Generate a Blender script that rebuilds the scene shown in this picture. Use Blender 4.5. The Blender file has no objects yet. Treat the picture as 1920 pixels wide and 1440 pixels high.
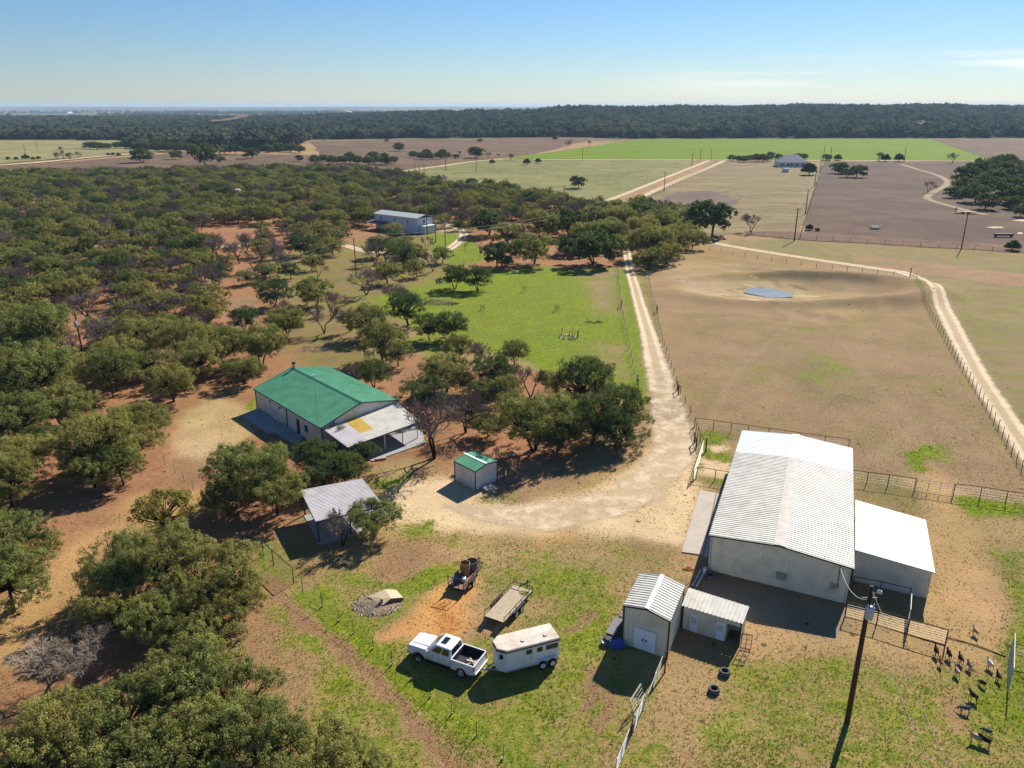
import bpy, math, random
import numpy as np
from mathutils import Vector, Matrix
R_ = math.radians
random.seed(7); RNG = np.random.RandomState(11)
S = bpy.context.scene
COL = S.collection

# ------------------------------------------------------------------ camera
HC = 40.0; FPX = 1456.0; PITCH = R_(19.65)
_s, _c = math.sin(PITCH), math.cos(PITCH)
def G(px, py, z=0.0):
    u = (px-960)/FPX; v = (py-720)/FPX
    t = (HC-z)/(_s+v*_c)
    return Vector((u*t, (_c-v*_s)*t, z))
def PX(x, y, z=0.0):
    dz = z-HC; d = y*_c-dz*_s; up = y*_s+dz*_c
    return 960+FPX*x/d, 720-FPX*up/d
cam = bpy.data.cameras.new('camera'); co = bpy.data.objects.new('camera', cam); COL.objects.link(co)
co.location = (0, 0, HC); co.rotation_euler = (R_(90)-PITCH, 0, 0)
cam.sensor_width = 36; cam.lens = FPX/1920*36; cam.clip_end = 60000; cam.clip_start = 0.5
S.camera = co
S.view_settings.view_transform = 'Standard'; S.view_settings.look = 'None'
S.view_settings.gamma = 1; S.view_settings.exposure = 0.76
S.cycles.volume_bounces = 0; S.cycles.max_bounces = 5; S.cycles.diffuse_bounces = 2
S.cycles.transparent_max_bounces = 16

# ------------------------------------------------------------------ light
SUN_EL = R_(35.5); sdir = Vector((.54*math.cos(SUN_EL), .84*math.cos(SUN_EL), math.sin(SUN_EL))).normalized()
sl = bpy.data.lights.new('sun', 'SUN'); so = bpy.data.objects.new('sun', sl); COL.objects.link(so)
sl.energy = 5.0; sl.angle = R_(0.5); sl.color = (1, .945, .85)
so.rotation_euler = sdir.to_track_quat('Z', 'Y').to_euler(); so.location = (0, 0, 100)
W = bpy.data.worlds.new('World'); S.world = W; W.use_nodes = True
nt = W.node_tree; nt.nodes.clear()
def N(nt, t, **k):
    n = nt.nodes.new(t)
    for a, b in k.items(): setattr(n, a, b)
    return n
sky = N(nt, 'ShaderNodeTexSky', sky_type='NISHITA', sun_disc=False)
sky.sun_elevation = SUN_EL; sky.sun_rotation = math.atan2(.54, .84)
sky.altitude = 200; sky.air_density = 1.0; sky.dust_density = 0.1; sky.ozone_density = 3.0
bg = N(nt, 'ShaderNodeBackground'); bg.inputs[1].default_value = 0.052
out = N(nt, 'ShaderNodeOutputWorld')
# thin cirrus streaks low over the right horizon, mixed by sky direction
tc = N(nt, 'ShaderNodeTexCoord'); sep = N(nt, 'ShaderNodeSeparateXYZ'); nt.links.new(tc.outputs['Generated'], sep.inputs[0])
def wm(op, a, b=None, c=None):
    n = N(nt, 'ShaderNodeMath', operation=op)
    for i, x in enumerate((a, b, c)):
        if x is None: continue
        if isinstance(x, (int, float)): n.inputs[i].default_value = x
        else: nt.links.new(x, n.inputs[i])
    return n.outputs[0]
mp = N(nt, 'ShaderNodeMapping'); mp.inputs['Scale'].default_value = (2.2, 1.0, 42.0); nt.links.new(tc.outputs['Generated'], mp.inputs[0])
nz = N(nt, 'ShaderNodeTexNoise'); nz.inputs['Scale'].default_value = 1.6; nz.inputs['Detail'].default_value = 5; nt.links.new(mp.outputs[0], nz.inputs['Vector'])
band = wm('MULTIPLY', wm('SUBTRACT', 1.0, wm('MULTIPLY', wm('ABSOLUTE', wm('SUBTRACT', sep.outputs[2], wm('MULTIPLY_ADD', sep.outputs[0], 0.03, 0.024))), 45.0)), 1.0)
band = wm('MAXIMUM', band, 0.0)
side = N(nt, 'ShaderNodeMapRange', interpolation_type='SMOOTHSTEP'); nt.links.new(sep.outputs[0], side.inputs[0]); side.inputs[1].default_value = .08; side.inputs[2].default_value = .36
nr = N(nt, 'ShaderNodeMapRange', interpolation_type='SMOOTHSTEP'); nt.links.new(nz.outputs[0], nr.inputs[0]); nr.inputs[1].default_value = .36; nr.inputs[2].default_value = .60
cf = wm('MULTIPLY', wm('MULTIPLY', band, side.outputs[0]), wm('MULTIPLY', nr.outputs[0], 0.75))
mx = N(nt, 'ShaderNodeMix', data_type='RGBA'); nt.links.new(cf, mx.inputs[0]); 
tint = N(nt, 'ShaderNodeMix', data_type='RGBA', blend_type='MULTIPLY'); tint.inputs[0].default_value = 1
tr_ = N(nt, 'ShaderNodeValToRGB'); nt.links.new(sep.outputs[2], tr_.inputs[0])
tr_.color_ramp.elements[0].position = 0.0; tr_.color_ramp.elements[0].color = (.86, .92, 1.06, 1)
tr_.color_ramp.elements[1].position = .22; tr_.color_ramp.elements[1].color = (.54, .92, 1.28, 1)
nt.links.new(sky.outputs[0], tint.inputs[6]); nt.links.new(tr_.outputs[0], tint.inputs[7]); nt.links.new(tint.outputs[2], mx.inputs[6]); mx.inputs[7].default_value = (14.5, 13.4, 12.2, 1)
nt.links.new(mx.outputs[2], bg.inputs[0]); nt.links.new(bg.outputs[0], out.inputs[0])

# ------------------------------------------------------------------ materials
MATS = {}
def newmat(name):
    m = bpy.data.materials.new(name); m.use_nodes = True; m.node_tree.nodes.clear(); MATS[name] = m
    return m, m.node_tree
def link(nt, a, b): nt.links.new(a, b)
def simple(name, col, rough=.6, metal=0, var=.12, scale=3.0, spec=.3, bump=0, dirt=None, coord='Object', stretch=(1, 1, 1)):
    m, nt = newmat(name)
    o = N(nt, 'ShaderNodeOutputMaterial'); p = N(nt, 'ShaderNodeBsdfPrincipled')
    t = N(nt, 'ShaderNodeTexCoord'); mpp = N(nt, 'ShaderNodeMapping'); mpp.inputs['Scale'].default_value = stretch
    link(nt, t.outputs[coord], mpp.inputs[0])
    n = N(nt, 'ShaderNodeTexNoise'); n.inputs['Scale'].default_value = scale; n.inputs['Detail'].default_value = 5; n.inputs['Roughness'].default_value = .65
    link(nt, mpp.outputs[0], n.inputs['Vector'])
    r = N(nt, 'ShaderNodeValToRGB'); link(nt, n.outputs[0], r.inputs[0])
    d = dirt or tuple(c*(1-var*2) for c in col)
    r.color_ramp.elements[0].position = .3; r.color_ramp.elements[0].color = (*d, 1)
    r.color_ramp.elements[1].position = .58; r.color_ramp.elements[1].color = (*col, 1)
    link(nt, r.outputs[0], p.inputs['Base Color'])
    p.inputs['Roughness'].default_value = rough; p.inputs['Metallic'].default_value = metal; p.inputs['Specular IOR Level'].default_value = spec
    if bump:
        b = N(nt, 'ShaderNodeBump'); b.inputs['Strength'].default_value = bump; b.inputs['Distance'].default_value = .05
        link(nt, n.outputs[0], b.inputs['Height']); link(nt, b.outputs[0], p.inputs['Normal'])
    link(nt, p.outputs[0], o.inputs[0])
    return m
simple('roof_cream', (.62, .585, .50), .6, 0, .10, .9, .25, stretch=(1, 1, 1), dirt=(.46, .425, .36))
simple('roof_white', (.82, .83, .83), .6, 0, .03, .6, .2)
simple('ridge_rust', (.60, .555, .49), .85, 0, .1, 1.5, .08, dirt=(.50, .43, .37))
simple('wall_cream', (.66, .63, .51), .5, 0, .08, .8, .3, dirt=(.52, .48, .38))
simple('wall_white', (.66, .64, .58), .5, 0, .07, .8, .3, dirt=(.5, .47, .41))
simple('roof_green', (.115, .345, .20), .7, 0, .10, .5, .15, dirt=(.075, .255, .145))
simple('trim_green', (.008, .06, .04), .5)
simple('trim_dark', (.03, .035, .03), .5)
simple('trim_light', (.62, .62, .60), .5)
simple('roof_grey', (.56, .52, .51), .65, 0, .08, .7, .2, dirt=(.44, .40, .38))
simple('panel_yellow', (.62, .40, .07), .5, 0, .15, 1.2)
simple('white_door', (.75, .78, .82), .5, 0, .03)
simple('pipe_rust', (.075, .035, .024), .8, .2, .3, 6)
simple('pipe_white', (.68, .68, .62), .5, .1, .1, 4)
simple('gate_cream', (.55, .52, .38), .5, .1, .12, 4)
simple('galv', (.42, .43, .44), .4, .7, .1, 5)
simple('wire', (.25, .25, .25), .5, .6, .05)
simple('wire_pale', (.55, .53, .48), .5, .3, .05)
simple('pole_wood', (.075, .042, .028), .85, 0, .25, 2, stretch=(6, 6, .6))
simple('post_wood', (.16, .12, .085), .9, 0, .2, 4)
simple('tpost', (.06, .075, .055), .7, .2, .2, 4)
simple('concrete', (.46, .39, .32), .85, 0, .08, .7, .2)
simple('concrete_grey', (.34, .33, .32), .85, 0, .1, .7, .2)
simple('transformer', (.42, .47, .52), .4, .2, .05)
simple('rubber', (.014, .014, .015), .75, 0, .2, 5)
simple('rubber_grey', (.10, .10, .10), .85, 0, .3, 5)
simple('rim', (.45, .46, .48), .3, .8, .05)
simple('rim_white', (.7, .7, .7), .4, .2, .05)
simple('paint_white', (.72, .73, .74), .25, 0, .03, 2, .6)
simple('paint_silver', (.50, .49, .47), .35, .1, .04, 2, .5)
simple('glass_dark', (.012, .015, .018), .08, 0, .05, 2, .8)
simple('plastic_black', (.02, .02, .02), .6, 0, .1)
simple('bed_black', (.035, .033, .033), .8, 0, .25, 4)
simple('chrome', (.55, .56, .58), .2, .9, .03)
simple('lamp_clear', (.7, .72, .74), .15, 0, .02, 2, .8)
simple('lamp_red', (.35, .012, .01), .2, 0, .02, 2, .6)
simple('frp_roof', (.66, .57, .47), .7, 0, .12, 1.3, .2, dirt=(.47, .36, .27))
simple('trim_brown', (.10, .085, .07), .6)
simple('deck_wood', (.46, .37, .25), .85, 0, .2, 2.5, .2, bump=.2, stretch=(1, 6, 1))
simple('wood_tan', (.50, .36, .20), .85, 0, .2, 3)
simple('wood_pink', (.5, .30, .22), .85, 0, .15, 3)
simple('steel_black', (.022, .02, .02), .6, .3, .2, 5)
simple('rust_tube', (.36, .20, .08), .8, .1, .25, 3, dirt=(.19, .09, .04))
simple('rust_deck', (.28, .15, .10), .85, .1, .3, 3)
simple('tube_grey', (.17, .16, .16), .7, .1, .25, 3)
simple('stone', (.54, .45, .33), .9, 0, .25, 3, bump=.4)
simple('stone_white', (.66, .60, .50), .9, 0, .2, 3)
simple('cover_tan', (.55, .44, .27), .7, 0, .08, 1)
simple('chain_link', (.35, .38, .34), .5, .4, .1)
simple('brush', (.26, .20, .15), .9, 0, .2, 4)
simple('hose', (.55, .16, .06), .6)
simple('blue_plastic', (.04, .09, .35), .5)
simple('yellow_weed', (.45, .45, .03), .8)
simple('bark', (.045, .034, .026), .95, 0, .3, 3, .1, bump=.3)
simple('bark_pale', (.17, .135, .11), .95, 0, .25, 3, .1)
simple('twig', (.25, .19, .165), .95, 0, .2, .8, .1)
simple('twig_pale', (.42, .33, .24), .95, 0, .2, .8, .1)
simple('roof_slate', (.12, .13, .16), .7, 0, .1, .3)
simple('far_white', (.62, .64, .66), .6, 0, .03)
simple('far_roof_blue', (.36, .41, .40), .8, 0, .05)
simple('towers', (.2, .2, .22), .7)
GOATC = {'black': (.016, .014, .014), 'brown': (.13, .06, .03), 'tan': (.46, .32, .20), 'white': (.66, .60, .53), 'grey': (.11, .11, .12), 'dark brown': (.04, .022, .016)}
for k, c in GOATC.items(): simple('goat_'+k.replace(' ', '_'), c, .9, 0, .15, 6, .1)
simple('horn', (.10, .08, .06), .6)

def leafmat(name, dark, light, warm):
    m, nt = newmat(name)
    o = N(nt, 'ShaderNodeOutputMaterial'); p = N(nt, 'ShaderNodeBsdfPrincipled'); tr = N(nt, 'ShaderNodeBsdfTranslucent')
    a = N(nt, 'ShaderNodeAttribute', attribute_name='tone'); oi = N(nt, 'ShaderNodeObjectInfo')
    r = N(nt, 'ShaderNodeMix', data_type='RGBA'); link(nt, a.outputs['Fac'], r.inputs[0])
    r.inputs[6].default_value = (*dark, 1); r.inputs[7].default_value = (*light, 1)
    r2 = N(nt, 'ShaderNodeMix', data_type='RGBA'); mr = N(nt, 'ShaderNodeMapRange'); link(nt, oi.outputs['Random'], mr.inputs[0]); mr.inputs[3].default_value = 0; mr.inputs[4].default_value = .85
    wr_ = N(nt, 'ShaderNodeMix', data_type='RGBA'); link(nt, a.outputs['Fac'], wr_.inputs[0]); wr_.inputs[6].default_value = (*(x*.42 for x in warm), 1); wr_.inputs[7].default_value = (*(x*1.25 for x in warm), 1)
    link(nt, mr.outputs[0], r2.inputs[0]); link(nt, r.outputs[2], r2.inputs[6]); link(nt, wr_.outputs[2], r2.inputs[7])
    link(nt, r2.outputs[2], p.inputs['Base Color']); p.inputs['Roughness'].default_value = .55; p.inputs['Specular IOR Level'].default_value = (0 if 'far' in name else .10); p.inputs['Roughness'].default_value = .8
    hs = N(nt, 'ShaderNodeHueSaturation'); hs.inputs['Hue'].default_value = .475; hs.inputs['Value'].default_value = 1.5; hs.inputs['Saturation'].default_value = 1.1
    link(nt, r2.outputs[2], hs.inputs['Color']); link(nt, hs.outputs[0], tr.inputs[0])
    mxs = N(nt, 'ShaderNodeMixShader'); mxs.inputs[0].default_value = .30
    link(nt, p.outputs[0], mxs.inputs[1]); link(nt, tr.outputs[0], mxs.inputs[2]); link(nt, mxs.outputs[0], o.inputs[0])
    return m
leafmat('leaf_olive', (.052, .078, .020), (.285, .325, .095), (.35, .33, .090))
leafmat('leaf_dark', (.024, .050, .018), (.12, .18, .060), (.14, .175, .045))
leafmat('leaf_far', (.020, .042, .020), (.095, .145, .060), (.165, .165, .105))
leafmat('leaf_lime', (.12, .14, .025), (.32, .32, .07), (.30, .27, .06))

# ------------------------------------------------------------------ mesh helpers
class MB:
    def __init__(s): s.v = []; s.f = []; s.uv = {}
    def add(s, vs, fs):
        o = len(s.v); s.v += [Vector(v) for v in vs]; s.f += [tuple(i+o for i in f) for f in fs]; return s
    def quad(s, a, b, c, d): return s.add([a, b, c, d], [(0, 1, 2, 3)])
    def hexa(s, b, t):
        return s.add(list(b)+list(t), [(3, 2, 1, 0), (4, 5, 6, 7), (0, 1, 5, 4), (1, 2, 6, 5), (2, 3, 7, 6), (3, 0, 4, 7)])
    def box(s, x0, x1, y0, y1, z0, z1):
        return s.hexa([(x0, y0, z0), (x1, y0, z0), (x1, y1, z0), (x0, y1, z0)], [(x0, y0, z1), (x1, y0, z1), (x1, y1, z1), (x0, y1, z1)])
    def bar(s, a, b, w, h):
        a = Vector(a); b = Vector(b); d = (b-a).normalized()
        side = d.cross(Vector((0, 0, 1)))
        if side.length < 1e-4: side = Vector((1, 0, 0))
        side.normalize(); up = side.cross(d).normalized()
        q = lambda p: [p-side*w/2-up*h/2, p+side*w/2-up*h/2, p+side*w/2+up*h/2, p-side*w/2+up*h/2]
        return s.hexa(q(a), q(b))
    def tube(s, a, b, r0, r1=None, n=6, cap=True):
        r1 = r0 if r1 is None else r1
        a = Vector(a); b = Vector(b); d = (b-a)
        if d.length < 1e-6: return s
        d.normalize(); x = d.orthogonal().normalized(); y = d.cross(x)
        o = len(s.v)
        for p, r in ((a, r0), (b, r1)):
            for i in range(n):
                t = 2*math.pi*i/n; s.v.append(p+x*(r*math.cos(t))+y*(r*math.sin(t)))
        for i in range(n):
            j = (i+1) % n; s.f.append((o+i, o+j, o+n+j, o+n+i))
        if cap: s.f.append(tuple(o+n+i for i in range(n))); s.f.append(tuple(o+n-1-i for i in range(n)))
        return s
    def path(s, pts, r, n=4):
        for a, b in zip(pts[:-1], pts[1:]): s.tube(a, b, r, r, n, False)
        return s
    def lathe(s, prof, n=20, M=None, closed=False):
        o = len(s.v); k = len(prof)
        for i in range(n):
            t = 2*math.pi*i/n
            for (r, z) in prof:
                v = Vector((r*math.cos(t), r*math.sin(t), z)); s.v.append(M @ v if M else v)
        for i in range(n):
            j = (i+1) % n
            for q in range(k if closed else k-1):
                q2 = (q+1) % k
                s.f.append((o+i*k+q, o+j*k+q, o+j*k+q2, o+i*k+q2))
        return s
    def tf(s, M):
        s.v = [M @ v for v in s.v]; return s
    def mesh(s, name, org=(0, 0, 0)):
        me = bpy.data.meshes.new(name); o = Vector(org)
        me.from_pydata([tuple(v-o) for v in s.v], [], s.f); me.update()
        return me
    def build(s, name, mat, parent=None, smooth=False, bevel=0):
        org = parent_org(parent)
        me = s.mesh(name, org)
        ob = bpy.data.objects.new(name, me); COL.objects.link(ob)
        if mat: me.materials.append(MATS[mat])
        if parent: ob.parent = parent
        if smooth:
            for p in me.polygons: p.use_smooth = True
        if bevel:
            b = ob.modifiers.new('bevel', 'BEVEL'); b.width = bevel; b.segments = 2; b.limit_method = 'ANGLE'
        return ob
def parent_org(p):
    o = Vector((0, 0, 0))
    while p is not None: o += Vector(p.location); p = p.parent
    return o
def tag(o, label=None, cat=None, group=None, kind=None):
    if label: o['label'] = label
    if cat: o['category'] = cat
    if group: o['group'] = group
    if kind: o['kind'] = kind
    return o
def thing(name, label, cat, loc=(0, 0, 0), group=None):
    o = bpy.data.objects.new(name, None); COL.objects.link(o); o.location = loc; o.empty_display_size = .2
    return tag(o, label, cat, group)
def copy_tree(o, parent=None):
    c = o.copy(); COL.objects.link(c); c.parent = parent
    for ch in o.children: copy_tree(ch, c)
    return c
def place(o, loc, rz, scale=1.0):
    o.location = loc; o.rotation_euler = (0, 0, rz)
    o.scale = (scale, scale, scale) if isinstance(scale, (int, float)) else scale
    return o

def corr(mb, A, B, C, D, n, h=.03):
    """ribbed sheet: ribs run from edge AB to edge DC, n ribs counted along AB"""
    A, B, C, D = map(Vector, (A, B, C, D)); nrm = (B-A).cross(D-A).normalized()
    if nrm.z < -0.2: nrm = -nrm
    pr = []
    for i in range(n):
        for t, u in ((0, 0), (.36, 0), (.42, 1), (.58, 1), (.64, 0)): pr.append(((i+t)/n, u))
    pr.append((1, 0))
    o = len(mb.v)
    for t, u in pr:
        mb.v.append(A.lerp(B, t)+nrm*(h*u)); mb.v.append(D.lerp(C, t)+nrm*(h*u))
    for i in range(len(pr)-1): mb.f.append((o+2*i, o+2*i+2, o+2*i+3, o+2*i+1))
    return mb
def wallsheet(mb, A, B, zA, zB, n, h, outward):
    A = Vector(A); B = Vector(B); nrm = Vector(outward).normalized()
    pr = []
    for i in range(n):
        for t, u in ((0, 0), (.40, 0), (.45, 1), (.55, 1), (.60, 0)): pr.append(((i+t)/n, u))
    pr.append((1, 0)); o = len(mb.v)
    for t, u in pr:
        p = A.lerp(B, t)+nrm*(h*u); z = zA(t) if callable(zA) else zA+(zB-zA)*t
        mb.v.append(Vector((p.x, p.y, 0))); mb.v.append(Vector((p.x, p.y, z)))
    for i in range(len(pr)-1): mb.f.append((o+2*i, o+2*i+2, o+2*i+3, o+2*i+1))
    return mb

# ------------------------------------------------------------------ numpy noise
def vnoise(x, y, seed=0):
    xi = np.floor(x).astype(np.int64); yi = np.floor(y).astype(np.int64); fx = x-xi; fy = y-yi
    fx = fx*fx*(3-2*fx); fy = fy*fy*(3-2*fy)
    def h(a, b):
        n = (a*374761393+b*668265263+seed*1442695041) & 0xffffffff
        n = ((n ^ (n >> 13))*1274126177) & 0xffffffff
        return ((n ^ (n >> 16)) & 0xffff)/65535.0
    return (h(xi, yi)*(1-fx)+h(xi+1, yi)*fx)*(1-fy)+(h(xi, yi+1)*(1-fx)+h(xi+1, yi+1)*fx)*fy
def fbm(x, y, seed=0, o=4):
    s = 0; a = .5; t = 0
    for i in range(o):
        s = s+a*vnoise(x*2**i, y*2**i, seed+i*17); t += a; a *= .55
    return s/t
def poly_sd(X, Y, P):
    d = np.full(X.shape, 1e18); ins = np.zeros(X.shape, bool); n = len(P)
    for i in range(n):
        ax, ay = P[i]; bx, by = P[(i+1) % n]
        ex, ey = bx-ax, by-ay; t = np.clip(((X-ax)*ex+(Y-ay)*ey)/(ex*ex+ey*ey+1e-9), 0, 1)
        d = np.minimum(d, (X-ax-t*ex)**2+(Y-ay-t*ey)**2)
        c = ((ay > Y) != (by > Y)) & (X < (bx-ax)*(Y-ay)/((by-ay) if by != ay else 1e-9)+ax); ins ^= c
    d = np.sqrt(d); return np.where(ins, -d, d)
def line_d(X, Y, P):
    d = np.full(X.shape, 1e18)
    for (ax, ay), (bx, by) in zip(P[:-1], P[1:]):
        ex, ey = bx-ax, by-ay; t = np.clip(((X-ax)*ex+(Y-ay)*ey)/(ex*ex+ey*ey+1e-9), 0, 1)
        d = np.minimum(d, (X-ax-t*ex)**2+(Y-ay-t*ey)**2)
    return np.sqrt(d)
def GP(pts): return [tuple(G(*p)[:2]) for p in pts]
def sstep(x, a, b):
    t = np.clip((x-a)/(b-a), 0, 1); return t*t*(3-2*t)

# ------------------------------------------------------------------ terrain height
POND = G(1440, 545); 
def zt(X, Y):
    X = np.asarray(X, float); Y = np.asarray(Y, float)
    # horseshoe dam of the stock pond
    cx, cy = POND.x+6, POND.y+1
    ang = np.arctan2((Y-cy)/15., (X-cx)/30.); r = np.sqrt(((X-cx)/30.)**2+((Y-cy)/15.)**2)
    berm = 1.8*np.exp(-((r-1.0)/.20)**2)*(0.35+0.65*sstep(np.cos(ang-.1), -.75, .5))
    bowl = -1.1*np.exp(-(r/.55)**2)
    z = (berm+bowl)*(.85+.3*fbm(X/7, Y/7, 5))
    return z
RX0, RY0 = 0, 1180.
def zhill(X, Y):
    """wooded hills beyond the fields"""
    X = np.asarray(X, float); Y = np.asarray(Y, float)
    t = sstep(X/np.maximum(Y, 1), -.36, .12)
    top = 5+t*25+4*(fbm(X/500+3, Y/700, 9)-.5)*2
    up = sstep(Y, 1180, 2050); dn = 1-sstep(Y, 2200, 3200)
    z = top*up*dn*(.55+.9*fbm(X/260, Y/300, 3))
    far = sstep(Y, 7000, 11000)*(18+34*fbm(X/1500, Y/4000, 21))
    return z+far

# ------------------------------------------------------------------ ground
def axis(lo, hi, step, end_lo, end_hi, g=1.09):
    a = list(np.arange(lo, hi, step)); s = step
    while a[-1] < end_hi: s *= g; a.append(a[-1]+s)
    s = step
    while a[0] > end_lo: s *= g; a.insert(0, a[0]-s)
    return np.array(a)
xs = axis(-62, 104, .6, -15000, 15000); ys = axis(34, 196, .6, -400, 22000, 1.045)
XX, YY = np.meshgrid(xs, ys)
ZZ = zt(XX, YY)+np.where(YY > 1150, zhill(XX, YY), 0)
nearw = np.exp(-(np.maximum(YY-60, 0)/120)**2)
ZZ += nearw*.10*(fbm(XX/6, YY/6, 2)-.5)
wx = XX+2.2*(fbm(XX/5, YY/5, 31)-.5)*2; wy = YY+2.2*(fbm(XX/5+40, YY/5, 37)-.5)*2
sx = XX+.7*(fbm(XX/1.7, YY/1.7, 41)-.5)*2; sy = YY+.7*(fbm(XX/1.7+9, YY/1.7, 43)-.5)*2
dry = np.empty(XX.shape+(3,)); dry[:] = (.37, .25, .14)
grn = np.full(XX.shape, .22)
def paint(P, col=None, g=None, soft=2.0, amt=1.0, fine=False, line=None, w=1.0):
    ax, ay = (sx, sy) if fine else (wx, wy)
    if line is None: m = 1-sstep(poly_sd(ax, ay, GP(P)), -soft/2, soft/2)
    else: m = 1-sstep(line_d(ax, ay, GP(P)), w-soft/2, w+soft/2)
    m = m*amt
    if col is not None: dry[:] = dry*(1-m[..., None])+np.array(col)*m[..., None]
    if g is not None: grn[:] = grn*(1-m)+g*m
    return m
LITTER = (.36, .18, .10); TAN = (.46, .31, .155); SAND = (.76, .585, .415); BROWN = (.315, .225, .135); ORANGE = (.60, .34, .12); PALE = (.60, .46, .28)
# beyond the fields: wooded country
far = sstep(YY, 900, 1100); dry[:] = dry*(1-far[..., None])+np.array((.115, .105, .06))*far[..., None]
vf = sstep(YY, 3000, 6000)[..., None]; pat = sstep(fbm(XX/700, YY/1600, 77), .5, .66)[..., None]
dry[:] = dry*(1-vf)+(np.array((.10, .10, .07))*(1-pat)+np.array((.26, .19, .14))*pat)*vf
# wood floor
paint([(-900, 1600), (-900, 325), (300, 325), (560, 320), (740, 330), (900, 350), (1110, 392), (1310, 400), (1300, 470), (1170, 505), (900, 500), (740, 560), (700, 640), (860, 690), (1060, 700), (1170, 770), (1060, 880), (900, 880), (760, 870), (600, 940), (480, 1020), (540, 1130), (470, 1200), (560, 1330), (660, 1450), (600, 1700)], LITTER, .16, 5)
paint([(480, 480), (860, 420), (900, 520), (760, 600), (740, 700), (560, 690), (520, 600)], (.26, .17, .10), .45, 10)
paint([(420, 560), (480, 555), (500, 600), (440, 615)], (.33, .21, .14), .02, 3)
paint([(40, 1080), (250, 930), (400, 900), (420, 960), (240, 1010), (130, 1130), (0, 1250), (-60, 1250)], (.52, .32, .15), .08, 4)
paint([(450, 1200), (560, 1110), (640, 1200), (640, 1330), (560, 1320)], (.34, .20, .115), .25, 4)
# lawn in the middle
paint([(850, 520), (1000, 500), (1160, 505), (1180, 600), (1200, 740), (1110, 720), (1000, 690), (860, 640), (780, 620), (690, 560)], (.30, .27, .11), .86, 5)
paint([(1080, 505), (1158, 505), (1170, 590), (1120, 590)], (.30, .22, .13), .28, 9, .8)
paint([(1110, 640), (1185, 640), (1195, 720), (1120, 700)], (.33, .25, .12), .4, 9, .8)
paint([(740, 640), (860, 620), (900, 650), (820, 680)], (.3, .24, .11), .7, 5)
paint([(1160, 505), (1180, 505), (1196, 610), (1230, 760), (1200, 760), (1180, 640)], (.3, .25, .1), .93, 2.2)
paint([(1198, 520), (1212, 520), (1240, 640), (1268, 740), (1300, 800), (1280, 820), (1250, 720), (1218, 600)], (.3, .24, .11), .55, 2.5)
# right pasture
paint([(1225, 500), (1310, 480), (1700, 525), (1900, 860), (1920, 960), (1600, 890), (1300, 800)], BROWN, .20, 6)
for px, py, r, a in ((1400, 700, 60, .42), (1560, 690, 70, .45), (1600, 600, 60, .3), (1760, 720, 40, .5), (1500, 620, 50, .34), (1330, 590, 30, .4), (1740, 640, 40, .4), (1300, 740, 25, .5), (1640, 810, 40, .35)):
    paint([(px-r, py), (px-r*.3, py-r*.35), (px+r, py-r*.1), (px+r*.5, py+r*.4), (px-r*.4, py+r*.35)], None, a+.12, 9, .8)
paint([(1690, 845), (1740, 835), (1770, 850), (1740, 880), (1700, 885)], (.3, .25, .1), .97, 2.5, fine=False)
paint([(1760, 830), (1800, 840), (1800, 880), (1770, 870)], None, .7, 4)
paint([(1470, 640), (1560, 690), (1600, 760), (1520, 740)], (.20, .19, .10), .55, 14, .6)
paint([(1240, 500), (1300, 485), (1480, 505), (1600, 530), (1660, 570), (1600, 600), (1500, 600), (1400, 560), (1260, 545)], (.40, .30, .17), .10, 5)
for q in range(16): paint([(1270+q*9, 528+q*1.2+(q*37 % 9)), (1292+q*9, 530+q*1.2+(q*53 % 12))], (.50, .43, .36) if q % 2 else (.24, .18, .13), 0, 1.4, .7, True, True, .5)
paint([(1330, 510), (1420, 512), (1440, 525), (1360, 528)], (.26, .21, .07), .35, 4)
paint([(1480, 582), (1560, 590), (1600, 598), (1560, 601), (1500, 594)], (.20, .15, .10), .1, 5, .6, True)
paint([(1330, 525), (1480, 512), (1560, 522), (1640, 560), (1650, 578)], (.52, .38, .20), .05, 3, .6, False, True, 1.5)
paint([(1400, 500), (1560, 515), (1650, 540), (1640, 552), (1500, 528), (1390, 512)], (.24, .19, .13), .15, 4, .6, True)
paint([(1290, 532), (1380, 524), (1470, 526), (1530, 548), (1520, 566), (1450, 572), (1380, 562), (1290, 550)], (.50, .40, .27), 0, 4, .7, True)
for q in range(30): a_ = q*.7; paint([(1440+(50+q % 7*6)*math.cos(a_), 546+(15+q % 5*3)*math.sin(a_)), (1440+(50+q % 7*6)*math.cos(a_)+9, 546+(15+q % 5*3)*math.sin(a_)+1.5)], (.20, .15, .10) if q % 3 else (.66, .58, .46), 0, 1.0, .8, True, True, .5)
# field east of the pasture road
paint([(1320, 455), (1500, 445), (2200, 500), (2600, 1100), (1925, 890), (1760, 620), (1700, 520)], (.29, .225, .135), .42, 6)
for q in range(26):
    px = 1600+q*13; py = 476+q*1.6
    paint([(px, py), (px+9, py+22)], (.42, .24, .16), 0, 1.6, .7, True, True, .5)
paint([(1800, 640), (1825, 700)], (.12, .09, .05), .1, 1.2, .8, True, True, .6)
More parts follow.
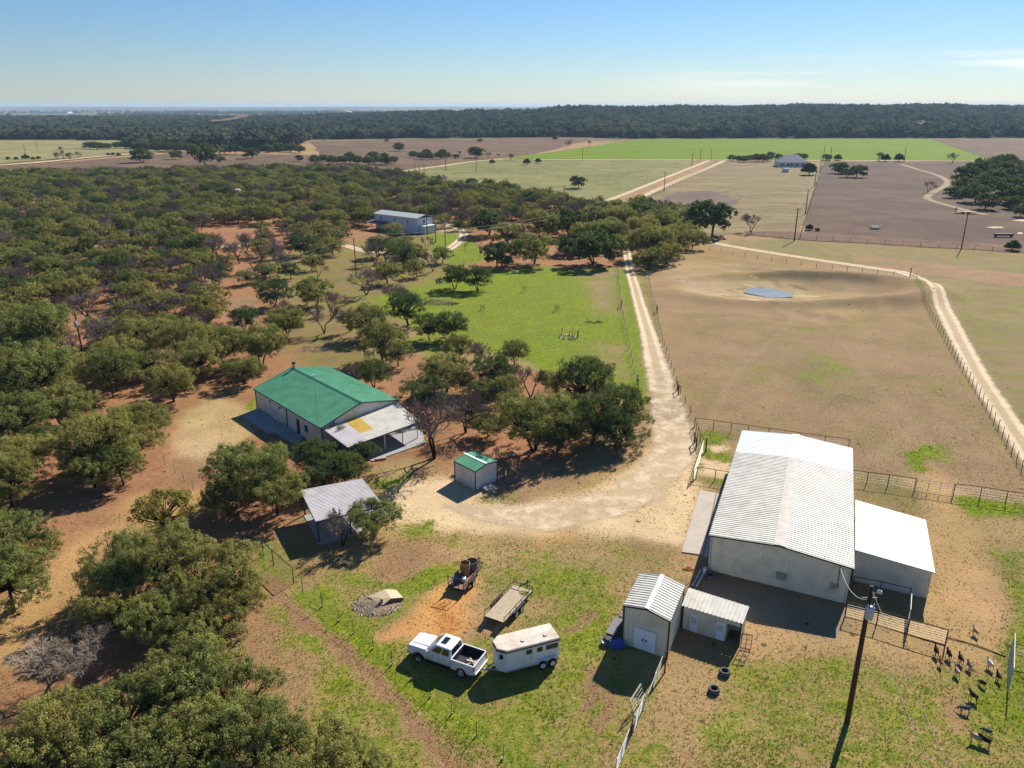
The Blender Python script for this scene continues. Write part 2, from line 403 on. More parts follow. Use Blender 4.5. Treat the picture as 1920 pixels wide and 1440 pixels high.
# yard and loop
paint([(700, 880), (860, 890), (1060, 880), (1230, 800), (1290, 800), (1310, 860), (1290, 1060), (1180, 1130), (1000, 1180), (740, 1150), (600, 1060)], TAN, .34, 5)
paint([(1225, 800), (1290, 800), (1312, 850), (1318, 930), (1270, 1010), (1160, 1005), (1000, 1005), (860, 990), (740, 985), (725, 930), (760, 905), (880, 930), (1000, 945), (1120, 925), (1200, 880)], SAND, 0, 3.5, .85, fine=True)
paint([(735, 905), (850, 895), (950, 940), (1100, 930), (1230, 850), (1300, 840), (1310, 930), (1280, 1030), (1100, 1000), (900, 1000), (760, 985), (725, 950)], SAND, .0, 3, fine=True)
paint([(940, 950), (1100, 910), (1190, 850), (1230, 800), (1200, 830), (1080, 870), (900, 890)], (.33, .22, .13), .08, 4)
paint([(900, 925), (960, 925), (980, 950), (900, 945)], None, .6, 2)
paint([(1000, 1010), (1070, 985), (1090, 1010), (1020, 1040), (960, 1040)], ORANGE, 0, 2.5, .6, True)
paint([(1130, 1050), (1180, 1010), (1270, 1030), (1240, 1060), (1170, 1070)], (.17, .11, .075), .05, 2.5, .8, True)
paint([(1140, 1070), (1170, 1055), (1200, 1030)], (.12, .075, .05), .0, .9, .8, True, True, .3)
paint([(860, 1010), (1260, 1020), (1280, 1080), (1180, 1180), (1000, 1180), (900, 1120)], (.40, .29, .15), .48, 4, .8)
paint([(740, 985), (800, 985), (840, 1010), (760, 1020)], None, .7, 2.5)
paint([(640, 1090), (760, 1060), (850, 1050), (830, 1090), (740, 1130), (690, 1110)], None, .85, 3)
paint([(690, 1020), (820, 1010), (840, 1050), (700, 1080)], (.33, .195, .12), .15, 3, .8)
# lower grass
paint([(520, 1110), (720, 1100), (900, 1190), (1150, 1120), (1230, 1260), (1100, 1450), (1300, 1700), (600, 1700), (540, 1330)], (.42, .29, .14), .64, 5)
paint([(560, 1120), (620, 1110), (680, 1180), (770, 1260), (900, 1370), (1000, 1450), (980, 1470), (820, 1350), (700, 1240), (600, 1160)], None, .9, 2.5)
paint([(900, 1090), (1010, 1060), (1110, 1060), (1130, 1160), (1060, 1290), (1060, 1170), (980, 1090)], None, .75, 4)
paint([(480, 1060), (560, 1160), (640, 1210), (720, 1290), (800, 1380), (860, 1450)], (.30, .17, .10), .02, 1.1, .95, True, True, .55)
paint([(700, 1200), (790, 1130), (845, 1078), (905, 1085), (880, 1130), (870, 1190), (840, 1215), (760, 1195)], ORANGE, 0, 1.4, 1, True)
paint([(815, 1135), (845, 1125), (855, 1180), (825, 1195)], (.50, .20, .05), 0, 1.2, .8, True)
paint([(560, 1210), (600, 1220), (590, 1330), (540, 1340)], (.30, .18, .11), .1, 3, .8)
for a in ([(1090, 1330), (1110, 1290), (1105, 1260)], [(1120, 1370), (1140, 1320), (1128, 1265)], [(1060, 1185), (1090, 1170), (1110, 1150)], [(1320, 1420), (1370, 1380), (1400, 1330)]):
    paint(a, (.22, .12, .075), .0, .8, .75, True, True, .35)
paint([(1390, 1290), (1410, 1280), (1420, 1310), (1395, 1320)], (.22, .11, .09), 0, 1.5, .8, True)
# lower right
paint([(1180, 1250), (1280, 1240), (1560, 1180), (1900, 1190), (2400, 1300), (2000, 1700), (1100, 1700)], (.42, .29, .145), .60, 5)
paint([(1230, 1230), (1300, 1230), (1330, 1270), (1300, 1340), (1290, 1450), (1240, 1450), (1210, 1340)], (.40, .285, .14), .22, 3)
paint([(1300, 1075), (1600, 1140), (1790, 1170), (1900, 1190), (1880, 1270), (1760, 1250), (1600, 1225), (1400, 1230), (1390, 1150)], (.52, .35, .18), .04, 3)
paint([(1700, 890), (1760, 885), (1810, 930), (1830, 1020), (1870, 1100), (1890, 1230), (1780, 1220), (1720, 1180), (1740, 1060), (1720, 960)], (.52, .35, .18), .02, 3)
paint([(1800, 975), (1930, 985), (1930, 1010), (1820, 1000)], (.42, .31, .17), .02, 2)
paint([(1800, 935), (1930, 945), (1930, 975), (1810, 970)], (.3, .25, .1), .92, 2.5)
paint([(1820, 1010), (1930, 1020), (1930, 1200), (1890, 1180), (1860, 1080)], (.3, .24, .11), .72, 4)
paint([(1890, 1220), (1930, 1200), (1930, 1420), (1890, 1330)], (.3, .24, .1), .88, 3)
paint([(1610, 885), (1700, 900), (1720, 960), (1610, 930)], (.27, .21, .12), .4, 4)
paint([(1310, 1075), (1590, 1145), (1570, 1205), (1400, 1160), (1320, 1120)], (.38, .30, .21), .0, 1.5, 1, True)
paint([(1310, 810), (1380, 810), (1360, 890), (1350, 915), (1305, 905)], (.3, .24, .11), .75, 2.5)
paint([(1325, 835), (1350, 832), (1368, 842), (1340, 850)], SAND, 0, 1.2, 1, True)
paint([(1315, 858), (1372, 868), (1366, 898), (1312, 890)], SAND, 0, 1.2, .9, True)
paint([(1730, 1320), (1800, 1300), (1830, 1340), (1760, 1370)], (.3, .17, .11), .1, 3, .8)
# around the house
paint([(340, 770), (430, 745), (480, 780), (470, 850), (400, 880), (330, 890), (310, 830)], (.54, .40, .22), .03, 3)
paint([(330, 830), (400, 820), (430, 850), (350, 860)], PALE, 0, 2.5, .9, True)
paint([(310, 860), (400, 870), (380, 930), (320, 900)], (.34, .20, .11), .05, 3)
paint([(455, 770), (480, 745), (480, 775)], None, .95, 1.2)
paint([(690, 880), (760, 860), (800, 870), (790, 900), (720, 920)], (.42, .31, .16), .25, 3)
paint([(690, 905), (760, 900), (740, 925), (700, 920)], None, .75, 2)
paint([(480, 1020), (560, 1010), (560, 1100), (520, 1110), (470, 1060)], (.36, .24, .12), .6, 2.5)
# far house yard
paint([(800, 440), (870, 430), (900, 470), (940, 480), (860, 500), (820, 480)], (.3, .24, .1), .85, 5)
paint([(800, 412), (850, 420), (880, 440), (830, 435), (800, 425)], (.46, .34, .2), 0, 4)
lum = (.74+.44*fbm(XX/3.2, YY/3.2, 61)) ; dry *= lum[..., None]
oliv = sstep(fbm(XX/14, YY/14, 91), .44, .62)[..., None]; dry = dry*(1-oliv*.38)+dry*np.array((.78, .92, .62))*oliv*.38
dry *= np.array((.98, .88, .77))
# hoof trails across the pasture
trail = np.zeros(XX.shape)
for P_ in ([(1310, 820), (1380, 700), (1480, 610), (1500, 560)], [(1780, 860), (1640, 720), (1560, 620), (1520, 560)], [(1310, 600), (1420, 590), (1600, 610), (1740, 640)], [(1600, 880), (1720, 800), (1830, 800)]):
    trail = np.maximum(trail, 1-sstep(line_d(sx, sy, GP(P_)), .15, .8))
dry = dry*(1-.16*trail[..., None])+np.array((.40, .32, .20))*.16*trail[..., None]; grn -= .10*trail

def grid_mesh(name, X, Y, Z):
    ny, nx = X.shape; me = bpy.data.meshes.new(name)
    v = np.stack([X, Y, Z], -1).reshape(-1, 3); me.vertices.add(len(v)); me.vertices.foreach_set('co', v.ravel())
    i = np.arange(ny*nx).reshape(ny, nx); q = np.stack([i[:-1, :-1], i[:-1, 1:], i[1:, 1:], i[1:, :-1]], -1).reshape(-1, 4)
    me.loops.add(q.size); me.loops.foreach_set('vertex_index', q.ravel().astype(np.int32))
    me.polygons.add(len(q)); me.polygons.foreach_set('loop_start', np.arange(0, q.size, 4, dtype=np.int32))
    me.polygons.foreach_set('use_smooth', np.ones(len(q), bool)); me.update(calc_edges=True)
    return me
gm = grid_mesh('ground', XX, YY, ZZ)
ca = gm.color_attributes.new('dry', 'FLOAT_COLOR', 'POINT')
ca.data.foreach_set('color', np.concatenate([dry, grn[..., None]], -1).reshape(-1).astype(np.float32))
ground = bpy.data.objects.new('ground', gm); COL.objects.link(ground); tag(ground, kind='structure')

def mathn(nt, op, a, b=None, clamp=False):
    n = N(nt, 'ShaderNodeMath', operation=op, use_clamp=clamp)
    for i, x in enumerate((a, b)):
        if x is None: continue
        if isinstance(x, (int, float)): n.inputs[i].default_value = x
        else: link(nt, x, n.inputs[i])
    return n.outputs[0]
def noisen(nt, vec, sc, det=4, rough=.6):
    n = N(nt, 'ShaderNodeTexNoise'); n.inputs['Scale'].default_value = sc; n.inputs['Detail'].default_value = det; n.inputs['Roughness'].default_value = rough
    link(nt, vec, n.inputs['Vector']); return n.outputs[0]
def mixc(nt, f, a, b, mode='MIX'):
    n = N(nt, 'ShaderNodeMix', data_type='RGBA', blend_type=mode)
    if isinstance(f, (int, float)): n.inputs[0].default_value = f
    else: link(nt, f, n.inputs[0])
    for i, x in ((6, a), (7, b)):
        if isinstance(x, tuple): n.inputs[i].default_value = (*x, 1)
        else: link(nt, x, n.inputs[i])
    return n.outputs[2]
def ramp(nt, x, a, b):
    n = N(nt, 'ShaderNodeMapRange', interpolation_type='SMOOTHSTEP'); link(nt, x, n.inputs[0]); n.inputs[1].default_value = a; n.inputs[2].default_value = b
    return n.outputs[0]
def ground_mat():
    m, nt = newmat('ground'); o = N(nt, 'ShaderNodeOutputMaterial'); p = N(nt, 'ShaderNodeBsdfPrincipled')
    a = N(nt, 'ShaderNodeAttribute', attribute_name='dry'); g = N(nt, 'ShaderNodeNewGeometry'); pos = g.outputs['Position']
    n1 = noisen(nt, pos, .22, 6, .66); n2 = noisen(nt, pos, 1.3, 6, .72); n3 = noisen(nt, pos, 5.5, 5, .78); n4 = noisen(nt, pos, .045, 4); n5 = noisen(nt, pos, 14.0, 3, .7)
    s = mathn(nt, 'ADD', a.outputs['Alpha'], mathn(nt, 'MULTIPLY', mathn(nt, 'SUBTRACT', n1, .5), 1.3))
    s = mathn(nt, 'ADD', s, mathn(nt, 'MULTIPLY', mathn(nt, 'SUBTRACT', n2, .5), 1.2))
    s = mathn(nt, 'ADD', s, mathn(nt, 'MULTIPLY', mathn(nt, 'SUBTRACT', n3, .5), 1.2))
    gf = mathn(nt, 'MULTIPLY', ramp(nt, s, .30, .82), .95)
    green = mixc(nt, ramp(nt, n1, .35, .65), (.16, .235, .005), (.265, .30, .010))
    green = mixc(nt, ramp(nt, n2, .35, .7), green, (.105, .175, .006))
    green = mixc(nt, mathn(nt, 'MULTIPLY', ramp(nt, n5, .45, .7), .55), green, (.05, .075, .012))
    sc_ = N(nt, 'ShaderNodeSeparateColor'); link(nt, a.outputs['Color'], sc_.inputs[0]); bri = mathn(nt, 'SUBTRACT', 1.0, mathn(nt, 'MULTIPLY', ramp(nt, sc_.outputs[0], .40, .62), .82))
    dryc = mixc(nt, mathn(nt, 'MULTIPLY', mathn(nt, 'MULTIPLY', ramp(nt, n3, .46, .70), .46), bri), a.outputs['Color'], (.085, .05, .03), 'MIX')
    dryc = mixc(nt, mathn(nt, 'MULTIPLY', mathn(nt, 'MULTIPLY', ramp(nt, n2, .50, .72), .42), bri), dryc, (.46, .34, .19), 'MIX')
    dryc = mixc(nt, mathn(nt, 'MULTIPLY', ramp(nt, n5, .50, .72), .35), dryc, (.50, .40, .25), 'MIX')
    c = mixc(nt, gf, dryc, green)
    c = mixc(nt, mathn(nt, 'MULTIPLY', ramp(nt, n4, .3, .7), .16), c, (.20, .13, .075))
    vo = N(nt, 'ShaderNodeTexVoronoi'); vo.inputs['Scale'].default_value = 1.9; link(nt, pos, vo.inputs['Vector'])
    st = mathn(nt, 'MULTIPLY', mathn(nt, 'LESS_THAN', vo.outputs['Distance'], .10), mathn(nt, 'GREATER_THAN', n1, .47))
    c = mixc(nt, mathn(nt, 'MULTIPLY', st, .75), c, (.60, .54, .44))
    v2 = N(nt, 'ShaderNodeTexVoronoi'); v2.inputs['Scale'].default_value = .33; link(nt, pos, v2.inputs['Vector'])
    dg_ = mathn(nt, 'LESS_THAN', mathn(nt, 'ADD', v2.outputs['Distance'], mathn(nt, 'MULTIPLY', mathn(nt, 'SUBTRACT', n3, .5), .12)), .075)
    c = mixc(nt, mathn(nt, 'MULTIPLY', dg_, .75), c, (.05, .035, .022))
    link(nt, c, p.inputs['Base Color']); p.inputs['Roughness'].default_value = .95; p.inputs['Specular IOR Level'].default_value = .05
    b = N(nt, 'ShaderNodeBump'); b.inputs['Strength'].default_value = .8; b.inputs['Distance'].default_value = .16
    link(nt, mathn(nt, 'ADD', n3, mathn(nt, 'MULTIPLY', n2, .8)), b.inputs['Height']); link(nt, b.outputs[0], p.inputs['Normal'])
    link(nt, p.outputs[0], o.inputs[0]); return m
gm.materials.append(ground_mat())

def field_mat(name, c1, c2, c3=None, sc=.02, stretch=(1, 1, 1), rot=0.0):
    m, nt = newmat(name); o = N(nt, 'ShaderNodeOutputMaterial'); p = N(nt, 'ShaderNodeBsdfPrincipled')
    g = N(nt, 'ShaderNodeNewGeometry'); mpn = N(nt, 'ShaderNodeMapping'); mpn.inputs['Scale'].default_value = stretch; mpn.inputs['Rotation'].default_value = (0, 0, rot)
    link(nt, g.outputs['Position'], mpn.inputs[0]); v = mpn.outputs[0]
    n1 = noisen(nt, v, sc, 6, .65); n2 = noisen(nt, v, sc*9, 5, .7); n3 = noisen(nt, g.outputs['Position'], 1.2, 4, .7)
    c = mixc(nt, ramp(nt, n1, .40, .58), c1, c2)
    n5 = noisen(nt, v, sc*3.3, 6, .75); c = mixc(nt, mathn(nt, 'MULTIPLY', ramp(nt, n5, .46, .62), .7), c, tuple(x*.62 for x in c2)); n6 = noisen(nt, v, sc*22, 4, .75); c = mixc(nt, mathn(nt, 'MULTIPLY', ramp(nt, n6, .5, .62), .5), c, tuple(min(1, x*1.35) for x in c1))
    if c3: c = mixc(nt, mathn(nt, 'MULTIPLY', ramp(nt, n2, .5, .72), .6), c, c3)
    dk = tuple(x*.55 for x in c1); c = mixc(nt, mathn(nt, 'MULTIPLY', ramp(nt, n3, .45, .75), .45), c, dk)
    link(nt, c, p.inputs['Base Color']); p.inputs['Roughness'].default_value = .95; p.inputs['Specular IOR Level'].default_value = .05
    link(nt, p.outputs[0], o.inputs[0]); return m
field_mat('f_green', (.115, .185, .002), (.15, .21, .003), (.16, .18, .01), .008, (1, 4, 1))
field_mat('f_purple', (.105, .068, .050), (.145, .098, .068), (.12, .062, .038), .02)
field_mat('f_tan', (.26, .195, .095), (.19, .145, .075), (.31, .25, .13), .02, (1, 3, 1), .3)
field_mat('f_olive', (.22, .20, .075), (.17, .175, .055), (.27, .22, .11), .012)
field_mat('f_pink', (.175, .115, .070), (.13, .08, .052), (.24, .18, .095), .008, (1, 2, 1))
field_mat('f_yellow', (.27, .235, .10), (.22, .20, .08), (.30, .25, .13), .006)
field_mat('f_redbrown', (.20, .11, .07), (.15, .10, .07), (.26, .16, .1), .05)
field_mat('road', (.62, .51, .34), (.55, .44, .28), (.46, .36, .23), .3)
field_mat('pasture_burnt', (.14, .10, .08), (.19, .14, .10), None, .05)

def sheet(name, pts, mat, z, jit=1.2, ppx=10):
    W_ = [G(*p) for p in pts]; P = []
    for i, a in enumerate(W_):
        b = W_[(i+1) % len(W_)]; k = max(1, int((b-a).length/ppx)); n = Vector((-(b-a).y, (b-a).x, 0)).normalized()
        for j in range(k):
            q = a.lerp(b, j/k)
            if j: q = q+n*random.uniform(-jit, jit)
            P.append((q.x, q.y, z))
    me = bpy.data.meshes.new(name); me.from_pydata(P, [], [tuple(range(len(P)))]); me.update()
    me.materials.append(MATS[mat]); ob = bpy.data.objects.new(name, me); COL.objects.link(ob); tag(ob, kind='structure'); return ob
sheet('far_field', [(-700, 266), (235, 262), (560, 268), (560, 282), (330, 282), (0, 308), (-700, 345)], 'f_yellow', .5, 5, 40)
sheet('brown_field', [(-700, 352), (0, 313), (330, 288), (560, 290), (700, 300), (790, 318), (720, 334), (560, 330), (300, 335), (0, 342), (-700, 400)], 'f_pink', .10, 2, 20)
sheet('dry_field', [(580, 266), (840, 261), (1060, 258), (1110, 262), (1000, 289), (940, 296), (760, 316), (600, 292)], 'f_pink', .18, 3, 30)
sheet('olive_field', [(960, 300), (1318, 301), (1110, 392), (800, 350), (755, 322), (880, 303)], 'f_olive', .12, 1, 20)
sheet('crop_field', [(940, 297), (1010, 289), (1200, 261), (1745, 261), (1862, 301.5), (1300, 300), (960, 298.5)], 'f_green', .22, 1, 30)
sheet('plowed_field', [(1745, 261), (2600, 262), (2600, 306), (1862, 301.5)], 'f_pink', .22, 1, 30)
sheet('stubble_field', [(1345, 303), (1540, 304), (1500, 437), (1330, 440), (1210, 388), (1180, 385)], 'f_tan', .08, 1, 12)
sheet('burnt_patch', [(1215, 385), (1270, 360), (1330, 358), (1390, 375), (1380, 392), (1300, 392)], 'pasture_burnt', .11, 2.5, 4)
sheet('rough_field', [(1545, 304), (1870, 304), (2500, 310), (2500, 500), (1920, 474), (1760, 462), (1500, 447), (1512, 400)], 'f_purple', .10, 1, 15)
sheet('weed_strip', [(1395, 434), (1500, 436), (1760, 452), (2300, 485), (2300, 500), (1920, 475), (1760, 465), (1500, 450), (1400, 441)], 'f_redbrown', .13, .8, 4)
sheet('clearing', [(395, 238), (450, 222), (475, 226), (430, 240), (400, 244)], 'f_pink', 0.6, 6, 60).location.z = 14
# ---- low grass and weed tufts over the near ground
def tufts(name, n, green, h0, h1, mat, seed, label):
    rs = np.random.RandomState(seed); x = rs.uniform(-48, 70, n); y = 36+(rs.rand(n)**1.5)*95
    ix = np.clip(np.searchsorted(xs, x), 0, len(xs)-1); iy = np.clip(np.searchsorted(ys, y), 0, len(ys)-1)
    g = grn[iy, ix]+(fbm(x/3.1, y/3.1, seed+3)-.5)*1.0+rs.normal(size=n)*.18
    k = ((g > .62) if green else ((g > .12) & (g < .70))) & (rs.rand(n) < 1-sstep(y, 70, 128)); x, y = x[k], y[k]; z = ZZ[iy[k], ix[k]]; n = len(x); V = []
    for b in range(5):
        a = rs.rand(n)*6.283; L = rs.uniform(.05, .16, n); h = rs.uniform(h0, h1, n); w = rs.uniform(.025, .05, n); ca, sa = np.cos(a), np.sin(a)
        V.append(np.stack([np.stack([x-sa*w, y+ca*w, z-.02], -1), np.stack([x+sa*w, y-ca*w, z-.02], -1), np.stack([x+ca*L, y+sa*L, z+h], -1)], 1))
    V = np.concatenate(V).reshape(-1, 3); m = len(V)//3; me = bpy.data.meshes.new(name)
    me.vertices.add(len(V)); me.vertices.foreach_set('co', V.astype(np.float32).ravel()); me.loops.add(len(V)); me.loops.foreach_set('vertex_index', np.arange(len(V), dtype=np.int32))
    me.polygons.add(m); me.polygons.foreach_set('loop_start', np.arange(0, len(V), 3, dtype=np.int32)); me.update(calc_edges=True); me.materials.append(MATS[mat])
    ob = bpy.data.objects.new(name, me); COL.objects.link(ob); tag(ob, label, kind='stuff'); return ob
def blade_mat(name, c1, c2):
    m, nt = newmat(name); o = N(nt, 'ShaderNodeOutputMaterial'); d = N(nt, 'ShaderNodeBsdfDiffuse'); t = N(nt, 'ShaderNodeBsdfTranslucent'); g = N(nt, 'ShaderNodeNewGeometry')
    c = mixc(nt, ramp(nt, noisen(nt, g.outputs['Position'], 2.0, 4), .38, .62), c1, c2); link(nt, c, d.inputs[0]); link(nt, c, t.inputs[0]); ms = N(nt, 'ShaderNodeMixShader'); ms.inputs[0].default_value = .5
    link(nt, d.outputs[0], ms.inputs[1]); link(nt, t.outputs[0], ms.inputs[2]); link(nt, ms.outputs[0], o.inputs[0])
blade_mat('grass_green', (.17, .27, .012), (.30, .36, .02)); blade_mat('grass_dry', (.52, .40, .20), (.40, .29, .14))
tufts('green_grass', 120000, True, .03, .09, 'grass_green', 3, 'short green grass in the yard')
tufts('dry_grass', 110000, False, .03, .09, 'grass_dry', 4, 'short dry grass over the yard and pasture')
# ---- roads
def sample_path(px, step=2.0, z=0.0):
    P = [G(*p) for p in px]; out = []
    n = len(P)
    for i in range(n-1):
        p0 = P[max(i-1, 0)]; p1 = P[i]; p2 = P[i+1]; p3 = P[min(i+2, n-1)]
        k = max(2, int((p2-p1).length/step))
        for j in range(k):
            t = j/k
            out.append(.5*((2*p1)+(p2-p0)*t+(2*p0-5*p1+4*p2-p3)*t*t+(3*p1-p0-3*p2+p3)*t**3))
    out.append(P[-1]); return out
def road_mat():
    m, nt = newmat('gravel_track'); o = N(nt, 'ShaderNodeOutputMaterial'); p = N(nt, 'ShaderNodeBsdfPrincipled'); tr = N(nt, 'ShaderNodeBsdfTransparent')
    a = N(nt, 'ShaderNodeAttribute', attribute_name='across'); g = N(nt, 'ShaderNodeNewGeometry'); pos = g.outputs['Position']
    ac = a.outputs['Fac']; n1 = noisen(nt, pos, .5, 5, .65); n2 = noisen(nt, pos, 4, 4, .7)
    d = mathn(nt, 'ABSOLUTE', mathn(nt, 'SUBTRACT', mathn(nt, 'ABSOLUTE', ac), .5))
    d = mathn(nt, 'ADD', d, mathn(nt, 'MULTIPLY', mathn(nt, 'SUBTRACT', n1, .5), .20))
    we = N(nt, 'ShaderNodeAttribute', attribute_name='wear').outputs['Fac']; ef = N(nt, 'ShaderNodeAttribute', attribute_name='endfade').outputs['Fac']
    n0 = noisen(nt, pos, .16, 4, .6)
    tk = mathn(nt, 'MULTIPLY', ramp(nt, d, .10, .34), mathn(nt, 'SUBTRACT', 1.0, mathn(nt, 'MULTIPLY', we, .65)))
    tk = mathn(nt, 'MAXIMUM', tk, mathn(nt, 'MULTIPLY', we, mathn(nt, 'MULTIPLY', ramp(nt, n0, .42, .66), .45)))
    c = mixc(nt, tk, (.66, .515, .345), (.44, .325, .195))
    c = mixc(nt, mathn(nt, 'MULTIPLY', ramp(nt, n2, .45, .75), .4), c, (.33, .25, .15))
    e = mathn(nt, 'ADD', mathn(nt, 'ABSOLUTE', ac), mathn(nt, 'MULTIPLY', mathn(nt, 'SUBTRACT', n1, .5), .8))
    e = mathn(nt, 'ADD', e, mathn(nt, 'MULTIPLY', mathn(nt, 'SUBTRACT', n2, .5), .3))
    e = mathn(nt, 'ADD', e, mathn(nt, 'ADD', mathn(nt, 'MULTIPLY', mathn(nt, 'SUBTRACT', n0, .5), mathn(nt, 'MULTIPLY', we, 1.3)), mathn(nt, 'MULTIPLY', ef, 1.2)))
    e = mathn(nt, 'ADD', e, mathn(nt, 'MULTIPLY', we, .12))
    al = mathn(nt, 'MAXIMUM', ramp(nt, mathn(nt, 'MULTIPLY', e, mathn(nt, 'SUBTRACT', 1.0, mathn(nt, 'MULTIPLY', we, 0))), .50, 1.08), mathn(nt, 'MULTIPLY', we, mathn(nt, 'MULTIPLY', ramp(nt, n1, .36, .62), .55)))
    link(nt, c, p.inputs['Base Color']); p.inputs['Roughness'].default_value = .95; p.inputs['Specular IOR Level'].default_value = .05
    b = N(nt, 'ShaderNodeBump'); b.inputs['Strength'].default_value = .4; b.inputs['Distance'].default_value = .06; link(nt, n2, b.inputs['Height']); link(nt, b.outputs[0], p.inputs['Normal'])
    ms = N(nt, 'ShaderNodeMixShader'); link(nt, al, ms.inputs[0]); link(nt, p.outputs[0], ms.inputs[1]); link(nt, tr.outputs[0], ms.inputs[2]); link(nt, ms.outputs[0], o.inputs[0])
road_mat()
def road(name, px, w, z=.03, step=2.0, mat='gravel_track', fade=0):
    P = sample_path(px, step); ws = w if isinstance(w, (list, tuple)) else [w, w]
    v = []; f = []; at = []; wr = []; fd = []; K = 8; L = len(P)
    for i, p in enumerate(P):
        d = (P[min(i+1, L-1)]-P[max(i-1, 0)]).normalized(); n = Vector((-d.y, d.x, 0))
        t = i/(L-1)*(len(ws)-1); k = min(int(t), len(ws)-2); hw = (ws[k]+(ws[k+1]-ws[k])*(t-k))/2
        for j in range(K+1):
            a = -1.15+2.3*j/K; q = p+n*(a*hw); v.append((q.x, q.y, 0)); at.append(a); wr.append(min(1, max(0, (hw-2.0)/1.2)) if hw < 3.6 or name == 'gravel_drive' else 0); fd.append(max(0, 1-(L-1-i)/fade) if fade else 0)
    va = np.array(v); va[:, 2] = zt(va[:, 0], va[:, 1])+z+np.exp(-(np.maximum(va[:, 1]-60, 0)/120)**2)*.10*(fbm(va[:, 0]/6, va[:, 1]/6, 2)-.5)
    for i in range(L-1):
        for j in range(K):
            a = i*(K+1)+j; f.append((a, a+1, a+K+2, a+K+1))
    me = bpy.data.meshes.new(name); me.from_pydata(va.tolist(), [], f); me.update()
    A = me.attributes.new('across', 'FLOAT', 'POINT'); A.data.foreach_set('value', np.array(at, np.float32))
    A = me.attributes.new('wear', 'FLOAT', 'POINT'); A.data.foreach_set('value', np.array(wr, np.float32)); A = me.attributes.new('endfade', 'FLOAT', 'POINT'); A.data.foreach_set('value', np.array(fd, np.float32))
    me.materials.append(MATS[mat]); ob = bpy.data.objects.new(name, me); COL.objects.link(ob); tag(ob, kind='structure'); return ob
DRIVE = [(1172, 450), (1180, 500), (1196, 560), (1214, 620), (1232, 690), (1250, 760), (1262, 820), (1252, 870), (1210, 915), (1130, 948), (1020, 968), (920, 965), (830, 945), (760, 925)]
road('gravel_drive', DRIVE, [3.1, 3.1, 3.1, 3.2, 3.4, 3.9, 5.2, 6.6, 7.2, 7.5], fade=6)
PROAD = [(1290, 446), (1340, 456), (1420, 470), (1550, 490), (1640, 503), (1700, 513), (1745, 540), (1775, 590), (1800, 640), (1835, 705), (1880, 775), (1930, 850), (2000, 950)]
road('gravel_road', PROAD, [4.2, 4.4, 4.4, 4.2], .035)
road('far_gravel_road', [(1100, 391), (1180, 361), (1250, 333), (1335, 299)], 4.2, .16, 4)
road('far_gravel_road', [(1150, 394), (1220, 362), (1290, 331), (1365, 299)], 4.8, .17, 4)
road('county_road', [(1000, 300), (1365, 301), (1600, 302), (1870, 303), (2300, 306)], 9, .34, 20)
road('county_road', [(-700, 347), (0, 311), (180, 295), (330, 284), (470, 280)], 11, .6, 20)
road('dirt_lane', [(745, 323), (830, 312), (900, 302), (965, 298)], 7, .3, 8)
field_mat('track_faint', (.36, .285, .17), (.29, .22, .13), (.22, .16, .10), .3)
road('two_track', [(1850, 404), (1800, 392), (1745, 376), (1742, 366), (1776, 345), (1760, 330), (1720, 318), (1690, 308)], 2.9, .18, 4, mat='track_faint')
road('far_drive', [(805, 412), (850, 425), (870, 440), (850, 462), (835, 470)], 4, .05, 3)
road('forest_track', [(395, 465), (440, 462), (470, 458)], 5, .05, 3)
road('forest_track', [(645, 460), (690, 472), (720, 474)], 4, .05, 3)
# pond
def water_mat():
    m, nt = newmat('water'); o = N(nt, 'ShaderNodeOutputMaterial'); p = N(nt, 'ShaderNodeBsdfPrincipled')
    p.inputs['Base Color'].default_value = (.17, .19, .19, 1); p.inputs['Roughness'].default_value = .2; p.inputs['Specular IOR Level'].default_value = .8
    g = N(nt, 'ShaderNodeNewGeometry'); n = noisen(nt, g.outputs['Position'], 1.1, 5, .75); b = N(nt, 'ShaderNodeBump'); b.inputs['Strength'].default_value = 1.0; b.inputs['Distance'].default_value = .1
    link(nt, n, b.inputs['Height']); link(nt, b.outputs[0], p.inputs['Normal']); link(nt, p.outputs[0], o.inputs[0])
water_mat()
pp = []
c_ = G(1441, 544)
for i in range(90):
    t = i/90*2*math.pi; rr = 1+.12*math.sin(2*t+1)+.05*math.sin(5*t)+.03*math.sin(9*t)
    q = G(1441+41*rr*math.cos(t), 545+9*rr*math.sin(t)+3.0*math.cos(t)); pp.append((q.x, q.y, 0))
zw = float(np.percentile(zt(np.array([q[0] for q in pp]), np.array([q[1] for q in pp])), 90))+.08
me = bpy.data.meshes.new('pond'); me.from_pydata([(a, b, zw) for a, b, _ in pp], [], [tuple(range(90))]); me.update(); me.materials.append(MATS['water'])
pond = bpy.data.objects.new('pond', me); COL.objects.link(pond); tag(pond, kind='structure')

